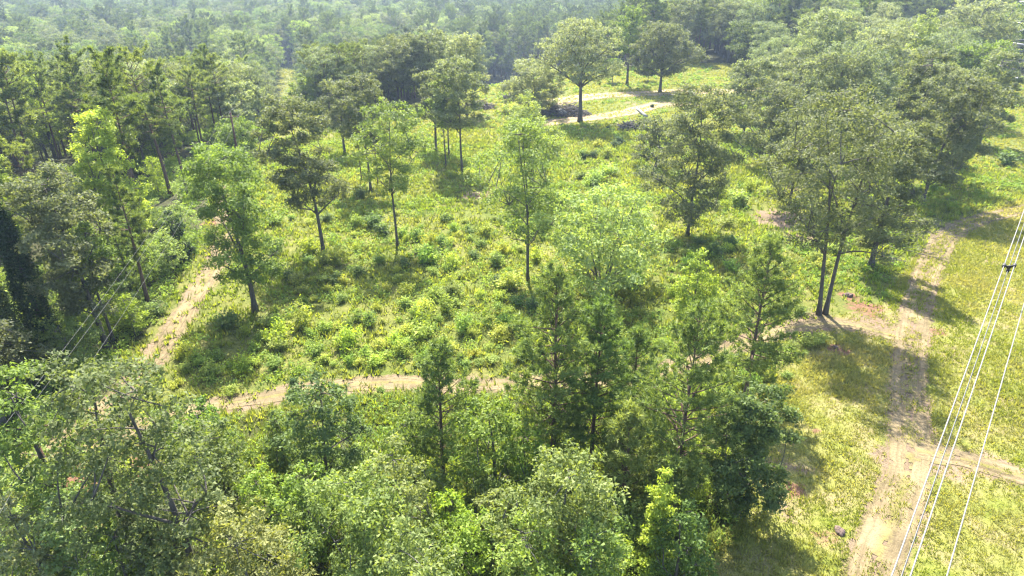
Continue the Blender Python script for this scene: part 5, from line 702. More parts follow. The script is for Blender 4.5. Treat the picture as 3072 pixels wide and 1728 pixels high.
(1, 4.23, 61.73, 1.14, 1.11, 2.44, (0.259, 0.331, 0.034), 'yellow-green low shrub well in front and left of the airy pale willow'),
(0, -11.72, 67.58, 1.29, 1.52, 6.15, (0.245, 0.281, 0.037), 'yellow-green bush well left of the slender twin poplar'),
(0, -14.22, 64.13, 0.84, 0.99, 1.11, (0.253, 0.285, 0.035), 'yellow-green low shrub well right of the large green roadside oak'),
(0, -24.81, 57.84, 0.81, 0.85, 5.47, (0.203, 0.272, 0.044), 'light green low shrub a few steps in front of the large green roadside oak'),
(3, -13.89, 83.07, 0.77, 0.9, 5.18, (0.267, 0.331, 0.033), 'yellow-green low shrub close behind and right of the feathery elm'),
(6, -28.28, 56.59, 0.67, 0.48, 4.34, (0.209, 0.243, 0.043), 'light green low shrub well in front of the straight dirt road'),
(3, -26.42, 59.01, 0.87, 0.99, 0.16, (0.247, 0.288, 0.038), 'yellow-green low shrub a few steps in front of the large green roadside oak'),
(4, -12.57, 56.89, 1.1, 0.76, 2.94, (0.267, 0.302, 0.034), 'yellow-green low shrub well in front and right of the large green roadside oak'),
(6, 22.84, 53.44, 1.3, 1.24, 1.98, (0.136, 0.226, 0.038), 'mid-green bush a few steps behind the junction pine'),
(6, 8.62, 56.93, 1.61, 1.7, 5.51, (0.144, 0.21, 0.032), 'mid-green bush well in front and left of the bright sweetgum by the willow'),
(2, -21.67, 73.71, 0.97, 0.74, 0.24, (0.266, 0.292, 0.037), 'yellow-green low shrub a few steps in front of the dark leaning oak'),
(2, -8.97, 62.09, 1.59, 1.65, 3.39, (0.287, 0.328, 0.038), 'yellow-green bush well behind the curve of the dirt path'),
(3, 25.49, 72.74, 0.67, 0.53, 4.35, (0.272, 0.312, 0.038), 'yellow-green low shrub well behind the bright sweetgum by the willow'),
(7, 0.72, 61.0, 0.89, 1.07, 2.33, (0.28, 0.288, 0.036), 'yellow-green low shrub well in front of the slender twin poplar'),
(3, -23.52, 59.67, 1.22, 1.49, 5.61, (0.185, 0.278, 0.041), 'light green bush a few steps in front of the large green roadside oak'),
(6, 13.62, 59.77, 0.67, 0.63, 4.58, (0.206, 0.26, 0.042), 'light green low shrub well in front and right of the airy pale willow'),
(7, 51.2, 103.01, 0.9, 1.0, 3.26, (0.197, 0.247, 0.047), 'light green low shrub well behind and right of the drooping oak'),
(1, -0.84, 58.43, 1.71, 1.33, 4.94, (0.269, 0.291, 0.036), 'yellow-green bush well behind and right of the curve of the dirt path'),
(7, 13.18, 68.9, 1.63, 2.03, 1.49, (0.2, 0.29, 0.047), 'light green bush close right of the airy pale willow'),
(4, -8.24, 56.36, 0.95, 0.77, 2.85, (0.275, 0.315, 0.034), 'yellow-green low shrub a few steps behind the curve of the dirt path'),
(1, 0.85, 54.48, 1.58, 1.58, 1.76, (0.144, 0.201, 0.036), 'mid-green bush a few steps right of the curve of the dirt path'),
(4, -6.68, 56.72, 1.36, 0.92, 1.65, (0.207, 0.253, 0.045), 'light green bush a few steps behind the curve of the dirt path'),
(0, 32.01, 90.21, 0.87, 1.02, 3.03, (0.256, 0.307, 0.033), 'yellow-green low shrub a few steps in front and left of the dry bare patch'),
(1, 20.22, 49.48, 0.76, 0.76, 3.2, (0.283, 0.334, 0.035), 'yellow-green low shrub close behind the junction pine'),
(0, 7.44, 94.29, 0.77, 0.67, 5.66, (0.212, 0.273, 0.045), 'light green low shrub well in front of the leafy poplar'),
(5, 57.48, 98.32, 0.74, 0.58, 1.48, (0.19, 0.275, 0.042), 'light green low shrub a few steps left of the slanting oak'),
(1, 67.68, 107.61, 0.89, 0.99, 6.23, (0.19, 0.294, 0.043), 'light green low shrub close right of the tall bare-trunked oak'),
(7, -8.43, 66.75, 1.04, 1.2, 1.43, (0.192, 0.252, 0.041), 'light green low shrub well in front of the feathery elm'),
(7, 15.12, 111.23, 1.65, 1.94, 1.87, (0.196, 0.276, 0.045), 'light green bush well behind and right of the leafy poplar'),
(6, -1.84, 75.79, 1.46, 1.47, 4.39, (0.137, 0.194, 0.038), 'mid-green bush a few steps behind and left of the slender twin poplar'),
(1, -9.42, 81.6, 1.66, 1.65, 0.12, (0.146, 0.224, 0.039), 'mid-green bush a few steps right of the feathery elm'),
(2, -18.49, 66.62, 0.96, 0.72, 5.93, (0.132, 0.191, 0.035), 'mid-green low shrub well right of the large green roadside oak'),
(0, -1.95, 78.47, 0.98, 0.77, 5.14, (0.194, 0.283, 0.043), 'light green low shrub a few steps behind and left of the slender twin poplar'),
(1, 34.46, 102.26, 1.01, 0.95, 5.43, (0.201, 0.269, 0.041), 'light green low shrub a few steps left of the drooping oak'),
(2, 7.3, 54.51, 1.53, 1.02, 2.14, (0.243, 0.3, 0.038), 'yellow-green bush well behind the half-hidden small pine'),
(3, -15.05, 53.66, 0.71, 0.89, 0.16, (0.189, 0.288, 0.045), 'light green low shrub well behind and left of the curve of the dirt path'),
(6, 16.78, 132.51, 1.47, 1.26, 0.18, (0.27, 0.287, 0.036), 'yellow-green bush well behind and left of the short dark oak'),
(6, -7.49, 112.45, 1.53, 1.23, 2.36, (0.244, 0.288, 0.037), 'yellow-green bush close in front of the curved clump oak'),
(0, 24.91, 132.76, 1.35, 1.19, 5.16, (0.263, 0.296, 0.032), 'yellow-green bush well behind the short dark oak'),
(0, -28.22, 89.83, 1.07, 0.79, 0.36, (0.287, 0.336, 0.036), 'yellow-green low shrub well behind the dark leaning oak'),
(5, -19.25, 70.57, 0.81, 0.96, 5.91, (0.268, 0.281, 0.039), 'yellow-green low shrub well in front of the dark leaning oak'),
(4, 31.68, 96.84, 1.04, 1.23, 0.47, (0.256, 0.317, 0.037), 'yellow-green low shrub a few steps left of the dry bare patch'),
(0, -24.9, 61.34, 1.51, 0.99, 3.84, (0.199, 0.244, 0.048), 'light green bush close in front of the large green roadside oak'),
(1, 63.27, 105.94, 1.32, 1.63, 2.27, (0.268, 0.325, 0.036), 'yellow-green bush close in front of the tall bare-trunked oak'),
(4, 21.27, 81.97, 1.12, 1.06, 3.9, (0.206, 0.29, 0.045), 'light green low shrub a few steps in front of the slim lone oak'),
(7, -30.41, 80.64, 1.05, 1.05, 5.64, (0.244, 0.304, 0.039), 'yellow-green low shrub a few steps behind and left of the dark leaning oak'),
(3, -24.84, 70.99, 1.61, 1.05, 5.95, (0.22, 0.245, 0.042), 'light green bush a few steps behind and right of the large green roadside oak'),
(4, -23.09, 71.35, 0.69, 0.55, 2.94, (0.25, 0.279, 0.033), 'yellow-green low shrub a few steps behind and right of the large green roadside oak'),
(5, 6.24, 56.45, 1.57, 1.79, 4.64, (0.223, 0.284, 0.046), 'light green bush well in front and left of the bright sweetgum by the willow'),
(6, -22.64, 60.66, 0.68, 0.48, 1.81, (0.255, 0.295, 0.035), 'yellow-green low shrub a few steps in front and right of the large green roadside oak'),
(3, -14.57, 84.71, 1.33, 1.32, 6.17, (0.197, 0.286, 0.043), 'light green bush close behind the feathery elm'),
(4, -24.94, 64.07, 0.67, 0.68, 3.14, (0.2, 0.25, 0.042), 'light green low shrub close right of the large green roadside oak'),
(5, -21.06, 85.14, 0.74, 0.58, 0.11, (0.255, 0.308, 0.036), 'yellow-green low shrub a few steps behind and right of the dark leaning oak'),
(4, -26.12, 101.55, 1.04, 1.23, 4.46, (0.219, 0.247, 0.044), 'light green low shrub a few steps in front and left of the slanting bare oak'),
(0, -25.11, 76.79, 1.22, 0.97, 3.92, (0.133, 0.211, 0.037), 'mid-green bush close in front and left of the dark leaning oak'),
(7, -25.36, 79.68, 1.52, 1.56, 5.11, (0.246, 0.296, 0.034), 'yellow-green bush close behind and left of the dark leaning oak'),
(5, -16.11, 62.07, 0.97, 1.05, 3.01, (0.159, 0.224, 0.034), 'mid-green low shrub well in front and right of the large green roadside oak'),
(6, -22.34, 65.42, 0.8, 0.99, 5.67, (0.156, 0.217, 0.039), 'mid-green low shrub a few steps right of the large green roadside oak'),
(5, -11.81, 79.88, 1.24, 0.83, 1.47, (0.214, 0.282, 0.046), 'light green bush close in front and right of the feathery elm'),
(3, -4.91, 59.42, 1.46, 1.69, 5.42, (0.193, 0.287, 0.049), 'light green bush well behind the curve of the dirt path'),
(7, -16.24, 76.34, 1.02, 0.99, 5.98, (0.142, 0.215, 0.039), 'mid-green low shrub a few steps in front and left of the feathery elm'),
(1, -19.55, 60.78, 0.71, 0.6, 4.8, (0.202, 0.252, 0.049), 'light green low shrub well in front and right of the straight dirt road'),
(5, 35.68, 124.12, 1.09, 1.34, 1.47, (0.151, 0.228, 0.039), 'mid-green low shrub well left of the wood-edge oak'),
(4, -7.91, 87.31, 1.13, 1.22, 1.8, (0.193, 0.287, 0.043), 'light green low shrub a few steps behind and right of the feathery elm'),
(1, -17.86, 60.77, 0.77, 0.55, 5.83, (0.257, 0.283, 0.038), 'yellow-green low shrub well behind and left of the curve of the dirt path'),
(2, -14.61, 60.99, 1.16, 1.19, 3.31, (0.131, 0.205, 0.038), 'mid-green bush well in front and right of the large green roadside oak'),
(4, 22.77, 78.05, 0.82, 0.57, 3.86, (0.279, 0.324, 0.038), 'yellow-green low shrub well behind and right of the airy pale willow'),
(5, -9.94, 57.42, 0.86, 0.63, 6.2, (0.185, 0.278, 0.045), 'light green low shrub a few steps behind the curve of the dirt path'),
(2, -10.25, 55.15, 1.05, 1.15, 4.41, (0.218, 0.275, 0.045), 'light green low shrub well behind and right of the light green sweetgum'),
(4, -1.37, 64.62, 0.79, 0.52, 2.01, (0.189, 0.279, 0.045), 'light green low shrub a few steps in front of the slender twin poplar'),
(0, -18.62, 59.79, 1.08, 1.32, 1.97, (0.208, 0.286, 0.047), 'light green low shrub well behind and right of the small fresh tree'),
(3, -0.34, 73.6, 0.67, 0.74, 4.83, (0.186, 0.275, 0.045), 'light green low shrub close behind and left of the slender twin poplar'),
(3, 14.29, 126.48, 0.81, 0.83, 3.43, (0.28, 0.286, 0.039), 'yellow-green low shrub well left of the short dark oak'),
(4, -24.4, 52.44, 1.45, 1.28, 0.61, (0.257, 0.336, 0.033), 'yellow-green bush well behind the small fresh tree'),
(2, -6.25, 55.45, 1.15, 0.95, 2.11, (0.246, 0.28, 0.034), 'yellow-green bush a few steps behind the curve of the dirt path'),
(2, -5.33, 84.02, 0.91, 0.7, 4.21, (0.203, 0.277, 0.044), 'light green low shrub well right of the feathery elm'),
(1, 3.0, 145.58, 0.75, 0.62, 2.04, (0.21, 0.252, 0.042), 'light green low shrub well in front and left of the lone umbrella oak'),
(5, -31.32, 91.71, 0.75, 0.61, 5.58, (0.185, 0.277, 0.043), 'light green low shrub well behind the dark leaning oak'),
(5, 27.41, 80.55, 1.03, 0.83, 1.1, (0.264, 0.339, 0.038), 'yellow-green low shrub a few steps in front and right of the slim lone oak'),
(2, -5.76, 110.58, 0.68, 0.6, 2.18, (0.214, 0.29, 0.046), 'light green low shrub a few steps in front of the curved clump oak'),
(7, 6.95, 59.2, 1.11, 0.83, 0.84, (0.198, 0.271, 0.044), 'light green low shrub well in front of the airy pale willow'),
(5, -19.7, 69.5, 0.73, 0.51, 3.2, (0.264, 0.32, 0.035), 'yellow-green low shrub well in front and left of the feathery elm'),
(5, -8.21, 82.62, 0.93, 0.89, 2.19, (0.267, 0.32, 0.038), 'yellow-green low shrub a few steps right of the feathery elm'),
(2, -13.66, 74.13, 0.8, 0.57, 5.8, (0.273, 0.311, 0.035), 'yellow-green low shrub a few steps in front of the feathery elm'),
(6, -24.46, 73.56, 0.75, 0.69, 1.76, (0.208, 0.275, 0.048), 'light green low shrub well behind and right of the large green roadside oak'),
(1, 10.27, 60.14, 1.15, 0.99, 2.85, (0.217, 0.262, 0.044), 'light green bush well in front of the airy pale willow'),
(0, -21.83, 66.78, 0.76, 0.54, 3.94, (0.273, 0.31, 0.037), 'yellow-green low shrub a few steps right of the large green roadside oak'),
(5, 5.35, 115.07, 1.19, 1.47, 2.07, (0.138, 0.208, 0.034), 'mid-green bush well behind the leafy poplar'),
(0, -11.44, 69.12, 0.74, 0.6, 2.9, (0.208, 0.262, 0.042), 'light green low shrub well left of the slender twin poplar'),
(0, 59.8, 96.53, 1.57, 1.76, 3.37, (0.222, 0.294, 0.046), 'light green bush close in front and left of the slanting oak'),
(0, 6.48, 73.0, 0.68, 0.45, 6.07, (0.188, 0.279, 0.044), 'light green low shrub a few steps right of the slender twin poplar'),
(2, -40.51, 140.62, 1.12, 1.4, 4.24, (0.135, 0.216, 0.036), 'mid-green low shrub well right of the silvery corridor tree'),
(7, -0.98, 66.91, 0.97, 0.69, 4.68, (0.27, 0.336, 0.034), 'yellow-green low shrub well left of the airy pale willow'),
(1, -9.15, 59.72, 1.57, 1.93, 2.08, (0.151, 0.206, 0.033), 'mid-green bush well behind the curve of the dirt path'),
(4, 18.12, 129.64, 1.14, 1.12, 4.3, (0.137, 0.201, 0.033), 'mid-green low shrub well behind and left of the short dark oak'),
(0, 5.84, 60.38, 0.9, 0.73, 5.44, (0.209, 0.273, 0.049), 'light green low shrub well in front of the slender twin poplar'),
(7, -22.37, 56.37, 1.17, 1.04, 6.11, (0.219, 0.264, 0.049), 'light green bush well in front of the large green roadside oak'),
(7, -0.32, 69.3, 1.65, 1.32, 2.34, (0.251, 0.292, 0.038), 'yellow-green bush close in front and left of the slender twin poplar'),
(5, -7.6, 73.65, 0.91, 1.03, 5.65, (0.211, 0.289, 0.045), 'light green low shrub well in front and right of the feathery elm'),
(2, -22.51, 54.21, 0.72, 0.5, 0.03, (0.206, 0.261, 0.047), 'light green low shrub well in front of the large green roadside oak'),
(4, -13.93, 55.16, 0.85, 1.05, 5.68, (0.194, 0.287, 0.047), 'light green low shrub well behind and right of the green young tree'),
(6, -10.54, 76.5, 1.68, 2.01, 0.58, (0.185, 0.293, 0.047), 'light green bush well left of the slender twin poplar'),
(5, -10.22, 111.75, 0.88, 1.07, 6.22, (0.158, 0.209, 0.038), 'mid-green low shrub a few steps in front of the curved clump oak'),
(3, -7.07, 74.71, 1.59, 1.71, 3.01, (0.27, 0.34, 0.037), 'yellow-green bush well in front and right of the feathery elm'),
(2, 29.5, 77.02, 0.84, 0.92, 2.2, (0.261, 0.281, 0.038), 'yellow-green low shrub well in front and right of the slim lone oak'),
(6, 0.84, 57.49, 0.8, 0.8, 2.95, (0.131, 0.191, 0.036), 'mid-green low shrub well behind and right of the curve of the dirt path'),
(3, -49.71, 116.26, 1.63, 1.25, 5.33, (0.219, 0.289, 0.041), 'light green bush close in front and left of the round green tree'),
(4, 9.62, 65.8, 1.47, 1.78, 5.41, (0.251, 0.332, 0.035), 'yellow-green bush close in front of the airy pale willow'),
(0, 22.43, 50.93, 0.83, 0.96, 5.33, (0.224, 0.247, 0.042), 'light green low shrub a few steps behind the junction pine'),
(5, 6.22, 70.3, 0.77, 0.68, 0.95, (0.185, 0.286, 0.042), 'light green low shrub a few steps left of the airy pale willow'),
(6, -24.66, 55.98, 0.84, 0.8, 2.41, (0.211, 0.29, 0.042), 'light green low shrub well in front and right of the curved black-trunked oak'),
(0, -21.04, 69.14, 0.77, 0.75, 4.01, (0.274, 0.299, 0.037), 'yellow-green low shrub well right of the straight dirt road'),
(3, -21.16, 60.55, 1.68, 2.01, 2.45, (0.251, 0.289, 0.039), 'yellow-green bush a few steps in front and right of the large green roadside oak'),
(3, 40.65, 79.59, 1.33, 1.09, 6.17, (0.213, 0.281, 0.045), 'light green bush a few steps behind and left of the black-trunked oak'),
(3, 39.73, 106.74, 1.1, 1.03, 0.99, (0.248, 0.314, 0.033), 'yellow-green low shrub well behind and left of the drooping oak'),
(1, 29.28, 80.79, 0.93, 0.72, 0.82, (0.259, 0.295, 0.039), 'yellow-green low shrub well in front of the dry bare patch'),
(1, -29.45, 50.07, 0.81, 0.6, 1.2, (0.291, 0.315, 0.035), 'yellow-green low shrub well in front of the curved black-trunked oak'),
(3, 37.89, 105.0, 1.29, 1.52, 1.24, (0.266, 0.321, 0.038), 'yellow-green bush a few steps behind and left of the drooping oak'),
(0, -4.18, 82.08, 1.29, 1.15, 3.61, (0.133, 0.193, 0.033), 'mid-green bush well right of the feathery elm'),
(1, -7.82, 53.89, 1.38, 1.52, 6.05, (0.144, 0.221, 0.036), 'mid-green bush close behind the curve of the dirt path'),
(2, -6.81, 67.65, 1.55, 1.3, 1.23, (0.157, 0.197, 0.038), 'mid-green bush well in front and left of the slender twin poplar'),
(1, 3.37, 60.12, 0.72, 0.68, 3.48, (0.265, 0.305, 0.033), 'yellow-green low shrub well behind and right of the curve of the dirt path'),
(7, -10.09, 62.78, 0.8, 0.94, 5.17, (0.206, 0.28, 0.046), 'light green low shrub well behind the curve of the dirt path'),
(3, -16.49, 60.66, 0.78, 0.92, 6.23, (0.145, 0.199, 0.037), 'mid-green low shrub well behind and left of the curve of the dirt path'),
(7, 2.73, 54.11, 1.52, 1.88, 2.79, (0.274, 0.322, 0.036), 'yellow-green bush well right of the curve of the dirt path'),
(1, 14.35, 56.29, 0.99, 1.09, 3.78, (0.187, 0.255, 0.043), 'light green low shrub a few steps in front of the bright sweetgum by the willow'),
(2, 32.86, 81.65, 1.14, 1.41, 3.48, (0.206, 0.276, 0.047), 'light green bush well right of the slim lone oak'),
(1, -10.39, 81.19, 1.58, 1.89, 5.47, (0.265, 0.28, 0.033), 'yellow-green bush a few steps right of the feathery elm'),
(3, -28.42, 91.86, 0.76, 0.93, 5.72, (0.243, 0.29, 0.035), 'yellow-green low shrub well in front and left of the slanting bare oak'),
(2, -19.83, 80.43, 0.68, 0.8, 4.24, (0.265, 0.326, 0.039), 'yellow-green low shrub a few steps right of the dark leaning oak'),
(5, 13.59, 70.7, 1.68, 1.34, 3.62, (0.202, 0.249, 0.042), 'light green bush close behind and right of the airy pale willow'),
(1, 40.21, 103.66, 1.52, 1.05, 5.34, (0.241, 0.294, 0.033), 'yellow-green bush well behind the dry bare patch'),
(6, 1.02, 80.63, 0.77, 0.63, 2.99, (0.211, 0.255, 0.048), 'light green low shrub a few steps behind the slender twin poplar'),
(4, 17.8, 67.54, 1.11, 1.28, 1.2, (0.239, 0.321, 0.038), 'yellow-green low shrub a few steps behind the bright sweetgum by the willow'),
(2, 5.38, 64.11, 0.71, 0.71, 2.68, (0.225, 0.247, 0.044), 'light green low shrub a few steps in front and left of the airy pale willow'),
(6, 0.9, 128.19, 0.78, 0.86, 3.04, (0.265, 0.296, 0.036), 'yellow-green low shrub well right of the middle clump oak'),
(0, -10.61, 59.29, 1.25, 0.98, 5.23, (0.278, 0.317, 0.033), 'yellow-green bush well in front and right of the large green roadside oak'),
(2, 10.57, 58.05, 1.11, 0.92, 4.19, (0.225, 0.281, 0.041), 'light green low shrub well behind the half-hidden small pine'),
(7, -3.67, 85.68, 1.17, 1.44, 1.83, (0.215, 0.26, 0.041), 'light green bush well right of the feathery elm'),
(0, -12.44, 53.67, 1.32, 1.19, 2.29, (0.248, 0.336, 0.037), 'yellow-green bush well behind and right of the light green sweetgum'),
(1, 2.98, 77.71, 1.4, 1.48, 2.18, (0.252, 0.312, 0.039), 'yellow-green bush a few steps behind the slender twin poplar'),
(0, -7.55, 76.02, 1.2, 1.04, 2.06, (0.202, 0.264, 0.045), 'light green bush well in front and right of the feathery elm'),
(6, -17.38, 53.94, 0.85, 0.65, 3.47, (0.239, 0.295, 0.039), 'yellow-green low shrub well behind and right of the small fresh tree'),
(1, -30.72, 94.62, 0.7, 0.84, 5.41, (0.258, 0.286, 0.04), 'yellow-green low shrub well in front and left of the thin bare pine'),
(1, 21.47, 75.79, 1.61, 1.51, 1.5, (0.186, 0.293, 0.046), 'light green bush well in front of the slim lone oak'),
(3, -6.71, 90.93, 0.81, 0.54, 0.95, (0.243, 0.295, 0.036), 'yellow-green low shrub well behind and right of the feathery elm'),
(4, -23.16, 77.13, 1.26, 1.38, 5.81, (0.225, 0.27, 0.045), 'light green bush close in front of the dark leaning oak'),
(4, 8.39, 74.29, 1.35, 1.14, 2.36, (0.273, 0.313, 0.038), 'yellow-green bush a few steps behind and left of the airy pale willow'),
(1, -22.31, 79.16, 0.84, 0.82, 1.5, (0.158, 0.205, 0.038), 'mid-green low shrub close right of the dark leaning oak'),
(0, -9.72, 74.35, 0.68, 0.56, 2.49, (0.241, 0.334, 0.033), 'yellow-green low shrub a few steps in front and right of the feathery elm'),
(6, 2.65, 70.92, 0.92, 0.82, 1.94, (0.146, 0.2, 0.033), 'mid-green low shrub close in front and right of the slender twin poplar'),
(2, -2.47, 61.72, 0.78, 0.61, 1.38, (0.221, 0.273, 0.041), 'light green low shrub well behind and right of the curve of the dirt path'),
(4, -7.33, 85.92, 0.77, 0.61, 5.87, (0.283, 0.314, 0.033), 'yellow-green low shrub well behind and left of the slender twin poplar'),
(5, 8.39, 58.61, 0.71, 0.63, 1.01, (0.266, 0.32, 0.039), 'yellow-green low shrub well in front and left of the bright sweetgum by the willow'),
(7, -21.39, 75.83, 1.71, 1.73, 2.2, (0.222, 0.26, 0.041), 'light green bush a few steps in front of the dark leaning oak'),
(0, -10.56, 77.56, 1.41, 1.7, 5.28, (0.187, 0.278, 0.047), 'light green bush well right of the dark leaning oak'),
(5, 17.82, 125.5, 1.42, 1.54, 3.13, (0.224, 0.269, 0.047), 'light green bush well behind and left of the short dark oak'),
(1, 20.96, 50.15, 1.21, 1.23, 3.46, (0.137, 0.223, 0.032), 'mid-green bush close behind the junction pine'),
(4, 7.73, 63.22, 1.32, 1.55, 2.82, (0.243, 0.333, 0.039), 'yellow-green bush a few steps in front of the airy pale willow'),
(2, -50.49, 128.57, 1.62, 1.61, 4.43, (0.247, 0.337, 0.035), 'yellow-green bush well behind the round green tree'),
(6, -16.45, 56.21, 0.69, 0.85, 5.5, (0.218, 0.266, 0.046), 'light green low shrub well behind the light green sweetgum'),
(1, -3.88, 58.68, 1.06, 0.78, 4.22, (0.239, 0.28, 0.036), 'yellow-green low shrub well behind the tallest young pine'),
(6, 10.29, 74.56, 0.74, 0.89, 5.18, (0.269, 0.282, 0.035), 'yellow-green low shrub a few steps behind the airy pale willow'),
(1, -1.47, 79.81, 1.29, 1.38, 0.65, (0.291, 0.309, 0.034), 'yellow-green bush well right of the feathery elm'),
(3, 4.03, 74.82, 0.93, 0.82, 2.76, (0.273, 0.309, 0.038), 'yellow-green low shrub close behind and right of the slender twin poplar'),
(0, -1.27, 82.04, 0.99, 0.82, 2.7, (0.193, 0.265, 0.044), 'light green low shrub well behind the slender twin poplar'),
(7, -1.99, 53.8, 0.82, 0.61, 0.65, (0.185, 0.245, 0.046), 'light green low shrub well behind the tallest young pine'),
(7, 5.0, 59.43, 1.7, 1.13, 5.86, (0.288, 0.311, 0.035), 'yellow-green bush well in front of the airy pale willow'),
(2, -4.38, 65.32, 0.67, 0.54, 3.02, (0.225, 0.249, 0.045), 'light green low shrub well in front and left of the airy pale willow'),
(5, 13.45, 125.45, 1.5, 1.34, 5.94, (0.141, 0.209, 0.037), 'mid-green bush well left of the short dark oak'),
(0, 21.74, 79.58, 1.03, 0.76, 1.89, (0.207, 0.246, 0.045), 'light green low shrub well behind and right of the airy pale willow'),
(6, 12.52, 67.89, 1.04, 0.89, 3.64, (0.268, 0.279, 0.033), 'yellow-green low shrub close in front and right of the airy pale willow'),
(0, -32.89, 89.66, 1.62, 1.53, 1.54, (0.201, 0.279, 0.047), 'light green bush well behind and left of the dark leaning oak'),
(4, -12.37, 83.81, 1.5, 1.7, 3.64, (0.137, 0.223, 0.037), 'mid-green bush close behind and right of the feathery elm'),
(0, -0.31, 63.56, 0.74, 0.75, 2.17, (0.255, 0.332, 0.035), 'yellow-green low shrub a few steps in front of the slender twin poplar'),
(4, 44.8, 115.93, 0.91, 0.59, 1.31, (0.208, 0.284, 0.045), 'light green low shrub close in front of the wood-edge oak'),
(3, 37.4, 76.4, 1.62, 1.33, 3.68, (0.207, 0.249, 0.045), 'light green bush a few steps left of the black-trunked oak'),
(4, -12.54, 88.4, 0.69, 0.66, 4.27, (0.186, 0.265, 0.041), 'light green low shrub well right of the dark leaning oak'),
(4, 31.4, 69.62, 0.84, 0.84, 2.7, (0.158, 0.211, 0.034), 'mid-green low shrub a few steps behind and left of the double-trunked oak'),
(2, -30.2, 54.32, 1.21, 1.32, 4.4, (0.273, 0.302, 0.033), 'yellow-green bush a few steps in front and right of the curved black-trunked oak'),
(2, -0.42, 62.54, 1.1, 0.81, 3.38, (0.249, 0.319, 0.036), 'yellow-green low shrub well left of the bright sweetgum by the willow'),
(0, 18.32, 63.39, 1.65, 1.17, 0.26, (0.193, 0.26, 0.045), 'light green bush close behind the bright sweetgum by the willow'),
(7, 26.22, 74.17, 1.19, 1.18, 4.21, (0.189, 0.289, 0.048), 'light green bush well in front and right of the slim lone oak'),
(2, -7.62, 61.68, 0.75, 0.72, 0.85, (0.195, 0.273, 0.043), 'light green low shrub well in front and right of the dark leaning oak'),
(5, 22.34, 62.98, 1.17, 1.38, 2.59, (0.225, 0.27, 0.042), 'light green bush close behind and right of the bright sweetgum by the willow'),
(7, 10.16, 61.76, 1.7, 1.9, 4.04, (0.224, 0.268, 0.043), 'light green bush a few steps in front of the airy pale willow'),
(6, -13.25, 71.18, 0.73, 0.84, 0.17, (0.195, 0.246, 0.046), 'light green low shrub well right of the large green roadside oak'),
(1, 13.38, 65.91, 0.98, 1.16, 2.97, (0.268, 0.289, 0.039), 'yellow-green low shrub a few steps in front and right of the airy pale willow'),
(6, -20.53, 72.26, 0.76, 0.78, 1.56, (0.201, 0.268, 0.046), 'light green low shrub well in front and left of the feathery elm'),
(7, 36.99, 80.4, 0.67, 0.8, 0.99, (0.132, 0.193, 0.039), 'mid-green low shrub a few steps left of the black-trunked oak'),
(5, 36.88, 74.53, 1.26, 1.1, 0.49, (0.259, 0.28, 0.039), 'yellow-green bush a few steps in front and left of the black-trunked oak'),
(7, 5.8, 54.96, 0.7, 0.6, 0.4, (0.255, 0.286, 0.038), 'yellow-green low shrub well right of the curve of the dirt path'),
(2, 19.77, 84.83, 1.09, 1.27, 1.27, (0.281, 0.3, 0.034), 'yellow-green low shrub a few steps in front and left of the slim lone oak'),
(0, -18.59, 81.45, 0.78, 0.52, 3.68, (0.221, 0.245, 0.044), 'light green low shrub close left of the feathery elm'),
(2, 6.15, 66.66, 0.91, 0.91, 1.79, (0.185, 0.247, 0.045), 'light green low shrub a few steps in front and right of the slender twin poplar'),
(1, -15.5, 56.82, 1.71, 1.95, 4.82, (0.247, 0.338, 0.038), 'yellow-green bush well behind and left of the curve of the dirt path'),
(7, -21.69, 88.95, 1.11, 1.29, 0.18, (0.215, 0.287, 0.047), 'light green low shrub well behind and right of the dark leaning oak'),
(7, -8.9, 58.13, 1.54, 1.51, 0.17, (0.221, 0.286, 0.047), 'light green bush well in front and right of the large green roadside oak'),
]
WIRES = [((5.116, 6.567, 26.478), 0.0115, 'thick pale conductor, outermost of the bundle of three'), ((5.368, 6.567, 26.478), 0.0115, 'thick pale conductor on the field side of the bundle of three'), ((5.393, 6.746, 26.274), 0.009, 'thinner grey conductor hanging lowest in the bundle of three'), ((6.498, 7.281, 25.661), 0.0115, 'single pale conductor running apart from the bundle of three')]
SPACER_S = 7.31
TOWER = (160.29, 220.51)
WOOD_R = 260.34
POLES = [(-27.2, 31.2, 'nearest wooden pole, half hidden by the forked oak'), (-45.7, 112, 'wooden pole hidden among the pines by the road'), (-111.97, 331.55, 'pale wooden pole at the start of the forest corridor'), (-139.28, 453.81, 'farthest wooden pole deep in the forest corridor')]
PILES = [
(12.22, 163.15, 5.88, 3.65, 2.7, 420, 2, 'largest grey brush pile with two whitish logs beside the lone umbrella oak'),
(-8.13, 170.71, 3.92, 2.43, 2.0, 240, 0, 'grey brush pile beside the clump of bare trunks'),
(26.2, 148.1, 3.23, 2.0, 1.9, 200, 0, 'small grey brush pile by the white log'),
(-1.37, 184.4, 1.37, 0.85, 1.0, 60, 0, 'smallest brush pile at the foot of the low round oak'),
]
DEADS = [
(50.99, 88.63, 0.35, -0.55, 6.5, 300, 'longest grey fallen branch reaching towards the track', 'grey fallen branches beside the track'),
(48.41, 81.14, 0.35, -0.75, 5.0, 301, 'twiggy grey fallen branch nearest the black-trunked oak', 'grey fallen branches beside the track'),
(50.94, 85.74, 0.35, -0.35, 5.5, 302, 'grey fallen branch fanning out in the middle of the heap', 'grey fallen branches beside the track'),
(45.74, 79.27, 0.35, -1.2, 3.2, 303, 'short tangled grey branch under the black-trunked oak', 'grey fallen branches beside the track'),
(53.88, 90.02, 0.35, -0.2, 4.0, 304, 'thin bleached branch at the back of the fallen heap', 'grey fallen branches beside the track'),
(44.2, 104.68, 0.35, 0.3, 3.0, 305, 'pale dead branch lying in the grass behind the double-trunked oak', 'grey fallen branches beside the track'),
]
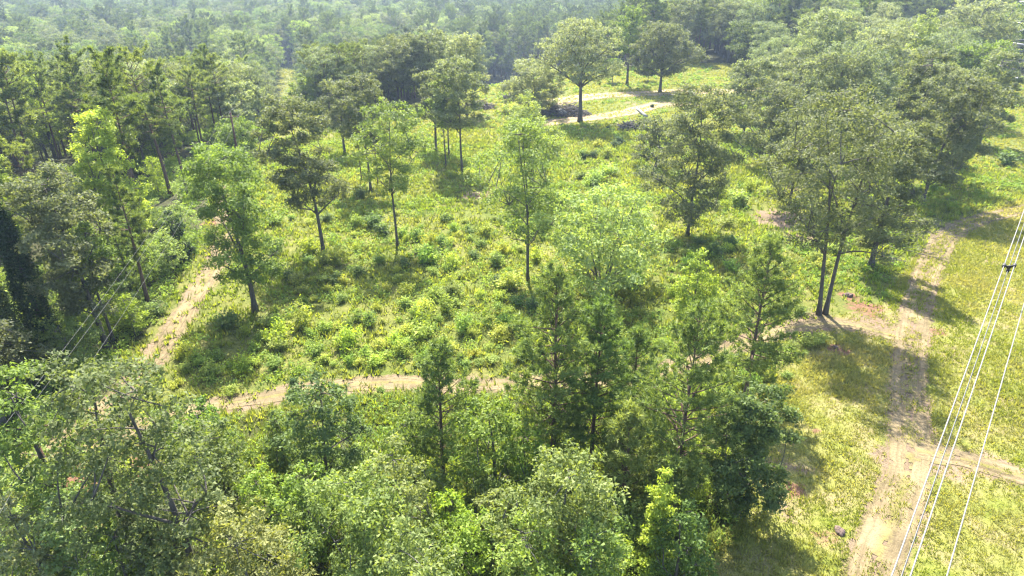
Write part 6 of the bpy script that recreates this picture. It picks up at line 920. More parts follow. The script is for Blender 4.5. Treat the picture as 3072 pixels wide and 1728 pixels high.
ROCKS = [
(21.33, 33.0, (0.28, 0.42, 0.26), 1, 'grey and red boulder in the grass beside the track'),
(37.15, 67.49, (0.55, 0.35, 0.3), 2, 'dark rounded boulder on the red clay patch'),
(31.14, 56.66, (0.3, 0.3, 0.22), 3, 'small dark boulder at the edge of the clay bank'),
]
LOGS = [
(31.16, 159.52, 2.0, 4.2, 0.42, 0.28, 'bright white bare log propped in the grass by the sandy track'),
]


# ------------------------------------------------------------------ helpers
def sstep(a, b, x):
    t = np.clip((x - a) / (b - a), 0.0, 1.0)
    return t * t * (3 - 2 * t)

def ground_z(x, y):
    x = np.asarray(x, float); y = np.asarray(y, float)
    z = -26.0 * sstep(203.0, 305.0, y - x)
    r = np.sqrt(x * x + y * y)
    z = z + 60.0 * sstep(1100.0, 2500.0, r)
    z = z + 0.22 * np.sin(x / 15.0 + 1.0) * np.sin(y / 19.0) + 0.10 * np.sin(x / 6.1 + y / 8.3)
    return z

def gz(x, y):
    return float(ground_z(x, y))

def in_poly(poly, x, y):
    p = np.asarray(poly, float)
    x = np.asarray(x, float); y = np.asarray(y, float)
    inside = np.zeros(x.shape, bool)
    j = len(p) - 1
    for i in range(len(p)):
        xi, yi = p[i]; xj, yj = p[j]
        if yi != yj:
            c = ((yi > y) != (yj > y)) & (x < (xj - xi) * (y - yi) / (yj - yi) + xi)
            inside ^= c
        j = i
    return inside

def poly_dist(line, x, y):
    """distance from points to a polyline"""
    p = np.asarray(line, float)
    best = np.full(np.shape(x), 1e9)
    for i in range(len(p) - 1):
        a, b = p[i], p[i + 1]
        d = b - a
        t = np.clip(((x - a[0]) * d[0] + (y - a[1]) * d[1]) / (d @ d), 0, 1)
        q = np.hypot(x - a[0] - t * d[0], y - a[1] - t * d[1])
        best = np.minimum(best, q)
    return best

_nr = np.random.default_rng(99)
_NT = _nr.random((64, 64))
def vnoise(x, y):
    """smooth lattice noise 0..1"""
    xi = np.floor(x).astype(int); yi = np.floor(y).astype(int)
    fx = x - xi; fy = y - yi
    fx = fx * fx * (3 - 2 * fx); fy = fy * fy * (3 - 2 * fy)
    g = lambda i, j: _NT[i % 64, j % 64]
    return (g(xi, yi) * (1 - fx) + g(xi + 1, yi) * fx) * (1 - fy) + (g(xi, yi + 1) * (1 - fx) + g(xi + 1, yi + 1) * fx) * fy

def spline(pts, step):
    p = np.asarray(pts, float)
    p = np.vstack([2 * p[0] - p[1], p, 2 * p[-1] - p[-2]])
    out = []
    for i in range(1, len(p) - 2):
        n = max(2, int(np.linalg.norm(p[i + 1] - p[i]) / step))
        for t in np.linspace(0, 1, n, endpoint=False):
            a, b, c, d = p[i - 1], p[i], p[i + 1], p[i + 2]
            out.append(0.5 * (2 * b + (c - a) * t + (2 * a - 5 * b + 4 * c - d) * t * t + (3 * b - a - 3 * c + d) * t ** 3))
    out.append(p[-2])
    return np.array(out)

class MB:
    """collects vertices and faces of one mesh"""
    def __init__(s):
        s.v = []; s.t = []; s.q = []; s.n = 0; s.tv = []; s.qv = []
    def add(s, v, tri=None, quad=None, tvar=None):
        v = np.asarray(v, float)
        if tri is not None and len(tri):
            s.t.append(np.asarray(tri) + s.n)
            s.tv.append(np.full(len(tri), 0.5) if tvar is None else tvar)
        if quad is not None and len(quad):
            s.q.append(np.asarray(quad) + s.n)
        s.v.append(v); s.n += len(v)
    def tube(s, pts, rad, sides=6, cap=True):
        pts = np.asarray(pts, float); rad = np.asarray(rad, float) * np.ones(len(pts))
        k = len(pts)
        d = np.gradient(pts, axis=0)
        d /= np.linalg.norm(d, axis=1)[:, None] + 1e-9
        ref = np.array([0.0, 0.0, 1.0]) if abs(d[:, 2]).mean() < 0.8 else np.array([1.0, 0.0, 0.0])
        u = np.cross(d, ref); u /= np.linalg.norm(u, axis=1)[:, None] + 1e-9
        w = np.cross(d, u)
        a = np.linspace(0, 2 * math.pi, sides, endpoint=False)
        ring = (np.cos(a)[None, :, None] * u[:, None, :] + np.sin(a)[None, :, None] * w[:, None, :]) * rad[:, None, None] + pts[:, None, :]
        i = np.arange(k - 1)[:, None] * sides; j = np.arange(sides)[None, :]; j2 = (j + 1) % sides
        quad = np.stack([i + j, i + j2, i + sides + j2, i + sides + j], -1).reshape(-1, 4)
        V = ring.reshape(-1, 3)
        tri = []
        if cap:
            V = np.vstack([V, pts[0], pts[-1]])
            c0, c1 = k * sides, k * sides + 1
            e = (k - 1) * sides
            for q in range(sides):
                tri.append((c0, (q + 1) % sides, q)); tri.append((c1, e + q, e + (q + 1) % sides))
        s.add(V, tri=np.array(tri) if tri else None, quad=quad)
    def box(s, c, size, rot=None):
        c = np.asarray(c, float); h = np.asarray(size, float) / 2
        v = np.array([[x, y, z] for z in (-1, 1) for y in (-1, 1) for x in (-1, 1)], float) * h
        if rot is not None:
            v = v @ np.array(rot).T
        s.add(v + c, quad=[(0, 2, 3, 1), (4, 5, 7, 6), (0, 1, 5, 4), (2, 6, 7, 3), (0, 4, 6, 2), (1, 3, 7, 5)])
    def mesh(s, name, mat, smooth=False):
        me = bpy.data.meshes.new(name)
        V = np.vstack(s.v)
        T = np.vstack(s.t) if s.t else np.zeros((0, 3), int)
        Q = np.vstack(s.q) if s.q else np.zeros((0, 4), int)
        nt, nq = len(T), len(Q)
        me.vertices.add(len(V)); me.vertices.foreach_set('co', V.ravel())
        me.loops.add(nt * 3 + nq * 4)
        me.loops.foreach_set('vertex_index', np.concatenate([T.ravel(), Q.ravel()]).astype(np.int32))
        me.polygons.add(nt + nq)
        me.polygons.foreach_set('loop_start', np.concatenate([np.arange(nt) * 3, nt * 3 + np.arange(nq) * 4]).astype(np.int32))
        if smooth:
            me.polygons.foreach_set('use_smooth', np.ones(nt + nq, bool))
        me.update(calc_edges=True)
        if nt and s.tv:
            at = me.attributes.new('var', 'FLOAT', 'FACE')
            at.data.foreach_set('value', np.concatenate([np.concatenate(s.tv), np.full(nq, 0.5)]).astype(np.float32))
        if mat is not None:
            me.materials.append(mat)
        return me

def link(name, data, parent=None):
    o = bpy.data.objects.new(name, data)
    COL.objects.link(o)
    if parent is not None:
        o.parent = parent
    return o

def tag(o, label=None, cat=None, group=None, kind=None):
    if label: o['label'] = label
    if cat: o['category'] = cat
    if group: o['group'] = group
    if kind: o['kind'] = kind
    return o

# ------------------------------------------------------------------ materials
def new_mat(name):
    m = bpy.data.materials.new(name)
    m.use_nodes = True
    nt = m.node_tree
    nt.nodes.clear()
    out = nt.nodes.new('ShaderNodeOutputMaterial')
    return m, nt, out

def N(nt, t, **kw):
    n = nt.nodes.new(t)
    for k, v in kw.items():
        if k in n.inputs.keys():
            n.inputs[k].default_value = v
        else:
            setattr(n, k, v)
    return n

def mathn(nt, op, a, b=None):
    n = nt.nodes.new('ShaderNodeMath'); n.operation = op
    for i, q in enumerate((a, b)):
        if q is None: continue
        if hasattr(q, 'is_output'): nt.links.new(q, n.inputs[i])
        else: n.inputs[i].default_value = q
    return n.outputs[0]

def mixc(nt, f, a, b, blend='MIX'):
    n = nt.nodes.new('ShaderNodeMix'); n.data_type = 'RGBA'; n.blend_type = blend
    for sock, q in ((n.inputs[0], f), (n.inputs[6], a), (n.inputs[7], b)):
        if hasattr(q, 'is_output'): nt.links.new(q, sock)
        elif isinstance(q, (tuple, list)): sock.default_value = (*q[:3], 1.0)
        else: sock.default_value = q
    return n.outputs[2]

def ramp(nt, f, stops):
    n = nt.nodes.new('ShaderNodeValToRGB')
    els = n.color_ramp.elements
    while len(els) > 1: els.remove(els[-1])
    els[0].position = stops[0][0]; els[0].color = (*stops[0][1], 1)
    for p, c in stops[1:]:
        e = els.new(p); e.color = (*c, 1)
    nt.links.new(f, n.inputs[0])
    return n.outputs[0]

def noise(nt, scale, detail=3.0, vec=None, rough=0.55):
    n = N(nt, 'ShaderNodeTexNoise', Scale=scale, Detail=detail, Roughness=rough)
    if vec is None:
        g = nt.nodes.get('geo') or N(nt, 'ShaderNodeNewGeometry', name='geo')
        vec = g.outputs['Position']
    nt.links.new(vec, n.inputs['Vector'])
    return n.outputs[0]

def leaf_material(name, attr, attr_type, transl=0.42, rough=0.62, spec=0.22, tgain=(1.6, 1.55, 0.58), amp=0.9):
    m, nt, out = new_mat(name)
    tint = N(nt, 'ShaderNodeAttribute', attribute_name=attr, attribute_type=attr_type)
    var = N(nt, 'ShaderNodeAttribute', attribute_name='var', attribute_type='GEOMETRY')
    # per-leaf lightness and hue differences of the leaves themselves
    hsv = N(nt, 'ShaderNodeHueSaturation')
    nt.links.new(tint.outputs['Color'], hsv.inputs['Color'])
    nt.links.new(mathn(nt, 'ADD', mathn(nt, 'MULTIPLY', var.outputs['Fac'], amp), 1.0 - amp / 2), hsv.inputs['Value'])
    nt.links.new(mathn(nt, 'ADD', mathn(nt, 'MULTIPLY', var.outputs['Fac'], -0.03), 0.515), hsv.inputs['Hue'])
    c = hsv.outputs['Color']
    p = N(nt, 'ShaderNodeBsdfPrincipled', Roughness=rough)
    p.inputs['Specular IOR Level'].default_value = spec
    nt.links.new(c, p.inputs['Base Color'])
    t = N(nt, 'ShaderNodeBsdfTranslucent')
    nt.links.new(mixc(nt, 1.0, c, tgain, 'MULTIPLY'), t.inputs['Color'])
    mx = N(nt, 'ShaderNodeMixShader'); mx.inputs[0].default_value = transl
    nt.links.new(p.outputs[0], mx.inputs[1]); nt.links.new(t.outputs[0], mx.inputs[2])
    nt.links.new(mx.outputs[0], out.inputs['Surface'])
    return m

M_LEAF = leaf_material('leaf', 'tint', 'INSTANCER')
M_OAKLEAF = leaf_material('oak_leaf', 'tint', 'INSTANCER', transl=0.42, rough=0.65, spec=0.2, tgain=(1.5, 1.5, 0.62))
M_NEEDLE = leaf_material('needle', 'tint', 'INSTANCER', transl=0.38, rough=0.6, spec=0.25)
M_HERB = leaf_material('herb', 'lcol', 'GEOMETRY', transl=0.45, rough=0.65, spec=0.2, amp=0.45)

def bark_material(name, c0, c1):
    m, nt, out = new_mat(name)
    tc = N(nt, 'ShaderNodeTexCoord')
    mp = N(nt, 'ShaderNodeMapping'); mp.inputs['Scale'].default_value = (6, 6, 1.2)
    nt.links.new(tc.outputs['Object'], mp.inputs['Vector'])
    f = noise(nt, 1.5, 5.0, mp.outputs[0], 0.7)
    c = ramp(nt, f, [(0.3, c0), (0.7, c1)])
    p = N(nt, 'ShaderNodeBsdfPrincipled', Roughness=0.9)
    p.inputs['Specular IOR Level'].default_value = 0.2
    nt.links.new(c, p.inputs['Base Color'])
    b = N(nt, 'ShaderNodeBump', Strength=0.8, Distance=0.05)
    nt.links.new(f, b.inputs['Height']); nt.links.new(b.outputs[0], p.inputs['Normal'])
    nt.links.new(p.outputs[0], out.inputs['Surface'])
    return m

M_BARK = bark_material('bark_oak', (0.035, 0.03, 0.028), (0.13, 0.115, 0.10))
M_BARKP = bark_material('bark_pine', (0.05, 0.033, 0.026), (0.17, 0.115, 0.085))
M_BARKG = bark_material('bark_grey', (0.055, 0.052, 0.05), (0.15, 0.14, 0.13))
M_DEAD = bark_material('dead_wood', (0.05, 0.044, 0.043), (0.14, 0.125, 0.12))
M_POLE = bark_material('pole_wood', (0.05, 0.03, 0.022), (0.12, 0.07, 0.048))

def plain(name, col, rough=0.5, metal=0.0, nscale=8.0, amt=0.3):
    m, nt, out = new_mat(name)
    p = N(nt, 'ShaderNodeBsdfPrincipled', Roughness=rough, Metallic=metal)
    f = noise(nt, nscale, 3.0)
    lo = tuple(x * (1 - amt) for x in col); hi = tuple(min(1, x * (1 + amt)) for x in col)
    nt.links.new(ramp(nt, f, [(0.3, lo), (0.7, hi)]), p.inputs['Base Color'])
    nt.links.new(p.outputs[0], out.inputs['Surface'])
    return m

M_WIRE = plain('aluminium_wire', (0.12, 0.117, 0.113), 0.6, 0.0, 3.0, 0.05)
M_WIRE2 = plain('dull_wire', (0.10, 0.10, 0.10), 0.7, 0.0, 3.0, 0.05)
M_STEEL = plain('galvanised_steel', (0.16, 0.16, 0.16), 0.5, 0.3, 2.0, 0.2)
M_CLAMP = plain('dark_clamp', (0.03, 0.028, 0.028), 0.6, 0.3, 20.0, 0.2)
M_ROCK = plain('boulder_rock', (0.085, 0.055, 0.045), 0.9, 0.0, 3.0, 0.5)
M_WHITE = plain('white_birch', (0.20, 0.195, 0.185), 0.8, 0.0, 5.0, 0.12)
M_CER = plain('insulator', (0.30, 0.28, 0.26), 0.3, 0.0, 5.0, 0.1)

def ground_material():
    m, nt, out = new_mat('meadow_ground')
    bare = N(nt, 'ShaderNodeAttribute', attribute_name='bare', attribute_type='GEOMETRY').outputs['Fac']
    clay = N(nt, 'ShaderNodeAttribute', attribute_name='clay', attribute_type='GEOMETRY').outputs['Fac']
    wood = N(nt, 'ShaderNodeAttribute', attribute_name='wood', attribute_type='GEOMETRY').outputs['Fac']
    mown = N(nt, 'ShaderNodeAttribute', attribute_name='mown', attribute_type='GEOMETRY').outputs['Fac']
    big = noise(nt, 0.045, 3.0)
    med = noise(nt, 0.35, 4.0)
    fine = noise(nt, 2.6, 5.0, rough=0.7)
    ff = noise(nt, 9.0, 3.0, rough=0.7)
    g1 = ramp(nt, med, [(0.32, (0.062, 0.090, 0.015)), (0.52, (0.105, 0.121, 0.022)), (0.70, (0.161, 0.146, 0.050))])
    g2 = ramp(nt, big, [(0.36, (0.074, 0.099, 0.019)), (0.62, (0.130, 0.124, 0.040))])
    grass = mixc(nt, 0.45, g1, g2)
    mw = ramp(nt, med, [(0.30, (0.115, 0.14, 0.020)), (0.5, (0.165, 0.165, 0.045)), (0.7, (0.21, 0.17, 0.09))])
    grass = mixc(nt, mown, grass, mw)
    grass = mixc(nt, 0.8, grass, ramp(nt, fine, [(0.25, (0.5, 0.52, 0.5)), (0.5, (1, 1, 1)), (0.78, (1.35, 1.3, 1.2))]), 'MULTIPLY')
    dirt = ramp(nt, med, [(0.3, (0.124, 0.090, 0.059)), (0.7, (0.192, 0.140, 0.096))])
    dirt = mixc(nt, 0.7, dirt, ramp(nt, fine, [(0.3, (0.7, 0.68, 0.66)), (0.7, (1.2, 1.2, 1.2))]), 'MULTIPLY')
    red = ramp(nt, fine, [(0.3, (0.105, 0.053, 0.031)), (0.7, (0.186, 0.105, 0.068))])
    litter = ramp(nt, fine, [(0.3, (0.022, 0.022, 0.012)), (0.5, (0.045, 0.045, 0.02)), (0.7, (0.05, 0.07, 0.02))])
    # ragged transitions
    rag = mathn(nt, 'MULTIPLY', mathn(nt, 'SUBTRACT', mathn(nt, 'ADD', mathn(nt, 'MULTIPLY', fine, 0.6), mathn(nt, 'MULTIPLY', med, 0.5)), 0.55), 1.5)
    def fac(a, k=4.0):
        q = mathn(nt, 'MULTIPLY', mathn(nt, 'SUBTRACT', mathn(nt, 'ADD', a, rag), 0.42), k)
        n = nt.nodes.new('ShaderNodeClamp'); nt.links.new(q, n.inputs[0])
        return n.outputs[0]
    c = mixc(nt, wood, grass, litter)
    c = mixc(nt, fac(bare), c, dirt)
    c = mixc(nt, fac(clay, 5.0), c, red)
    p = N(nt, 'ShaderNodeBsdfPrincipled', Roughness=0.95)
    p.inputs['Specular IOR Level'].default_value = 0.1
    nt.links.new(c, p.inputs['Base Color'])
    h = mathn(nt, 'ADD', fine, mathn(nt, 'MULTIPLY', ff, 0.5))
    b = N(nt, 'ShaderNodeBump', Strength=1.0, Distance=0.22)
    nt.links.new(h, b.inputs['Height']); nt.links.new(b.outputs[0], p.inputs['Normal'])
    nt.links.new(p.outputs[0], out.inputs['Surface'])
    return m

def track_material(name, sand):
    m, nt, out = new_mat(name)
    u = N(nt, 'ShaderNodeAttribute', attribute_name='across', attribute_type='GEOMETRY').outputs['Fac']
    med = noise(nt, 0.5, 4.0); fine = noise(nt, 4.0, 5.0, rough=0.75)
    s = sand
    lo = tuple(q * 0.72 for q in s); hi = tuple(min(0.6, q * 1.18) for q in s)
    c = ramp(nt, med, [(0.3, lo), (0.65, hi)])
    c = mixc(nt, 0.8, c, ramp(nt, fine, [(0.28, (0.62, 0.6, 0.58)), (0.5, (1, 1, 1)), (0.75, (1.18, 1.17, 1.15))]), 'MULTIPLY')
    # lengthwise tyre streaks
    g = nt.nodes.get('geo'); sx = N(nt, 'ShaderNodeSeparateXYZ'); nt.links.new(g.outputs['Position'], sx.inputs[0])
    cv = N(nt, 'ShaderNodeCombineXYZ')
    nt.links.new(mathn(nt, 'MULTIPLY', u, 5.5), cv.inputs[0]); nt.links.new(mathn(nt, 'MULTIPLY', sx.outputs[0], 0.10), cv.inputs[1]); nt.links.new(mathn(nt, 'MULTIPLY', sx.outputs[1], 0.10), cv.inputs[2])
    streak = noise(nt, 1.0, 3.0, cv.outputs[0], 0.7)
    c = mixc(nt, 0.85, c, ramp(nt, streak, [(0.36, (0.62, 0.62, 0.58)), (0.5, (1, 1, 1)), (0.64, (1.22, 1.2, 1.18))]), 'MULTIPLY')
    # dry straw grows between and beside the wheel ruts
    rut = mathn(nt, 'ABSOLUTE', mathn(nt, 'SUBTRACT', mathn(nt, 'ABSOLUTE', u), 0.5))
    f = mathn(nt, 'MULTIPLY', mathn(nt, 'SUBTRACT', mathn(nt, 'ADD', mathn(nt, 'MULTIPLY', rut, 1.1), mathn(nt, 'MULTIPLY', fine, 0.9)), 0.72), 3.5)
    cl = nt.nodes.new('ShaderNodeClamp'); nt.links.new(f, cl.inputs[0])
    c = mixc(nt, cl.outputs[0], c, ramp(nt, med, [(0.35, (0.115, 0.105, 0.032)), (0.7, (0.185, 0.155, 0.07))]))
    p = N(nt, 'ShaderNodeBsdfPrincipled', Roughness=0.95)
    p.inputs['Specular IOR Level'].default_value = 0.1
    nt.links.new(c, p.inputs['Base Color'])
    b = N(nt, 'ShaderNodeBump', Strength=0.9, Distance=0.12)
    nt.links.new(fine, b.inputs['Height']); nt.links.new(b.outputs[0], p.inputs['Normal'])
    nt.links.new(p.outputs[0], out.inputs['Surface'])
    return m

# ------------------------------------------------------------------ ground sheet
def build_ground():
    def axis(lo, hi, step, far):
        mid = np.arange(lo, hi + 1e-6, step)
        out = [mid]
        d, x = step, hi
        up = []
        while x < far:
            d *= 1.22; x += d; up.append(x)
        d, x = step, lo
        dn = []
        while x > -far:
            d *= 1.22; x -= d; dn.append(x)
        return np.concatenate([dn[::-1], mid, up])
    xs = axis(-110, 130, 0.9, 2600.0); ys = axis(14, 250, 0.9, 2600.0)
    X, Y = np.meshgrid(xs, ys)
    Z = ground_z(X, Y)
    nx, ny = len(xs), len(ys)
    near = (np.abs(X) < 140) & (Y > 10) & (Y < 260)
    Z = Z + np.where(near, (vnoise(X / 1.7, Y / 1.7) - 0.5) * 0.16 * (poly_dist_all(X, Y) > 3.0), 0)
    mb = MB()
    i = (np.arange(ny - 1)[:, None] * nx + np.arange(nx - 1)[None, :]).ravel()
    mb.add(np.stack([X, Y, Z], -1).reshape(-1, 3), quad=np.stack([i, i + 1, i + nx + 1, i + nx], -1))
    me = mb.mesh('ground', ground_material(), smooth=True)
    bare = np.zeros(X.shape); clay = np.zeros(X.shape)
    for tr in TRACKS:
        d = poly_dist(tr['pts'], X, Y)
        bare = np.maximum(bare, 0.75 * (1 - sstep(tr['w'] * 0.3, tr['w'] * 0.5 + 1.6, d)))
    for (bx, by, br, amt, isred) in PATCHES:
        d = np.hypot(X - bx, (Y - by)) / br
        f = amt * (1 - sstep(0.35, 1.0, d + 0.5 * (vnoise(X / 1.3 + 7, Y / 1.3) - 0.5)))
        if isred: clay = np.maximum(clay, f)
        else: bare = np.maximum(bare, f)
    op = in_poly(OPEN, X, Y)
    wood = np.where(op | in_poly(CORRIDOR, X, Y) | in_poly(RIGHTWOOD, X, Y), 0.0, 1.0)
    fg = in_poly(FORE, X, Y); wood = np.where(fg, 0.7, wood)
    mown = np.where(in_poly(ROW, X, Y), 1.0, 0.0)
    for nm, arr in (('bare', bare), ('clay', clay), ('wood', wood), ('mown', mown)):
        at = me.attributes.new(nm, 'FLOAT', 'POINT'); at.data.foreach_set('value', arr.ravel().astype(np.float32))
    tag(link('ground', me), kind='structure')

def poly_dist_all(X, Y):
    d = np.full(X.shape, 1e9)
    for tr in TRACKS:
        d = np.minimum(d, poly_dist(tr['pts'], X, Y) - (tr['w'] - 2.4) * 0.5)
    return d

def build_tracks():
    for k, tr in enumerate(TRACKS):
        line = spline(tr['pts'], 0.4)
        w = tr['w']; n = len(line)
        d = np.gradient(line, axis=0); d /= np.linalg.norm(d, axis=1)[:, None]
        nrm = np.stack([-d[:, 1], d[:, 0]], -1)
        m = max(8, int(w / 0.26))
        u = np.linspace(-1, 1, m + 1)
        wob = 1.0 + 0.22 * (vnoise(np.arange(n) * 0.11 + k * 5, np.zeros(n)) - 0.5)
        P = line[:, None, :] + nrm[:, None, :] * (u[None, :, None] * (w / 2) * wob[:, None, None])
        jit = np.random.default_rng(k)
        P += (jit.random(P.shape) - 0.5) * 0.14
        U = np.broadcast_to(u[None, :], (n, m + 1))
        Z = ground_z(P[..., 0], P[..., 1]) + 0.03 + 0.004 * k
        Z = Z - 0.02 * np.exp(-((np.abs(U) - 0.5) / 0.18) ** 2)
        V = np.concatenate([P, Z[..., None]], -1).reshape(-1, 3)
        i = (np.arange(n - 1)[:, None] * (m + 1) + np.arange(m)[None, :])
        cx, cyy = P[:-1, :-1, 0], P[:-1, :-1, 1]
        uc = np.abs((U[:-1, :-1] + U[:-1, 1:]) / 2)
        nz = 0.6 * vnoise(cx / 0.9 + 3, cyy / 0.9) + 0.4 * vnoise(cx / 0.35, cyy / 0.35)
        keep = (nz > sstep(0.55, 1.1, uc) * 0.9)
        keep &= (nz > tr['mid'] * (1 - sstep(0.05, 0.32, uc)))
        i = i[keep]
        mb = MB(); mb.add(V, quad=np.stack([i, i + m + 1, i + m + 2, i + 1], -1))
        me = mb.mesh('dirt_track', track_material('track_dirt', tr['col']), smooth=True)
        at = me.attributes.new('across', 'FLOAT', 'POINT'); at.data.foreach_set('value', U.ravel().astype(np.float32))
        tag(link('dirt_track', me), kind='structure')

# ------------------------------------------------------------------ plants
def leaf_tris(rng, C, size, upb=0.5, aspect=0.62, out=None, outb=0.0):
    """one folded-free triangular leaf per centre"""
    n = len(C)
    nr = rng.normal(size=(n, 3)); nr /= np.linalg.norm(nr, axis=1)[:, None]
    nr[:, 2] += upb
    if out is not None: nr += out * outb
    nr /= np.linalg.norm(nr, axis=1)[:, None] + 1e-9
    t = rng.normal(size=(n, 3)); t -= (t * nr).sum(1)[:, None] * nr
    t /= np.linalg.norm(t, axis=1)[:, None] + 1e-9
    b = np.cross(nr, t)
    L = size * (0.7 + 0.6 * rng.random(n))
    W = L * aspect
    v0 = C - t * (L / 2)[:, None] - b * (W / 2)[:, None]
    v1 = C - t * (L / 2)[:, None] + b * (W / 2)[:, None]
    v2 = C + t * (L / 2)[:, None]
    V = np.stack([v0, v1, v2], 1).reshape(-1, 3)
    T = np.arange(3 * n).reshape(-1, 3)
    return V, T

def envelope(shape, t):
    t = np.clip(t, 0, 1)
    if shape == 'oak':
        return np.sqrt(np.clip(1 - ((t - 0.48) / 0.60) ** 2, 0, 1)) ** 0.8
    if shape == 'umbrella':
        return np.sqrt(np.clip(1 - ((t - 0.40) / 0.63) ** 2, 0, 1)) ** 0.75
    if shape == 'gum':
        return np.where(t < 0.28, (t / 0.28 + 0.05) ** 0.5, np.clip((1 - t) / 0.72, 0, 1) ** 0.75)
    if shape == 'column':
        return np.where(t < 0.1, 0.75 + 2.5 * t, np.clip((1 - t) / 0.9, 0, 1) ** 0.45)
    if shape == 'slender':
        return 0.55 + 0.45 * np.sin(t * 9.0) * (1 - t) if False else np.where(t < 0.5, 0.45 + 0.75 * t, np.clip(1.0 - (t - 0.5) / 0.52, 0, 1) ** 0.5 * 0.85)
    return np.sqrt(np.clip(1 - ((t - 0.5) / 0.56) ** 2, 0, 1))

def broadleaf(seed, H, Rc, base=0.35, shape='oak', lean=(0, 0), stems=1, sang=None, leaf=0.26, nleaf=9000, bark=None, trunk_r=None, bare=0, lmat=None):
    rng = np.random.default_rng(seed)
    wood = MB(); lv = MB()
    zb = base * H
    tr = trunk_r or 0.0145 * H + 0.04
    lean = np.array(lean, float)
    ph = rng.random(6) * 6.28
    # clump centres fill the crown envelope with lobes and gaps
    vol = Rc * Rc * (H - zb)
    ncl = int(np.clip(28 + vol * 0.11, 40, 170))
    pts = []
    tries = 0
    dmin = 0.80 * (vol * 2.0 / ncl) ** (1 / 3)
    while len(pts) < ncl and tries < 6000:
        tries += 1
        t = rng.random() ** 0.85
        a = rng.random() * 6.283
        lob = 0.78 + 0.21 * math.sin(2 * a + ph[0] + 3 * t) + 0.19 * math.sin(3 * a + ph[1] - 5 * t) + 0.13 * math.sin(7 * t + ph[2] + a)
        r = 1.12 * Rc * float(envelope(shape, t)) * lob * rng.random() ** 0.42
        p = np.array([r * math.cos(a) + lean[0] * (0.35 + 0.65 * t), r * math.sin(a) + lean[1] * (0.35 + 0.65 * t), zb + t * (H - zb) * 0.97])
        if pts and np.min(np.linalg.norm(np.array(pts) - p, axis=1)) < dmin * (1 - tries / 9000):
            continue
        pts.append(p)
    P = np.array(pts)
    # trunks
    trunks = []
    for s in range(stems):
        sa = s * 6.28 / stems + (ph[3] if sang is None else sang)
        off = np.zeros(2) if stems == 1 else np.array([math.cos(sa), math.sin(sa)])
        top = np.array([lean[0] * 0.8, lean[1] * 0.8, zb + (H - zb) * 0.86])
        q = np.linspace(0, 1, 12)
        path = np.zeros((12, 3))
        bend = q ** 1.5
        spread = off * Rc * (0.45 if stems > 2 else 0.32)
        path[:, 0] = off[0] * 0.35 + lean[0] * 0.8 * bend + spread[0] * q ** 1.3 + 0.019 * H * np.sin(q * 5 + ph[4] + s) * q
        path[:, 1] = off[1] * 0.35 + lean[1] * 0.8 * bend + spread[1] * q ** 1.3 + 0.017 * H * np.sin(q * 6 + ph[5] + s) * q
        path[:, 2] = -0.25 + q * (top[2] + 0.25)
        rad = tr * (0.8 if stems > 1 else 1.0) * (1 - 0.86 * q) * (1 + 0.55 * np.exp(-q * 26))
        rad = np.maximum(rad, 0.035)
        wood.tube(path, rad, 8)
        trunks.append((path, rad))
    # limbs by farthest-point choice of clumps
    nl = int(np.clip(ncl / 8, 5, 16))
    idx = [int(np.argmax(P[:, 2]))]
    d = np.linalg.norm(P - P[idx[0]], axis=1)
    for _ in range(nl - 1):
        k = int(np.argmax(d)); idx.append(k); d = np.minimum(d, np.linalg.norm(P - P[k], axis=1))
    own = np.argmin(np.linalg.norm(P[:, None] - P[idx][None], axis=2), axis=1)
    for li, k in enumerate(idx):
        tip = P[k]
        path, rad = min(trunks, key=lambda tq: np.min(np.linalg.norm(tq[0][5:, :2] - tip[:2], axis=1)))
        hd = np.linalg.norm(tip[:2] - np.array([np.interp(tip[2] * 0.8, path[:, 2], path[:, 0]), np.interp(tip[2] * 0.8, path[:, 2], path[:, 1])]))
        z0 = np.clip(tip[2] - hd * (0.55 + 0.5 * rng.random()) - 0.6, zb * 0.82, path[-1, 2] * 0.95)
        s0 = np.array([np.interp(z0, path[:, 2], path[:, 0]), np.interp(z0, path[:, 2], path[:, 1]), z0])
        r0 = min(np.interp(z0, path[:, 2], rad) * 0.72, 0.05 + 0.02 * np.linalg.norm(tip - s0))
        q = np.linspace(0, 1, 7)[:, None]
        mid = (s0 + tip) / 2 + np.array([0, 0, 0.12 * hd]) + rng.normal(size=3) * 0.05 * hd
        cur = (1 - q) ** 2 * s0 + 2 * q * (1 - q) * mid + q ** 2 * tip
        wood.tube(cur, r0 * (1 - 0.8 * q[:, 0]), 5, cap=False)
        for c in np.where(own == li)[0]:
            if c == k: continue
            dd = np.linalg.norm(cur[2:] - P[c], axis=1) + 0.6 * np.maximum(0, cur[2:, 2] - P[c][2])
            a0 = cur[2 + int(np.argmin(dd))]
            m2 = (a0 + P[c]) / 2 + np.array([0, 0, 0.15]) + rng.normal(size=3) * 0.15
            qq = np.linspace(0, 1, 4)[:, None]
            tw = (1 - qq) ** 2 * a0 + 2 * qq * (1 - qq) * m2 + qq ** 2 * P[c]
            wood.tube(tw, np.linspace(0.045, 0.014, 4) * (H / 20 + 0.3), 4, cap=False)
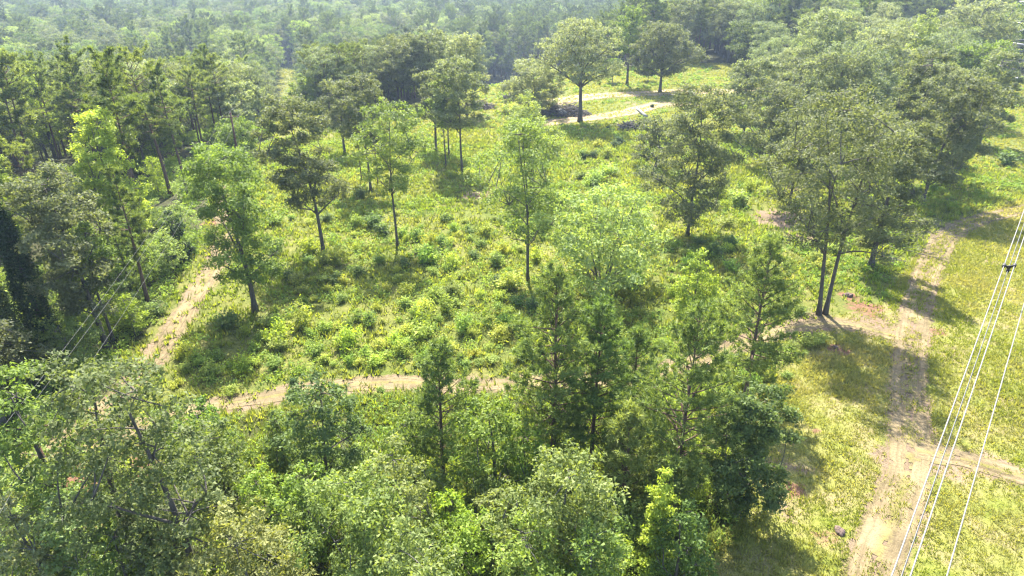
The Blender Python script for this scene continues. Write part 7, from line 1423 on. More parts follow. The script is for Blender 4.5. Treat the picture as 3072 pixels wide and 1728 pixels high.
    for _ in range(bare):   # dead bare limbs
        z0 = zb * (0.75 + 0.5 * rng.random()); a = rng.random() * 6.28
        path, rad = trunks[0]
        s0 = np.array([np.interp(z0, path[:, 2], path[:, 0]), np.interp(z0, path[:, 2], path[:, 1]), z0])
        L = Rc * (0.4 + 0.5 * rng.random())
        q = np.linspace(0, 1, 6)[:, None]
        tip = s0 + np.array([math.cos(a) * L, math.sin(a) * L, L * (rng.random() - 0.2)])
        cur = s0 + (tip - s0) * q + rng.normal(size=(6, 3)) * 0.12 * q
        wood.tube(cur, np.linspace(0.09, 0.02, 6), 5)
    # leaves: every clump is some sprays of leaves
    nsp = 9
    per = max(3, int(nleaf / (len(P) * nsp)))
    rc = dmin * 0.78
    spd = rng.normal(size=(len(P), nsp, 3)); spd /= np.linalg.norm(spd, axis=2)[..., None]
    spd *= (rng.random((len(P), nsp, 1)) ** 0.5) * rc
    spd[..., 2] *= 0.55
    S = (P[:, None] + spd).reshape(-1, 3)
    ld = rng.normal(size=(len(S), per, 3)) * np.array([0.27, 0.27, 0.17]) * rc * 0.85
    C = (S[:, None] + ld).reshape(-1, 3)
    # leaves face away from the middle of their own clump
    o = C - np.repeat(P, nsp * per, axis=0) + np.array([0, 0, 0.25 * rc]); o /= np.linalg.norm(o, axis=1)[:, None] + 1e-9
    V, T = leaf_tris(rng, C, leaf, 0.35, out=o, outb=0.85)
    sv = rng.random(len(S))
    var = np.clip(0.55 * np.repeat(sv, per) + 0.45 * rng.random(len(C)), 0, 1)
    lv.add(V, tri=T, tvar=var)
    return wood.mesh('trunk', bark or M_BARK, True), lv.mesh('crown', lmat or M_LEAF)

def pine(seed, H, Rc, base=0.3, ntuft=520, needle=0.34, young=True, lean=(0, 0), trunk_r=None, per=15):
    rng = np.random.default_rng(seed)
    wood = MB(); lv = MB()
    tr = trunk_r or 0.0115 * H + 0.05
    q = np.linspace(0, 1, 12)
    ph = rng.random(4) * 6.28
    path = np.stack([lean[0] * q ** 1.3 + 0.008 * H * np.sin(4 * q + ph[0]) * q, lean[1] * q ** 1.3 + 0.008 * H * np.sin(5 * q + ph[1]) * q, -0.25 + q * (H * 0.985 + 0.25)], -1)
    rad = np.maximum(tr * (1 - 0.93 * q) * (1 + 0.4 * np.exp(-q * 26)), 0.03)
    wood.tube(path, rad, 8)
    zb = base * H
    tc = []; td = []
    step = 0.62 if young else 0.8
    zs = np.arange(zb, H * 0.985, step)
    br = []
    for z in zs:
        t = (z - zb) / (H - zb)
        env = 1.12 * (np.clip((1 - t), 0, 1) ** 0.58 * (0.68 + 0.32 * min(1, t * 3.0))) if young else (np.sqrt(max(0, 1 - ((t - 0.5) / 0.62) ** 2)) * (0.75 + 0.35 * math.sin(9 * t + ph[2])))
        n = rng.integers(3, 6) if young else rng.integers(2, 5)
        a0 = rng.random() * 6.28
        for k in range(n):
            a = a0 + k * 6.28 / n + rng.normal() * 0.3
            L = max(0.4, (1.25 if young else 1.1) * Rc * env * (0.65 + 0.5 * rng.random()))
            el = R_(5 + 50 * t + rng.normal() * 9) if young else R_(-8 + 55 * t + rng.normal() * 12)
            s0 = np.array([np.interp(z, path[:, 2], path[:, 0]), np.interp(z, path[:, 2], path[:, 1]), z])
            d = np.array([math.cos(a) * math.cos(el), math.sin(a) * math.cos(el), math.sin(el)])
            br.append((s0, d, L, t))
    totL = sum(b[2] for b in br)
    for s0, d, L, t in br:
        qq = np.linspace(0, 1, 5)
        cur = s0 + d * (qq * L)[:, None] + np.array([0, 0, 1.0]) * (0.10 * L * (qq ** 2))[:, None]
        wood.tube(cur, np.linspace(0.02 + 0.011 * L, 0.010, 5), 4, cap=False)
        n = max(2, int(ntuft * L / totL + rng.random()))
        side = np.cross(d, [0, 0, 1.0]); side /= np.linalg.norm(side) + 1e-9
        for j in range(n):
            f = 1.0 - (0.68 if young else 0.55) * rng.random() ** 1.1 if j else 1.0
            c = s0 + d * (f * L) + np.array([0, 0, 0.10 * L * f * f])
            lat = rng.normal() * 0.30 * L * (1.15 - f) + rng.normal() * 0.12
            c = c + side * lat + np.array([0, 0, abs(rng.normal()) * 0.14])
            dd = d * 0.7 + side * np.sign(lat) * 0.5 + np.array([0, 0, 0.75])
            tc.append(c); td.append(dd / np.linalg.norm(dd))
    tc.append(path[-1]); td.append(np.array([0, 0, 1.0]))
    TC = np.array(tc); TD = np.array(td)
    m = len(TC)
    dirs = rng.normal(size=(m, per, 3)); dirs /= np.linalg.norm(dirs, axis=2)[..., None]
    dirs = dirs + TD[:, None] * 0.75
    dirs /= np.linalg.norm(dirs, axis=2)[..., None]
    L = needle * (0.7 + 0.6 * rng.random((m, per)))
    start = TC[:, None] + rng.normal(size=(m, per, 3)) * 0.05 - TD[:, None] * 0.1 * rng.random((m, per, 1))
    w = np.cross(dirs, rng.normal(size=(m, per, 3))); w /= np.linalg.norm(w, axis=2)[..., None]
    wd = needle * 0.21
    V = np.stack([start - w * wd * 0.5, start + w * wd * 0.5, start + dirs * L[..., None]], 2).reshape(-1, 3)
    # the broad end of each needle bundle is outward on every other blade
    T = np.arange(len(V)).reshape(-1, 3)
    var = np.clip(0.5 * np.repeat(rng.random(m), per) + 0.5 * rng.random(m * per), 0, 1)
    lv.add(V, tri=T, tvar=var)
    return wood.mesh('trunk', M_BARKP, True), lv.mesh('crown', M_NEEDLE)

def ivy_column(seed, H, Rc, nleaf=15000):
    rng = np.random.default_rng(seed)
    wood = MB(); lv = MB()
    q = np.linspace(0, 1, 8)
    wood.tube(np.stack([0.2 * np.sin(3 * q), 0.15 * np.sin(4 * q + 1), -0.2 + q * H * 0.97], -1), 0.3 * (1 - 0.8 * q), 8)
    t = rng.random(nleaf) ** 0.9
    a = rng.random(nleaf) * 6.283
    lob = 0.84 + 0.12 * np.sin(3 * a + 9 * t) + 0.12 * np.sin(5 * a - 14 * t + 1) + 0.08 * np.sin(23 * t + 2 * a)
    r = Rc * envelope('column', t) * lob * rng.random(nleaf) ** 0.16
    C = np.stack([r * np.cos(a), r * np.sin(a), t * H], -1) + rng.normal(size=(nleaf, 3)) * 0.12
    o = np.stack([np.cos(a), np.sin(a), 0.2 + 0 * a], -1)
    V, T = leaf_tris(rng, C, 0.24, 0.3, out=o, outb=0.8)
    lv.add(V, tri=T, tvar=rng.random(nleaf))
    for k in range(24):
        z = H * (0.05 + 0.9 * rng.random()); aa = rng.random() * 6.28; L = Rc * 0.8 * float(envelope('column', z / H))
        wood.tube([[0, 0, z - 0.3], [math.cos(aa) * L, math.sin(aa) * L, z + 0.2]], [0.05, 0.015], 4, cap=False)
    return wood.mesh('trunk', M_BARK, True), lv.mesh('crown', M_LEAF)

def shrub_mesh(seed, leaf=0.17, n=900, tall=1.0):
    """a bush of about 1 m radius: stems and leaves in one mesh with two materials"""
    rng = np.random.default_rng(seed)
    lv = MB(); wd = MB()
    ns = 16
    tips = []
    for k in range(ns):
        a = rng.random() * 6.28; r = 0.95 * rng.random() ** 0.6; z = (0.45 + 0.95 * rng.random() * (1.15 - 0.6 * r)) * tall
        tip = np.array([r * math.cos(a), r * math.sin(a), z]); tips.append(tip)
        q = np.linspace(0, 1, 4)[:, None]
        cur = q * tip * np.array([1, 1, 1]) * np.concatenate([q, q, np.ones_like(q)], 1) + np.array([0, 0, -0.1]) * (1 - q)
        wd.tube(cur, np.linspace(0.022, 0.007, 4), 4, cap=False)
    tips = np.array(tips)
    per = n // ns
    f = rng.random((ns, per, 1)) ** 0.55
    C = tips[:, None] * np.concatenate([f ** 1.6, f ** 1.6, f * 0.95 + 0.05], 2) + rng.normal(size=(ns, per, 3)) * np.array([0.17, 0.17, 0.13])
    C = C.reshape(-1, 3); C[:, 2] = np.abs(C[:, 2]) + 0.04
    o = C - np.array([0, 0, 0.4]); o /= np.linalg.norm(o, axis=1)[:, None] + 1e-9
    V, T = leaf_tris(rng, C, leaf, 0.8, out=o, outb=0.45)
    lv.add(V, tri=T, tvar=np.clip(0.5 * np.repeat(rng.random(ns), per) + 0.5 * rng.random(len(C)), 0, 1))
    return wd, lv

def make_tree(spec):
    """spec: dict of one tree of the photograph -> Empty with trunk and crown"""
    k = spec['kind']
    H, Rc, seed = spec['h'], spec['r'], spec['seed']
    if k == 'pine':
        tm, cm = pine(seed, H, Rc, spec['base'], spec.get('n', 520), spec.get('leaf', 0.34), spec.get('young', True), spec.get('lean', (0, 0)), spec.get('tr'))
    elif k == 'ivy':
        tm, cm = ivy_column(seed, H, Rc)
    else:
        bk = {'g': M_BARKG, 'p': M_BARKP}.get(spec.get('bark'), M_BARK)
        tm, cm = broadleaf(seed, H, Rc, spec['base'], k, spec.get('lean', (0, 0)), spec.get('stems', 1), spec.get('sang'), spec.get('leaf', 0.26), spec.get('n', 9000), bk, spec.get('tr'), spec.get('bare', 1), M_OAKLEAF if spec['name'] == 'oak_tree' else M_LEAF)
    root = link(spec['name'], None)
    root.empty_display_size = 0.5
    root.location = (spec['x'], spec['y'], gz(spec['x'], spec['y']))
    t = link('trunk', tm, root)
    c = link('crown', cm, root)
    c['tint'] = tuple(float(q) for q in spec['tint'])
    tag(root, spec['label'], 'tree', spec.get('group'))
    return root, tm, cm

# ------------------------------------------------------------------ build
build_ground()
build_tracks()

heroes = {}
for sp in HEROES:
    heroes[sp['id']] = make_tree(sp)

# protos for the trees further off: one of each is made where it stands, copies share its meshes
PROTO = {}
def proto_mesh(key):
    if key in PROTO: return PROTO[key]
    kind, i = key[:-1], int(key[-1])
    s = 500 + i * 17 + len(kind)
    if kind == 'oak':
        PROTO[key] = broadleaf(s, 19, 5.2 + 0.5 * i, 0.30 + 0.03 * i, 'oak', (0.4 * i - 0.6, 0), 1, None, 0.36, 11000, lmat=M_OAKLEAF)
    elif kind == 'gum':
        PROTO[key] = broadleaf(s, 19, 4.3 + 0.4 * i, 0.18, 'gum', (0, 0), 1, None, 0.35, 8000, M_BARKG)
    elif kind == 'rnd':
        PROTO[key] = broadleaf(s, 17, 4.8, 0.22, 'round', (0.3, 0), 2, None, 0.34, 8500)
    elif kind == 'sap':
        PROTO[key] = broadleaf(s, 6, 1.9 + 0.2 * i, 0.12, 'gum' if i % 2 else 'round', (0, 0), 1 + i % 2, None, 0.22, 3600, M_BARKG, 0.07)
    elif kind == 'pin':
        PROTO[key] = pine(s, 21, 3.6 + 0.3 * i, 0.50 - 0.03 * i, 700, 0.55, False, (0.5 * i - 0.7, 0), None, 13)
    return PROTO[key]

FILL_NAME = {'oak': 'oak_tree', 'gum': 'sweetgum_tree', 'rnd': 'broadleaf_tree', 'pin': 'pine_tree', 'sap': 'sapling'}
FILL_GROUP = {'R': 'trees of the oak wood beside the field', 'W': 'trees of the woods around the clearing', 'S': 'saplings under the taller trees'}
for (key, x, y, sc, szz, rot, tint, label, zone) in FILL:
    tm, cm = proto_mesh(key)
    nm, group = FILL_NAME[key[:3]], FILL_GROUP[zone]
    root = link(nm, None)
    root.empty_display_size = 0.5
    root.location = (x, y, gz(x, y)); root.rotation_euler = (0, 0, rot); root.scale = (sc, sc, szz)
    link('trunk', tm, root)
    c = link('crown', cm, root); c['tint'] = tint
    tag(root, label, 'tree', group)

# shrubs of the clearing, each its own
SHM = []
for i in range(8):
    wd, lv = shrub_mesh(40 + i, 0.15 if i < 5 else 0.2, 1000 if i < 5 else 760, 0.85 + 0.1 * (i % 4))
    SHM.append((wd.mesh('stems', M_BARKG), lv.mesh('foliage', M_LEAF)))
for (pi, x, y, sc, szz, rot, tint, label) in SHRUBS:
    root = link('shrub', None)
    root.empty_display_size = 0.3
    root.location = (x, y, gz(x, y) - 0.03); root.rotation_euler = (0, 0, rot); root.scale = (sc, sc, szz)
    link('stems', SHM[pi][0], root)
    f = link('foliage', SHM[pi][1], root); f['tint'] = tint
    tag(root, label, 'shrub', 'shrubs of the clearing')

# ------------------------------------------------------------------ far forest (one mass of instanced trees)
def build_forest():
    rng = np.random.default_rng(5)
    P = []; I = []; S = []; Rz = []; T = []
    taken = np.array([(f[1], f[2]) for f in FILL] + [(h['x'], h['y']) for h in HEROES])
    keys = ['oak0', 'oak1', 'oak2', 'gum0', 'gum1', 'rnd0', 'rnd1', 'pin0', 'pin1', 'pin2']
    for r0, r1, sp in ((20, 260, 6.2), (260, 620, 8.0), (620, 1000, 9.0), (1000, 1600, 12.0)):
        g = np.arange(-r1 * 1.0, r1 * 1.0, sp)
        gx, gy = np.meshgrid(g, np.arange(0, r1, sp))
        gx = gx.ravel() + (rng.random(gx.size) - 0.5) * sp * 0.85
        gy = gy.ravel() + (rng.random(gy.size) - 0.5) * sp * 0.85
        r = np.hypot(gx, gy)
        ok = (r >= r0) & (r < r1) & (np.abs(np.arctan2(gx, gy)) < R_(52))
        ok &= ~in_poly(OPEN, gx, gy) & ~in_poly(FORE, gx, gy) & ~in_poly(CORRIDOR, gx, gy) & ~in_poly(RIGHTWOOD, gx, gy)
        gx, gy = gx[ok], gy[ok]
        ok2 = (r0 >= 260) | (np.hypot(gx, gy) > WOOD_R) | (np.abs(np.arctan2(gx, gy)) > R_(41))
        gx, gy = gx[ok2], gy[ok2]
        if r0 < 300:
            d = np.min(np.hypot(gx[:, None] - taken[None, :, 0], gy[:, None] - taken[None, :, 1]), axis=1)
            gx, gy = gx[d > 4.0], gy[d > 4.0]
        for x, y in zip(gx, gy):
            mixn = float(vnoise(np.array(x / 45.0 + 9), np.array(y / 45.0)))
            lft = sstep(60, -120, x - 0.12 * y) if False else 1 - sstep(-60, 120, x + 0.1 * y)
            pp = 0.62 - 0.42 * float(lft) + 0.5 * (mixn - 0.5)
            if y < 260 and x < -20: pp = 0.5
            u = rng.random()
            if u < pp:
                k = int(rng.integers(7, 10)); tint = np.array(TINTS['pine'])
            else:
                k = int(rng.integers(0, 7))
                tone = rng.random()
                tint = np.array(TINTS['oak'] if tone < 0.45 else TINTS['mid'] if tone < 0.75 else TINTS['pale'] if tone < 0.93 else TINTS['gum'])
            tint = tint * (0.46 + 0.62 * rng.random())
            s = (0.85 + 0.55 * rng.random()) if r0 >= 260 else (0.72 + 0.42 * rng.random())
            P.append((x, y, gz(x, y))); I.append(k); S.append(s); Rz.append(rng.random() * 6.28); T.append(tint)
    n = len(P)
    me = bpy.data.meshes.new('distant_forest')
    me.vertices.add(n); me.vertices.foreach_set('co', np.array(P).ravel())
    for nm, ty, arr in (('idx', 'INT', np.array(I, np.int32)), ('scl', 'FLOAT', np.array(S, np.float32)), ('rz', 'FLOAT', np.array(Rz, np.float32))):
        a = me.attributes.new(nm, ty, 'POINT'); a.data.foreach_set('value', arr)
    a = me.attributes.new('tint', 'FLOAT_VECTOR', 'POINT'); a.data.foreach_set('vector', np.array(T, np.float32).ravel())
    ob = link('distant_forest', me)
    tag(ob, 'hazy mixed pine and oak forest filling the land beyond the clearing', kind='stuff')
    ng = bpy.data.node_groups.new('forest_scatter', 'GeometryNodeTree')
    ng.interface.new_socket('Geometry', in_out='INPUT', socket_type='NodeSocketGeometry')
    ng.interface.new_socket('Geometry', in_out='OUTPUT', socket_type='NodeSocketGeometry')
    gi = ng.nodes.new('NodeGroupInput'); go = ng.nodes.new('NodeGroupOutput')
    join = ng.nodes.new('GeometryNodeJoinGeometry')
    def attr(nm, ty):
        a = ng.nodes.new('GeometryNodeInputNamedAttribute'); a.data_type = ty; a.inputs['Name'].default_value = nm
        return a.outputs['Attribute']
    ai, asc, arz = attr('idx', 'INT'), attr('scl', 'FLOAT'), attr('rz', 'FLOAT')
    cxyz = ng.nodes.new('ShaderNodeCombineXYZ'); ng.links.new(arz, cxyz.inputs[2])
    e2r = ng.nodes.new('FunctionNodeEulerToRotation'); ng.links.new(cxyz.outputs[0], e2r.inputs[0])
    for k, key in enumerate(keys):
        tm, cm = proto_mesh(key)
        src = [o for o in COL.objects if o.type == 'MESH' and o.data in (tm, cm)]
        parts = {}
        for o in src: parts.setdefault(o.data.name, o)
        if len(parts) < 2:
            raise RuntimeError('no standing tree for ' + key)
        jj = ng.nodes.new('GeometryNodeJoinGeometry')
        for o in parts.values():
            oi = ng.nodes.new('GeometryNodeObjectInfo'); oi.inputs['Object'].default_value = o
            oi.transform_space = 'ORIGINAL'; oi.inputs['As Instance'].default_value = False
            ng.links.new(oi.outputs['Geometry'], jj.inputs[0])
        cmp_ = ng.nodes.new('FunctionNodeCompare'); cmp_.data_type = 'INT'; cmp_.operation = 'EQUAL'
        ia = [s for s in cmp_.inputs if s.enabled and s.type == 'INT']
        ng.links.new(ai, ia[0]); ia[1].default_value = k
        iop = ng.nodes.new('GeometryNodeInstanceOnPoints')
        ng.links.new(gi.outputs[0], iop.inputs['Points'])
        ng.links.new(cmp_.outputs[0], iop.inputs['Selection'])
        ng.links.new(jj.outputs[0], iop.inputs['Instance'])
        ng.links.new(e2r.outputs[0], iop.inputs['Rotation'])
        ng.links.new(asc, iop.inputs['Scale'])
        ng.links.new(iop.outputs[0], join.inputs[0])
    ng.links.new(join.outputs[0], go.inputs[0])
    md = ob.modifiers.new('scatter', 'NODES'); md.node_group = ng
    print('forest trees', n)
build_forest()

# ------------------------------------------------------------------ grass and undergrowth (stuff)
def color_attr(me, cols):
    a = me.attributes.new('lcol', 'FLOAT_COLOR', 'FACE')
    c = np.concatenate([cols, np.ones((len(cols), 1))], 1).astype(np.float32)
    a.data.foreach_set('color', c.ravel())

def scatter_open(rng, n, region, rmax, power=1.0):
    """random ground points, denser near the viewer side of the region, inside polygon"""
    out = []
    x0, y0 = np.min(region, axis=0); x1, y1 = np.max(region, axis=0)
    x0 = max(x0, -150); x1 = min(x1, 170); y0 = max(y0, 16); y1 = min(y1, rmax)
    got = 0
    while got < n:
        m = n * 3
        x = x0 + (x1 - x0) * rng.random(m)
        y = y0 + (y1 - y0) * rng.random(m) ** power
        ok = in_poly(region, x, y) & (np.abs(np.arctan2(x, y)) < R_(46))
        out.append(np.stack([x[ok], y[ok]], -1)); got += ok.sum()
    return np.vstack(out)[:n]

def build_grass():
    rng = np.random.default_rng(11)
    specs = ((OPEN, 64000, 265, 1.15, 0.42, 0.075), (ROW, 38000, 110, 1.1, 0.22, 0.042), (FORE, 8000, 80, 1.0, 0.5, 0.075), (CORRIDOR, 2500, 420, 1.0, 0.5, 0.12), (RIGHTWOOD, 9000, 230, 1.0, 0.5, 0.09))
    Vs, cols = [], []
    for region, n, rmax, pw, hh, ww in specs:
        P = scatter_open(rng, n, region, rmax, pw)
        d = poly_dist_all(P[:, 0], P[:, 1])
        tw = rng.random(len(P))
        keep = (d > 1.15) | (tw < 0.14) | ((d < 0.3) & (tw < 0.5))
        bare = np.zeros(len(P))
        for (bx, by, br, amt, isred) in PATCHES:
            bare = np.maximum(bare, amt * (np.hypot(P[:, 0] - bx, P[:, 1] - by) < br * 0.75))
        keep &= tw > bare * 0.85
        mown = in_poly(ROW, P[:, 0], P[:, 1])
        if region is OPEN: keep &= ~mown
        P = P[keep]; n = len(P)
        nb = 6
        dist = np.hypot(P[:, 0], P[:, 1])
        clump = vnoise(P[:, 0] / 5.0, P[:, 1] / 5.0)
        h = hh * (0.5 + 0.7 * clump + 0.4 * rng.random(n)) * (1 + dist / 260) * (1 - 0.62 * sstep(135, 165, dist))
        a = rng.random((n, nb)) * 6.283
        rr = rng.random((n, nb)) * 0.22
        bx = P[:, 0][:, None] + rr * np.cos(a); by = P[:, 1][:, None] + rr * np.sin(a)
        bz = ground_z(bx, by) - 0.03
        el = 0.25 + 0.65 * rng.random((n, nb))
        L = h[:, None] * (0.6 + 0.6 * rng.random((n, nb)))
        a2 = a + rng.normal(size=(n, nb)) * 0.6
        tip = np.stack([bx + np.cos(a2) * L * el, by + np.sin(a2) * L * el, bz + L], -1)
        w = ww * (1 + dist / 120)[:, None] * (0.9 + 0.8 * rng.random((n, nb)))
        sx, sy = -np.sin(a2) * w / 2, np.cos(a2) * w / 2
        b0 = np.stack([bx - sx, by - sy, bz], -1); b1 = np.stack([bx + sx, by + sy, bz], -1)
        Vs.append(np.stack([b0, b1, tip], 2).reshape(-1, 3))
        f = np.clip(0.5 * vnoise(P[:, 0] / 11 + 3, P[:, 1] / 11) + 0.6 * vnoise(P[:, 0] / 3.1, P[:, 1] / 3.1 + 5) - 0.1, 0, 1)
        f = np.clip(f + 0.14 * (rng.random(n) - 0.5) + 0.45 * sstep(140, 165, dist), 0, 1)[:, None]
        green = np.array([0.125, 0.18, 0.02]); straw = np.array([0.215, 0.22, 0.06])
        if region is ROW: green = np.array([0.14, 0.172, 0.018]); straw = np.array([0.27, 0.245, 0.095])
        c = green * (1 - f) + straw * f
        cols.append(np.repeat(c * (0.92 + 0.22 * rng.random((n, 1))), nb, axis=0))
    V = np.vstack(Vs); C = np.vstack(cols)
    mb = MB(); mb.add(V, tri=np.arange(len(V)).reshape(-1, 3), tvar=rng.random(len(C)))
    me = mb.mesh('grass', M_HERB); color_attr(me, C)
    tag(link('grass', me), 'yellow green grass tufts growing over the clearing and the mown strip', kind='stuff')
    print('grass tris', len(C))

def build_undergrowth():
    rng = np.random.default_rng(12)
    Vs, cols = [], []
    for region, n, rmax, pw in ((OPEN, 15000, 240, 1.2), (FORE, 1700, 80, 1.0), (RIGHTWOOD, 4500, 200, 1.0), (LEFTEDGE, 5000, 160, 1.0)):
        P = scatter_open(rng, n, region, rmax, pw)
        den = vnoise(P[:, 0] / 7.5 + 21, P[:, 1] / 7.5) * 0.6 + vnoise(P[:, 0] / 2.7, P[:, 1] / 2.7 + 9) * 0.4
        farf = sstep(140, 160, np.hypot(P[:, 0], P[:, 1])) * (region is OPEN)
        keep = (poly_dist_all(P[:, 0], P[:, 1]) > 2.3 + 1.2 * farf) & (rng.random(len(P)) < (sstep(0.32, 0.62, den) + 0.04) * (1 - 0.7 * farf))
        keep &= ~in_poly(ROW, P[:, 0], P[:, 1])
        for (bx, by, br, amt, isred) in PATCHES:
            keep &= np.hypot(P[:, 0] - bx, P[:, 1] - by) > br * 0.7
        P = P[keep]; n = len(P)
        dist = np.hypot(P[:, 0], P[:, 1])
        nl = 34
        s = 0.35 + 0.75 * rng.random(n) * (0.4 + den[keep])
        q = rng.normal(size=(n, nl, 3)); q /= np.linalg.norm(q, axis=2)[..., None]
        q *= rng.random((n, nl, 1)) ** 0.5
        hgt = (0.5 + 0.6 * rng.random(n))
        C = np.stack([P[:, 0][:, None] + q[..., 0] * s[:, None], P[:, 1][:, None] + q[..., 1] * s[:, None],
                      ground_z(P[:, 0], P[:, 1])[:, None] + np.abs(q[..., 2]) * (s * hgt)[:, None] * 1.25 + 0.03], -1).reshape(-1, 3)
        size = np.repeat(0.15 * (1 + dist / 110), nl)
        V, T = leaf_tris(rng, C, size, 1.1)
        Vs.append(V)
        f = np.clip(vnoise(P[:, 0] / 9 + 33, P[:, 1] / 9) * 0.8 + 0.22 * (rng.random(n) - 0.3), 0, 1)[:, None]
        c = np.array([0.125, 0.205, 0.036]) * (1 - f) + np.array([0.21, 0.285, 0.042]) * f
        cols.append(np.repeat(c, nl, axis=0))
    V = np.vstack(Vs); C = np.vstack(cols)
    mb = MB(); mb.add(V, tri=np.arange(len(V)).reshape(-1, 3), tvar=rng.random(len(C)))
    me = mb.mesh('undergrowth', M_HERB); color_attr(me, C)
    tag(link('undergrowth', me), 'low leafy weeds and seedlings spreading over the clearing', kind='stuff')
    print('undergrowth tris', len(C))
build_grass()
build_undergrowth()

# ------------------------------------------------------------------ transmission line, tower, spacer
WD = np.array([0.928, 1.164, 0.106])
def wire(name, p0, s0, s1, r, label, group, sag=0.0, mat=M_WIRE):
    s = np.linspace(s0, s1, 40)
    pts = np.array(p0)[None] + WD[None] * s[:, None]
    mb = MB(); mb.tube(pts, np.full(40, r), 8)
    return tag(link(name, mb.mesh(name, mat, True)), label, 'power line', group)
for (p0, r, lab) in WIRES:
    wire('power_conductor', p0, -60.0, 183.0, r, lab, 'conductors of the overhead power line')

def spacer(s, ctrs):
    root = link('conductor_spacer', None)
    pts = [np.array(p) + WD * s for p in ctrs]
    cen = sum(pts) / 3
    root.location = cen
    tag(root, 'dark triangular spacer clamped between the three bundled conductors', 'spacer')
    mid = [p - cen for p in pts]
    inner = [m * 0.52 for m in mid]
    mb = MB()
    for i in range(3):
        mb.tube([inner[i], inner[(i + 1) % 3]], [0.022, 0.022], 6)
    link('frame', mb.mesh('frame', M_CLAMP), root)
    for m_, i_ in zip(mid, inner):
        mb = MB(); mb.tube([i_, m_ * 0.9], [0.024, 0.03], 6)
        a = link('arm', mb.mesh('arm', M_CLAMP), root)
        mb = MB(); u = WD / np.linalg.norm(WD)
        mb.tube([m_ - u * 0.07, m_ + u * 0.07], [0.038, 0.038], 8)
        link('clamp', mb.mesh('clamp', M_CLAMP), a)
spacer(SPACER_S, [w[0] for w in WIRES[:3]])

def bar(parent, name, a, b, w=0.2, mat=M_STEEL):
    mb = MB(); a = np.array(a, float); b = np.array(b, float)
    mb.tube([a, b], [w / 2, w / 2], 4)
    return link(name, mb.mesh(name, mat), parent)

def tower():
    root = link('lattice_tower', None)
    root.location = (TOWER[0], TOWER[1], gz(*TOWER))
    tag(root, 'grey steel lattice tower standing at the wood edge behind the pale oak', 'tower')
    h1, w0, w1, h2 = 9.6, 7.2, 7.6, 44.0
    c = [(-1, -1), (1, -1), (1, 1), (-1, 1)]
    for sx, sy in c:
        bar(root, 'leg', (sx * w0, sy * w0, -0.3), (sx * w1, sy * w1, h1), 0.55)
        bar(root, 'leg', (sx * w1, sy * w1, h1), (sx * 1.3, sy * 1.3, h2), 0.40)
        mb = MB(); mb.box((sx * w0, sy * w0, 0.1), (1.3, 1.3, 0.9)); link('footing', mb.mesh('footing', M_STEEL), root)
    for i in range(4):
        a, b = c[i], c[(i + 1) % 4]
        for z, w in ((h1, 0.8), (7.8, 0.3), (5.6, 0.34), (2.7, 0.34)):
            bar(root, 'crosspiece', (a[0] * 7.4, a[1] * 7.4, z), (b[0] * 7.4, b[1] * 7.4, z), w)
        m = ((a[0] + b[0]) / 2 * 7.4, (a[1] + b[1]) / 2 * 7.4)
        q = (a[0] * 0.6 + b[0] * 0.4) * 7.4, (a[1] * 0.6 + b[1] * 0.4) * 7.4
        for e in (a, b):
            k = ((e[0] * 7.4 * 0.55 + m[0] * 0.45), (e[1] * 7.4 * 0.55 + m[1] * 0.45))
            bar(root, 'brace', (e[0] * 7.4, e[1] * 7.4, 5.6), (*k, 2.7), 0.32)
            bar(root, 'brace', (*k, 2.7), (e[0] * 7.3, e[1] * 7.3, 0.2), 0.32)
            bar(root, 'brace', (e[0] * 7.4, e[1] * 7.4, 7.8), (*m, h1), 0.25)
        for j in range(6):
            f0, f1 = j / 6, (j + 1) / 6
            wa = w1 + (1.3 - w1) * f0; wb = w1 + (1.3 - w1) * f1
            za = h1 + (h2 - h1) * f0; zb = h1 + (h2 - h1) * f1
            bar(root, 'brace', (a[0] * wa, a[1] * wa, za), (b[0] * wb, b[1] * wb, zb), 0.22)
            bar(root, 'crosspiece', (a[0] * wb, a[1] * wb, zb), (b[0] * wb, b[1] * wb, zb), 0.22)
    for z in (39.0, 43.5):
        for sy in (-1, 1):
            bar(root, 'crossarm', (-17, 0, z + 0.6), (17, 0, z + 0.6), 0.4)
            bar(root, 'crossarm', (-17, 0, z + 0.6), (0, sy * 1.3, z - 1.5), 0.25)
            bar(root, 'crossarm', (17, 0, z + 0.6), (0, sy * 1.3, z - 1.5), 0.25)
tower()

# ------------------------------------------------------------------ wooden pole line beside the dirt road
ARM = np.array([0.976, 0.22])
for i, (x, y, lab) in enumerate(POLES):
    root = link('utility_pole', None)
    z0 = gz(x, y)
    root.location = (x, y, z0)
    tag(root, lab, 'utility pole', 'wooden poles of the line beside the dirt road')
    mb = MB(); mb.tube([[0, 0, -0.4], [0, 0, 11.0]], [0.2, 0.14], 10); link('pole', mb.mesh('pole', M_POLE, True), root)
    a = math.atan2(ARM[1], ARM[0]); rot = Matrix.Rotation(a, 3, 'Z')
    mb = MB(); mb.box((0, -0.14, 10.3), (2.6, 0.11, 0.13), rot); arm = link('crossarm', mb.mesh('crossarm', M_POLE), root)
    for s in (-1.2, 0.0, 1.2):
        mb = MB(); zt = 10.37 if s else 11.0
        mb.tube([[ARM[0] * s, ARM[1] * s - 0.14 * (s != 0), zt], [ARM[0] * s, ARM[1] * s - 0.14 * (s != 0), zt + 0.22]], [0.06, 0.045], 8)
        link('insulator', mb.mesh('insulator', M_CER), root)
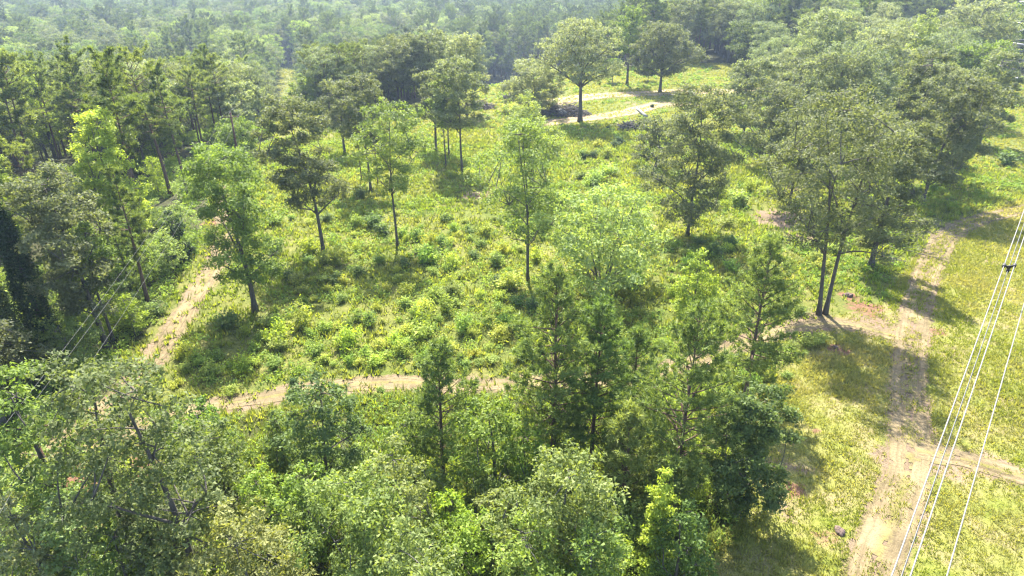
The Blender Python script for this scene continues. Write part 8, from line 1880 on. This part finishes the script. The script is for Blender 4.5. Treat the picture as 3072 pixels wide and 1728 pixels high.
for s, lab in ((-1.2, 'thin wire on the woodland side of the wooden pole line'), (0.0, 'thin wire carried on the tops of the wooden poles'), (1.2, 'thin pale wire on the road side of the wooden pole line')):
    pts = []
    P = [(p[0], p[1]) for p in POLES]
    P = [(2 * P[0][0] - P[1][0], 2 * P[0][1] - P[1][1])] + P
    for a, b in zip(P[:-1], P[1:]):
        za = gz(*a) + (10.6 if s else 11.2); zb = gz(*b) + (10.6 if s else 11.2)
        for t in np.linspace(0, 1, 14, endpoint=False):
            pts.append((a[0] + (b[0] - a[0]) * t + ARM[0] * s, a[1] + (b[1] - a[1]) * t + ARM[1] * s, za + (zb - za) * t - 1.1 * 4 * t * (1 - t)))
    mb = MB(); mb.tube(np.array(pts), np.full(len(pts), 0.007), 6)
    tag(link('overhead_wire', mb.mesh('overhead_wire', M_WIRE2, True)), lab, 'overhead wire', 'wires of the wooden pole line')

# ------------------------------------------------------------------ brush piles, dead branches, logs, rocks
def sticks(rng, n, rx, ry, hz, Lm, r0):
    mb = MB()
    for _ in range(n):
        a = rng.random() * 6.28; q = rng.random() ** 0.5
        c = np.array([rx * q * math.cos(a), ry * q * math.sin(a), 0])
        c[2] = hz * (1 - q * q) * rng.random() + 0.05
        th = rng.random() * 6.28; el = rng.normal() * 0.22
        d = np.array([math.cos(th) * math.cos(el), math.sin(th) * math.cos(el), math.sin(el)])
        L = Lm * (0.4 + rng.random())
        k = np.linspace(-0.5, 0.5, 4)[:, None]
        cur = c + d * L * k + rng.normal(size=(4, 3)) * 0.05 * L
        cur[:, 2] = np.maximum(cur[:, 2], 0.03)
        mb.tube(cur, np.linspace(r0, r0 * 0.35, 4) * (0.5 + rng.random()), 5)
    return mb
for i, (x, y, rx, ry, hz, n, logs, lab) in enumerate(PILES):
    rng = np.random.default_rng(70 + i)
    root = link('brush_pile', None); root.location = (x, y, gz(x, y))
    tag(root, lab, 'brush pile', 'grey brush piles by the sandy track')
    b = link('branch_heap', sticks(rng, n, rx, ry, hz, 2.6, 0.085).mesh('branch_heap', M_DEAD), root)
    b['kind'] = 'stuff'
    for k in range(logs):
        mb = MB(); dx = 0.9 * k - 0.6
        c0 = np.array([dx, -ry * 0.75 - 0.2 * k, 0.55 + 0.25 * (k % 2)]); d = np.array([-0.35 - 0.2 * k, 0.9, 0.28])
        mb.tube([c0, c0 + d * 1.3, c0 + d * 2.6], [0.42 - 0.07 * k, 0.40 - 0.07 * k, 0.36 - 0.07 * k], 12)
        link('log', mb.mesh('log', M_WHITE, False), root)

def dead_branch(x, y, z, ang, L, seed, lab, group):
    rng = np.random.default_rng(seed)
    mb = MB()
    def grow(p, d, l, r, dep):
        k = np.linspace(0, 1, 5)[:, None]
        cur = p + d * l * k + rng.normal(size=(5, 3)) * 0.05 * l * k
        cur[:, 2] = np.maximum(cur[:, 2], 0.03 - 0.0 * l)
        mb.tube(cur, np.linspace(r, r * 0.45, 5), 5)
        if dep == 0: return
        for j in range(5 if dep > 1 else 4):
            q = cur[1 + int(rng.integers(0, 4))]
            nd = d + rng.normal(size=3) * np.array([0.55, 0.55, 0.32]); nd /= np.linalg.norm(nd)
            grow(q, nd, l * (0.4 + 0.25 * rng.random()), r * 0.5, dep - 1)
    grow(np.array([0, 0, z]), np.array([math.cos(ang), math.sin(ang), 0.02]), L, 0.085, 3)
    o = link('dead_branch', mb.mesh('dead_branch', M_DEAD)); o.location = (x, y, gz(x, y))
    tag(o, lab, 'dead branch', group)
for d in DEADS: dead_branch(*d)

def rock(x, y, s, seed, lab):
    rng = np.random.default_rng(seed)
    import bmesh
    bm = bmesh.new(); bmesh.ops.create_icosphere(bm, subdivisions=3, radius=1.0)
    ph = rng.random((5, 3)) * 6
    for v in bm.verts:
        k = 1 + sum(0.10 * math.sin(2.3 * v.co.x * (i + 1) * 0.7 + ph[i][0]) * math.sin(2.1 * v.co.y * (i + 1) * 0.7 + ph[i][1]) for i in range(5))
        v.co = Vector((v.co.x * s[0], v.co.y * s[1], v.co.z * s[2])) * k
    me = bpy.data.meshes.new('boulder'); bm.to_mesh(me); bm.free(); me.materials.append(M_ROCK)
    o = link('boulder', me); o.location = (x, y, gz(x, y) + s[2] * 0.1)
    tag(o, lab, 'boulder')
for r in ROCKS: rock(*r)

for (x, y, ang, L, r, up, lab) in LOGS:
    mb = MB(); d = np.array([math.cos(ang), math.sin(ang), up]); k = np.linspace(0, 1, 5)[:, None]
    mb.tube(np.array([0, 0, r * 0.8]) + d * L * k, np.linspace(r, r * 0.8, 5), 12)
    o = link('fallen_log', mb.mesh('fallen_log', M_WHITE)); o.location = (x, y, gz(x, y))
    tag(o, lab, 'log')

# ------------------------------------------------------------------ haze
def haze():
    zb, zt = -28.0, 62.0
    m = bpy.data.materials.new('haze_air'); m.use_nodes = True
    nt = m.node_tree; nt.nodes.clear()
    out = nt.nodes.new('ShaderNodeOutputMaterial')
    v = nt.nodes.new('ShaderNodeVolumePrincipled')
    v.inputs['Color'].default_value = (0.55, 0.71, 0.98, 1)
    v.inputs['Density'].default_value = HAZE
    v.inputs['Anisotropy'].default_value = 0.35
    nt.links.new(v.outputs[0], out.inputs['Volume'])
    mb = MB(); mb.box((0, 0, (zb + zt) / 2), (7000, 7000, zt - zb))
    o = link('haze', mb.mesh('haze', m))
    tag(o, 'thin blue summer haze hanging over the forest', kind='stuff')
HAZE = 0.00018
haze()
print('objects', len(bpy.data.objects), 'tris', sum(len(o.data.loop_triangles) if False else sum(max(0, p.loop_total - 2) for p in []) for o in []))
tot = 0
for me in bpy.data.meshes:
    n = len(me.polygons); tot += len(me.loops) - 2 * n
print('TRIS', tot)
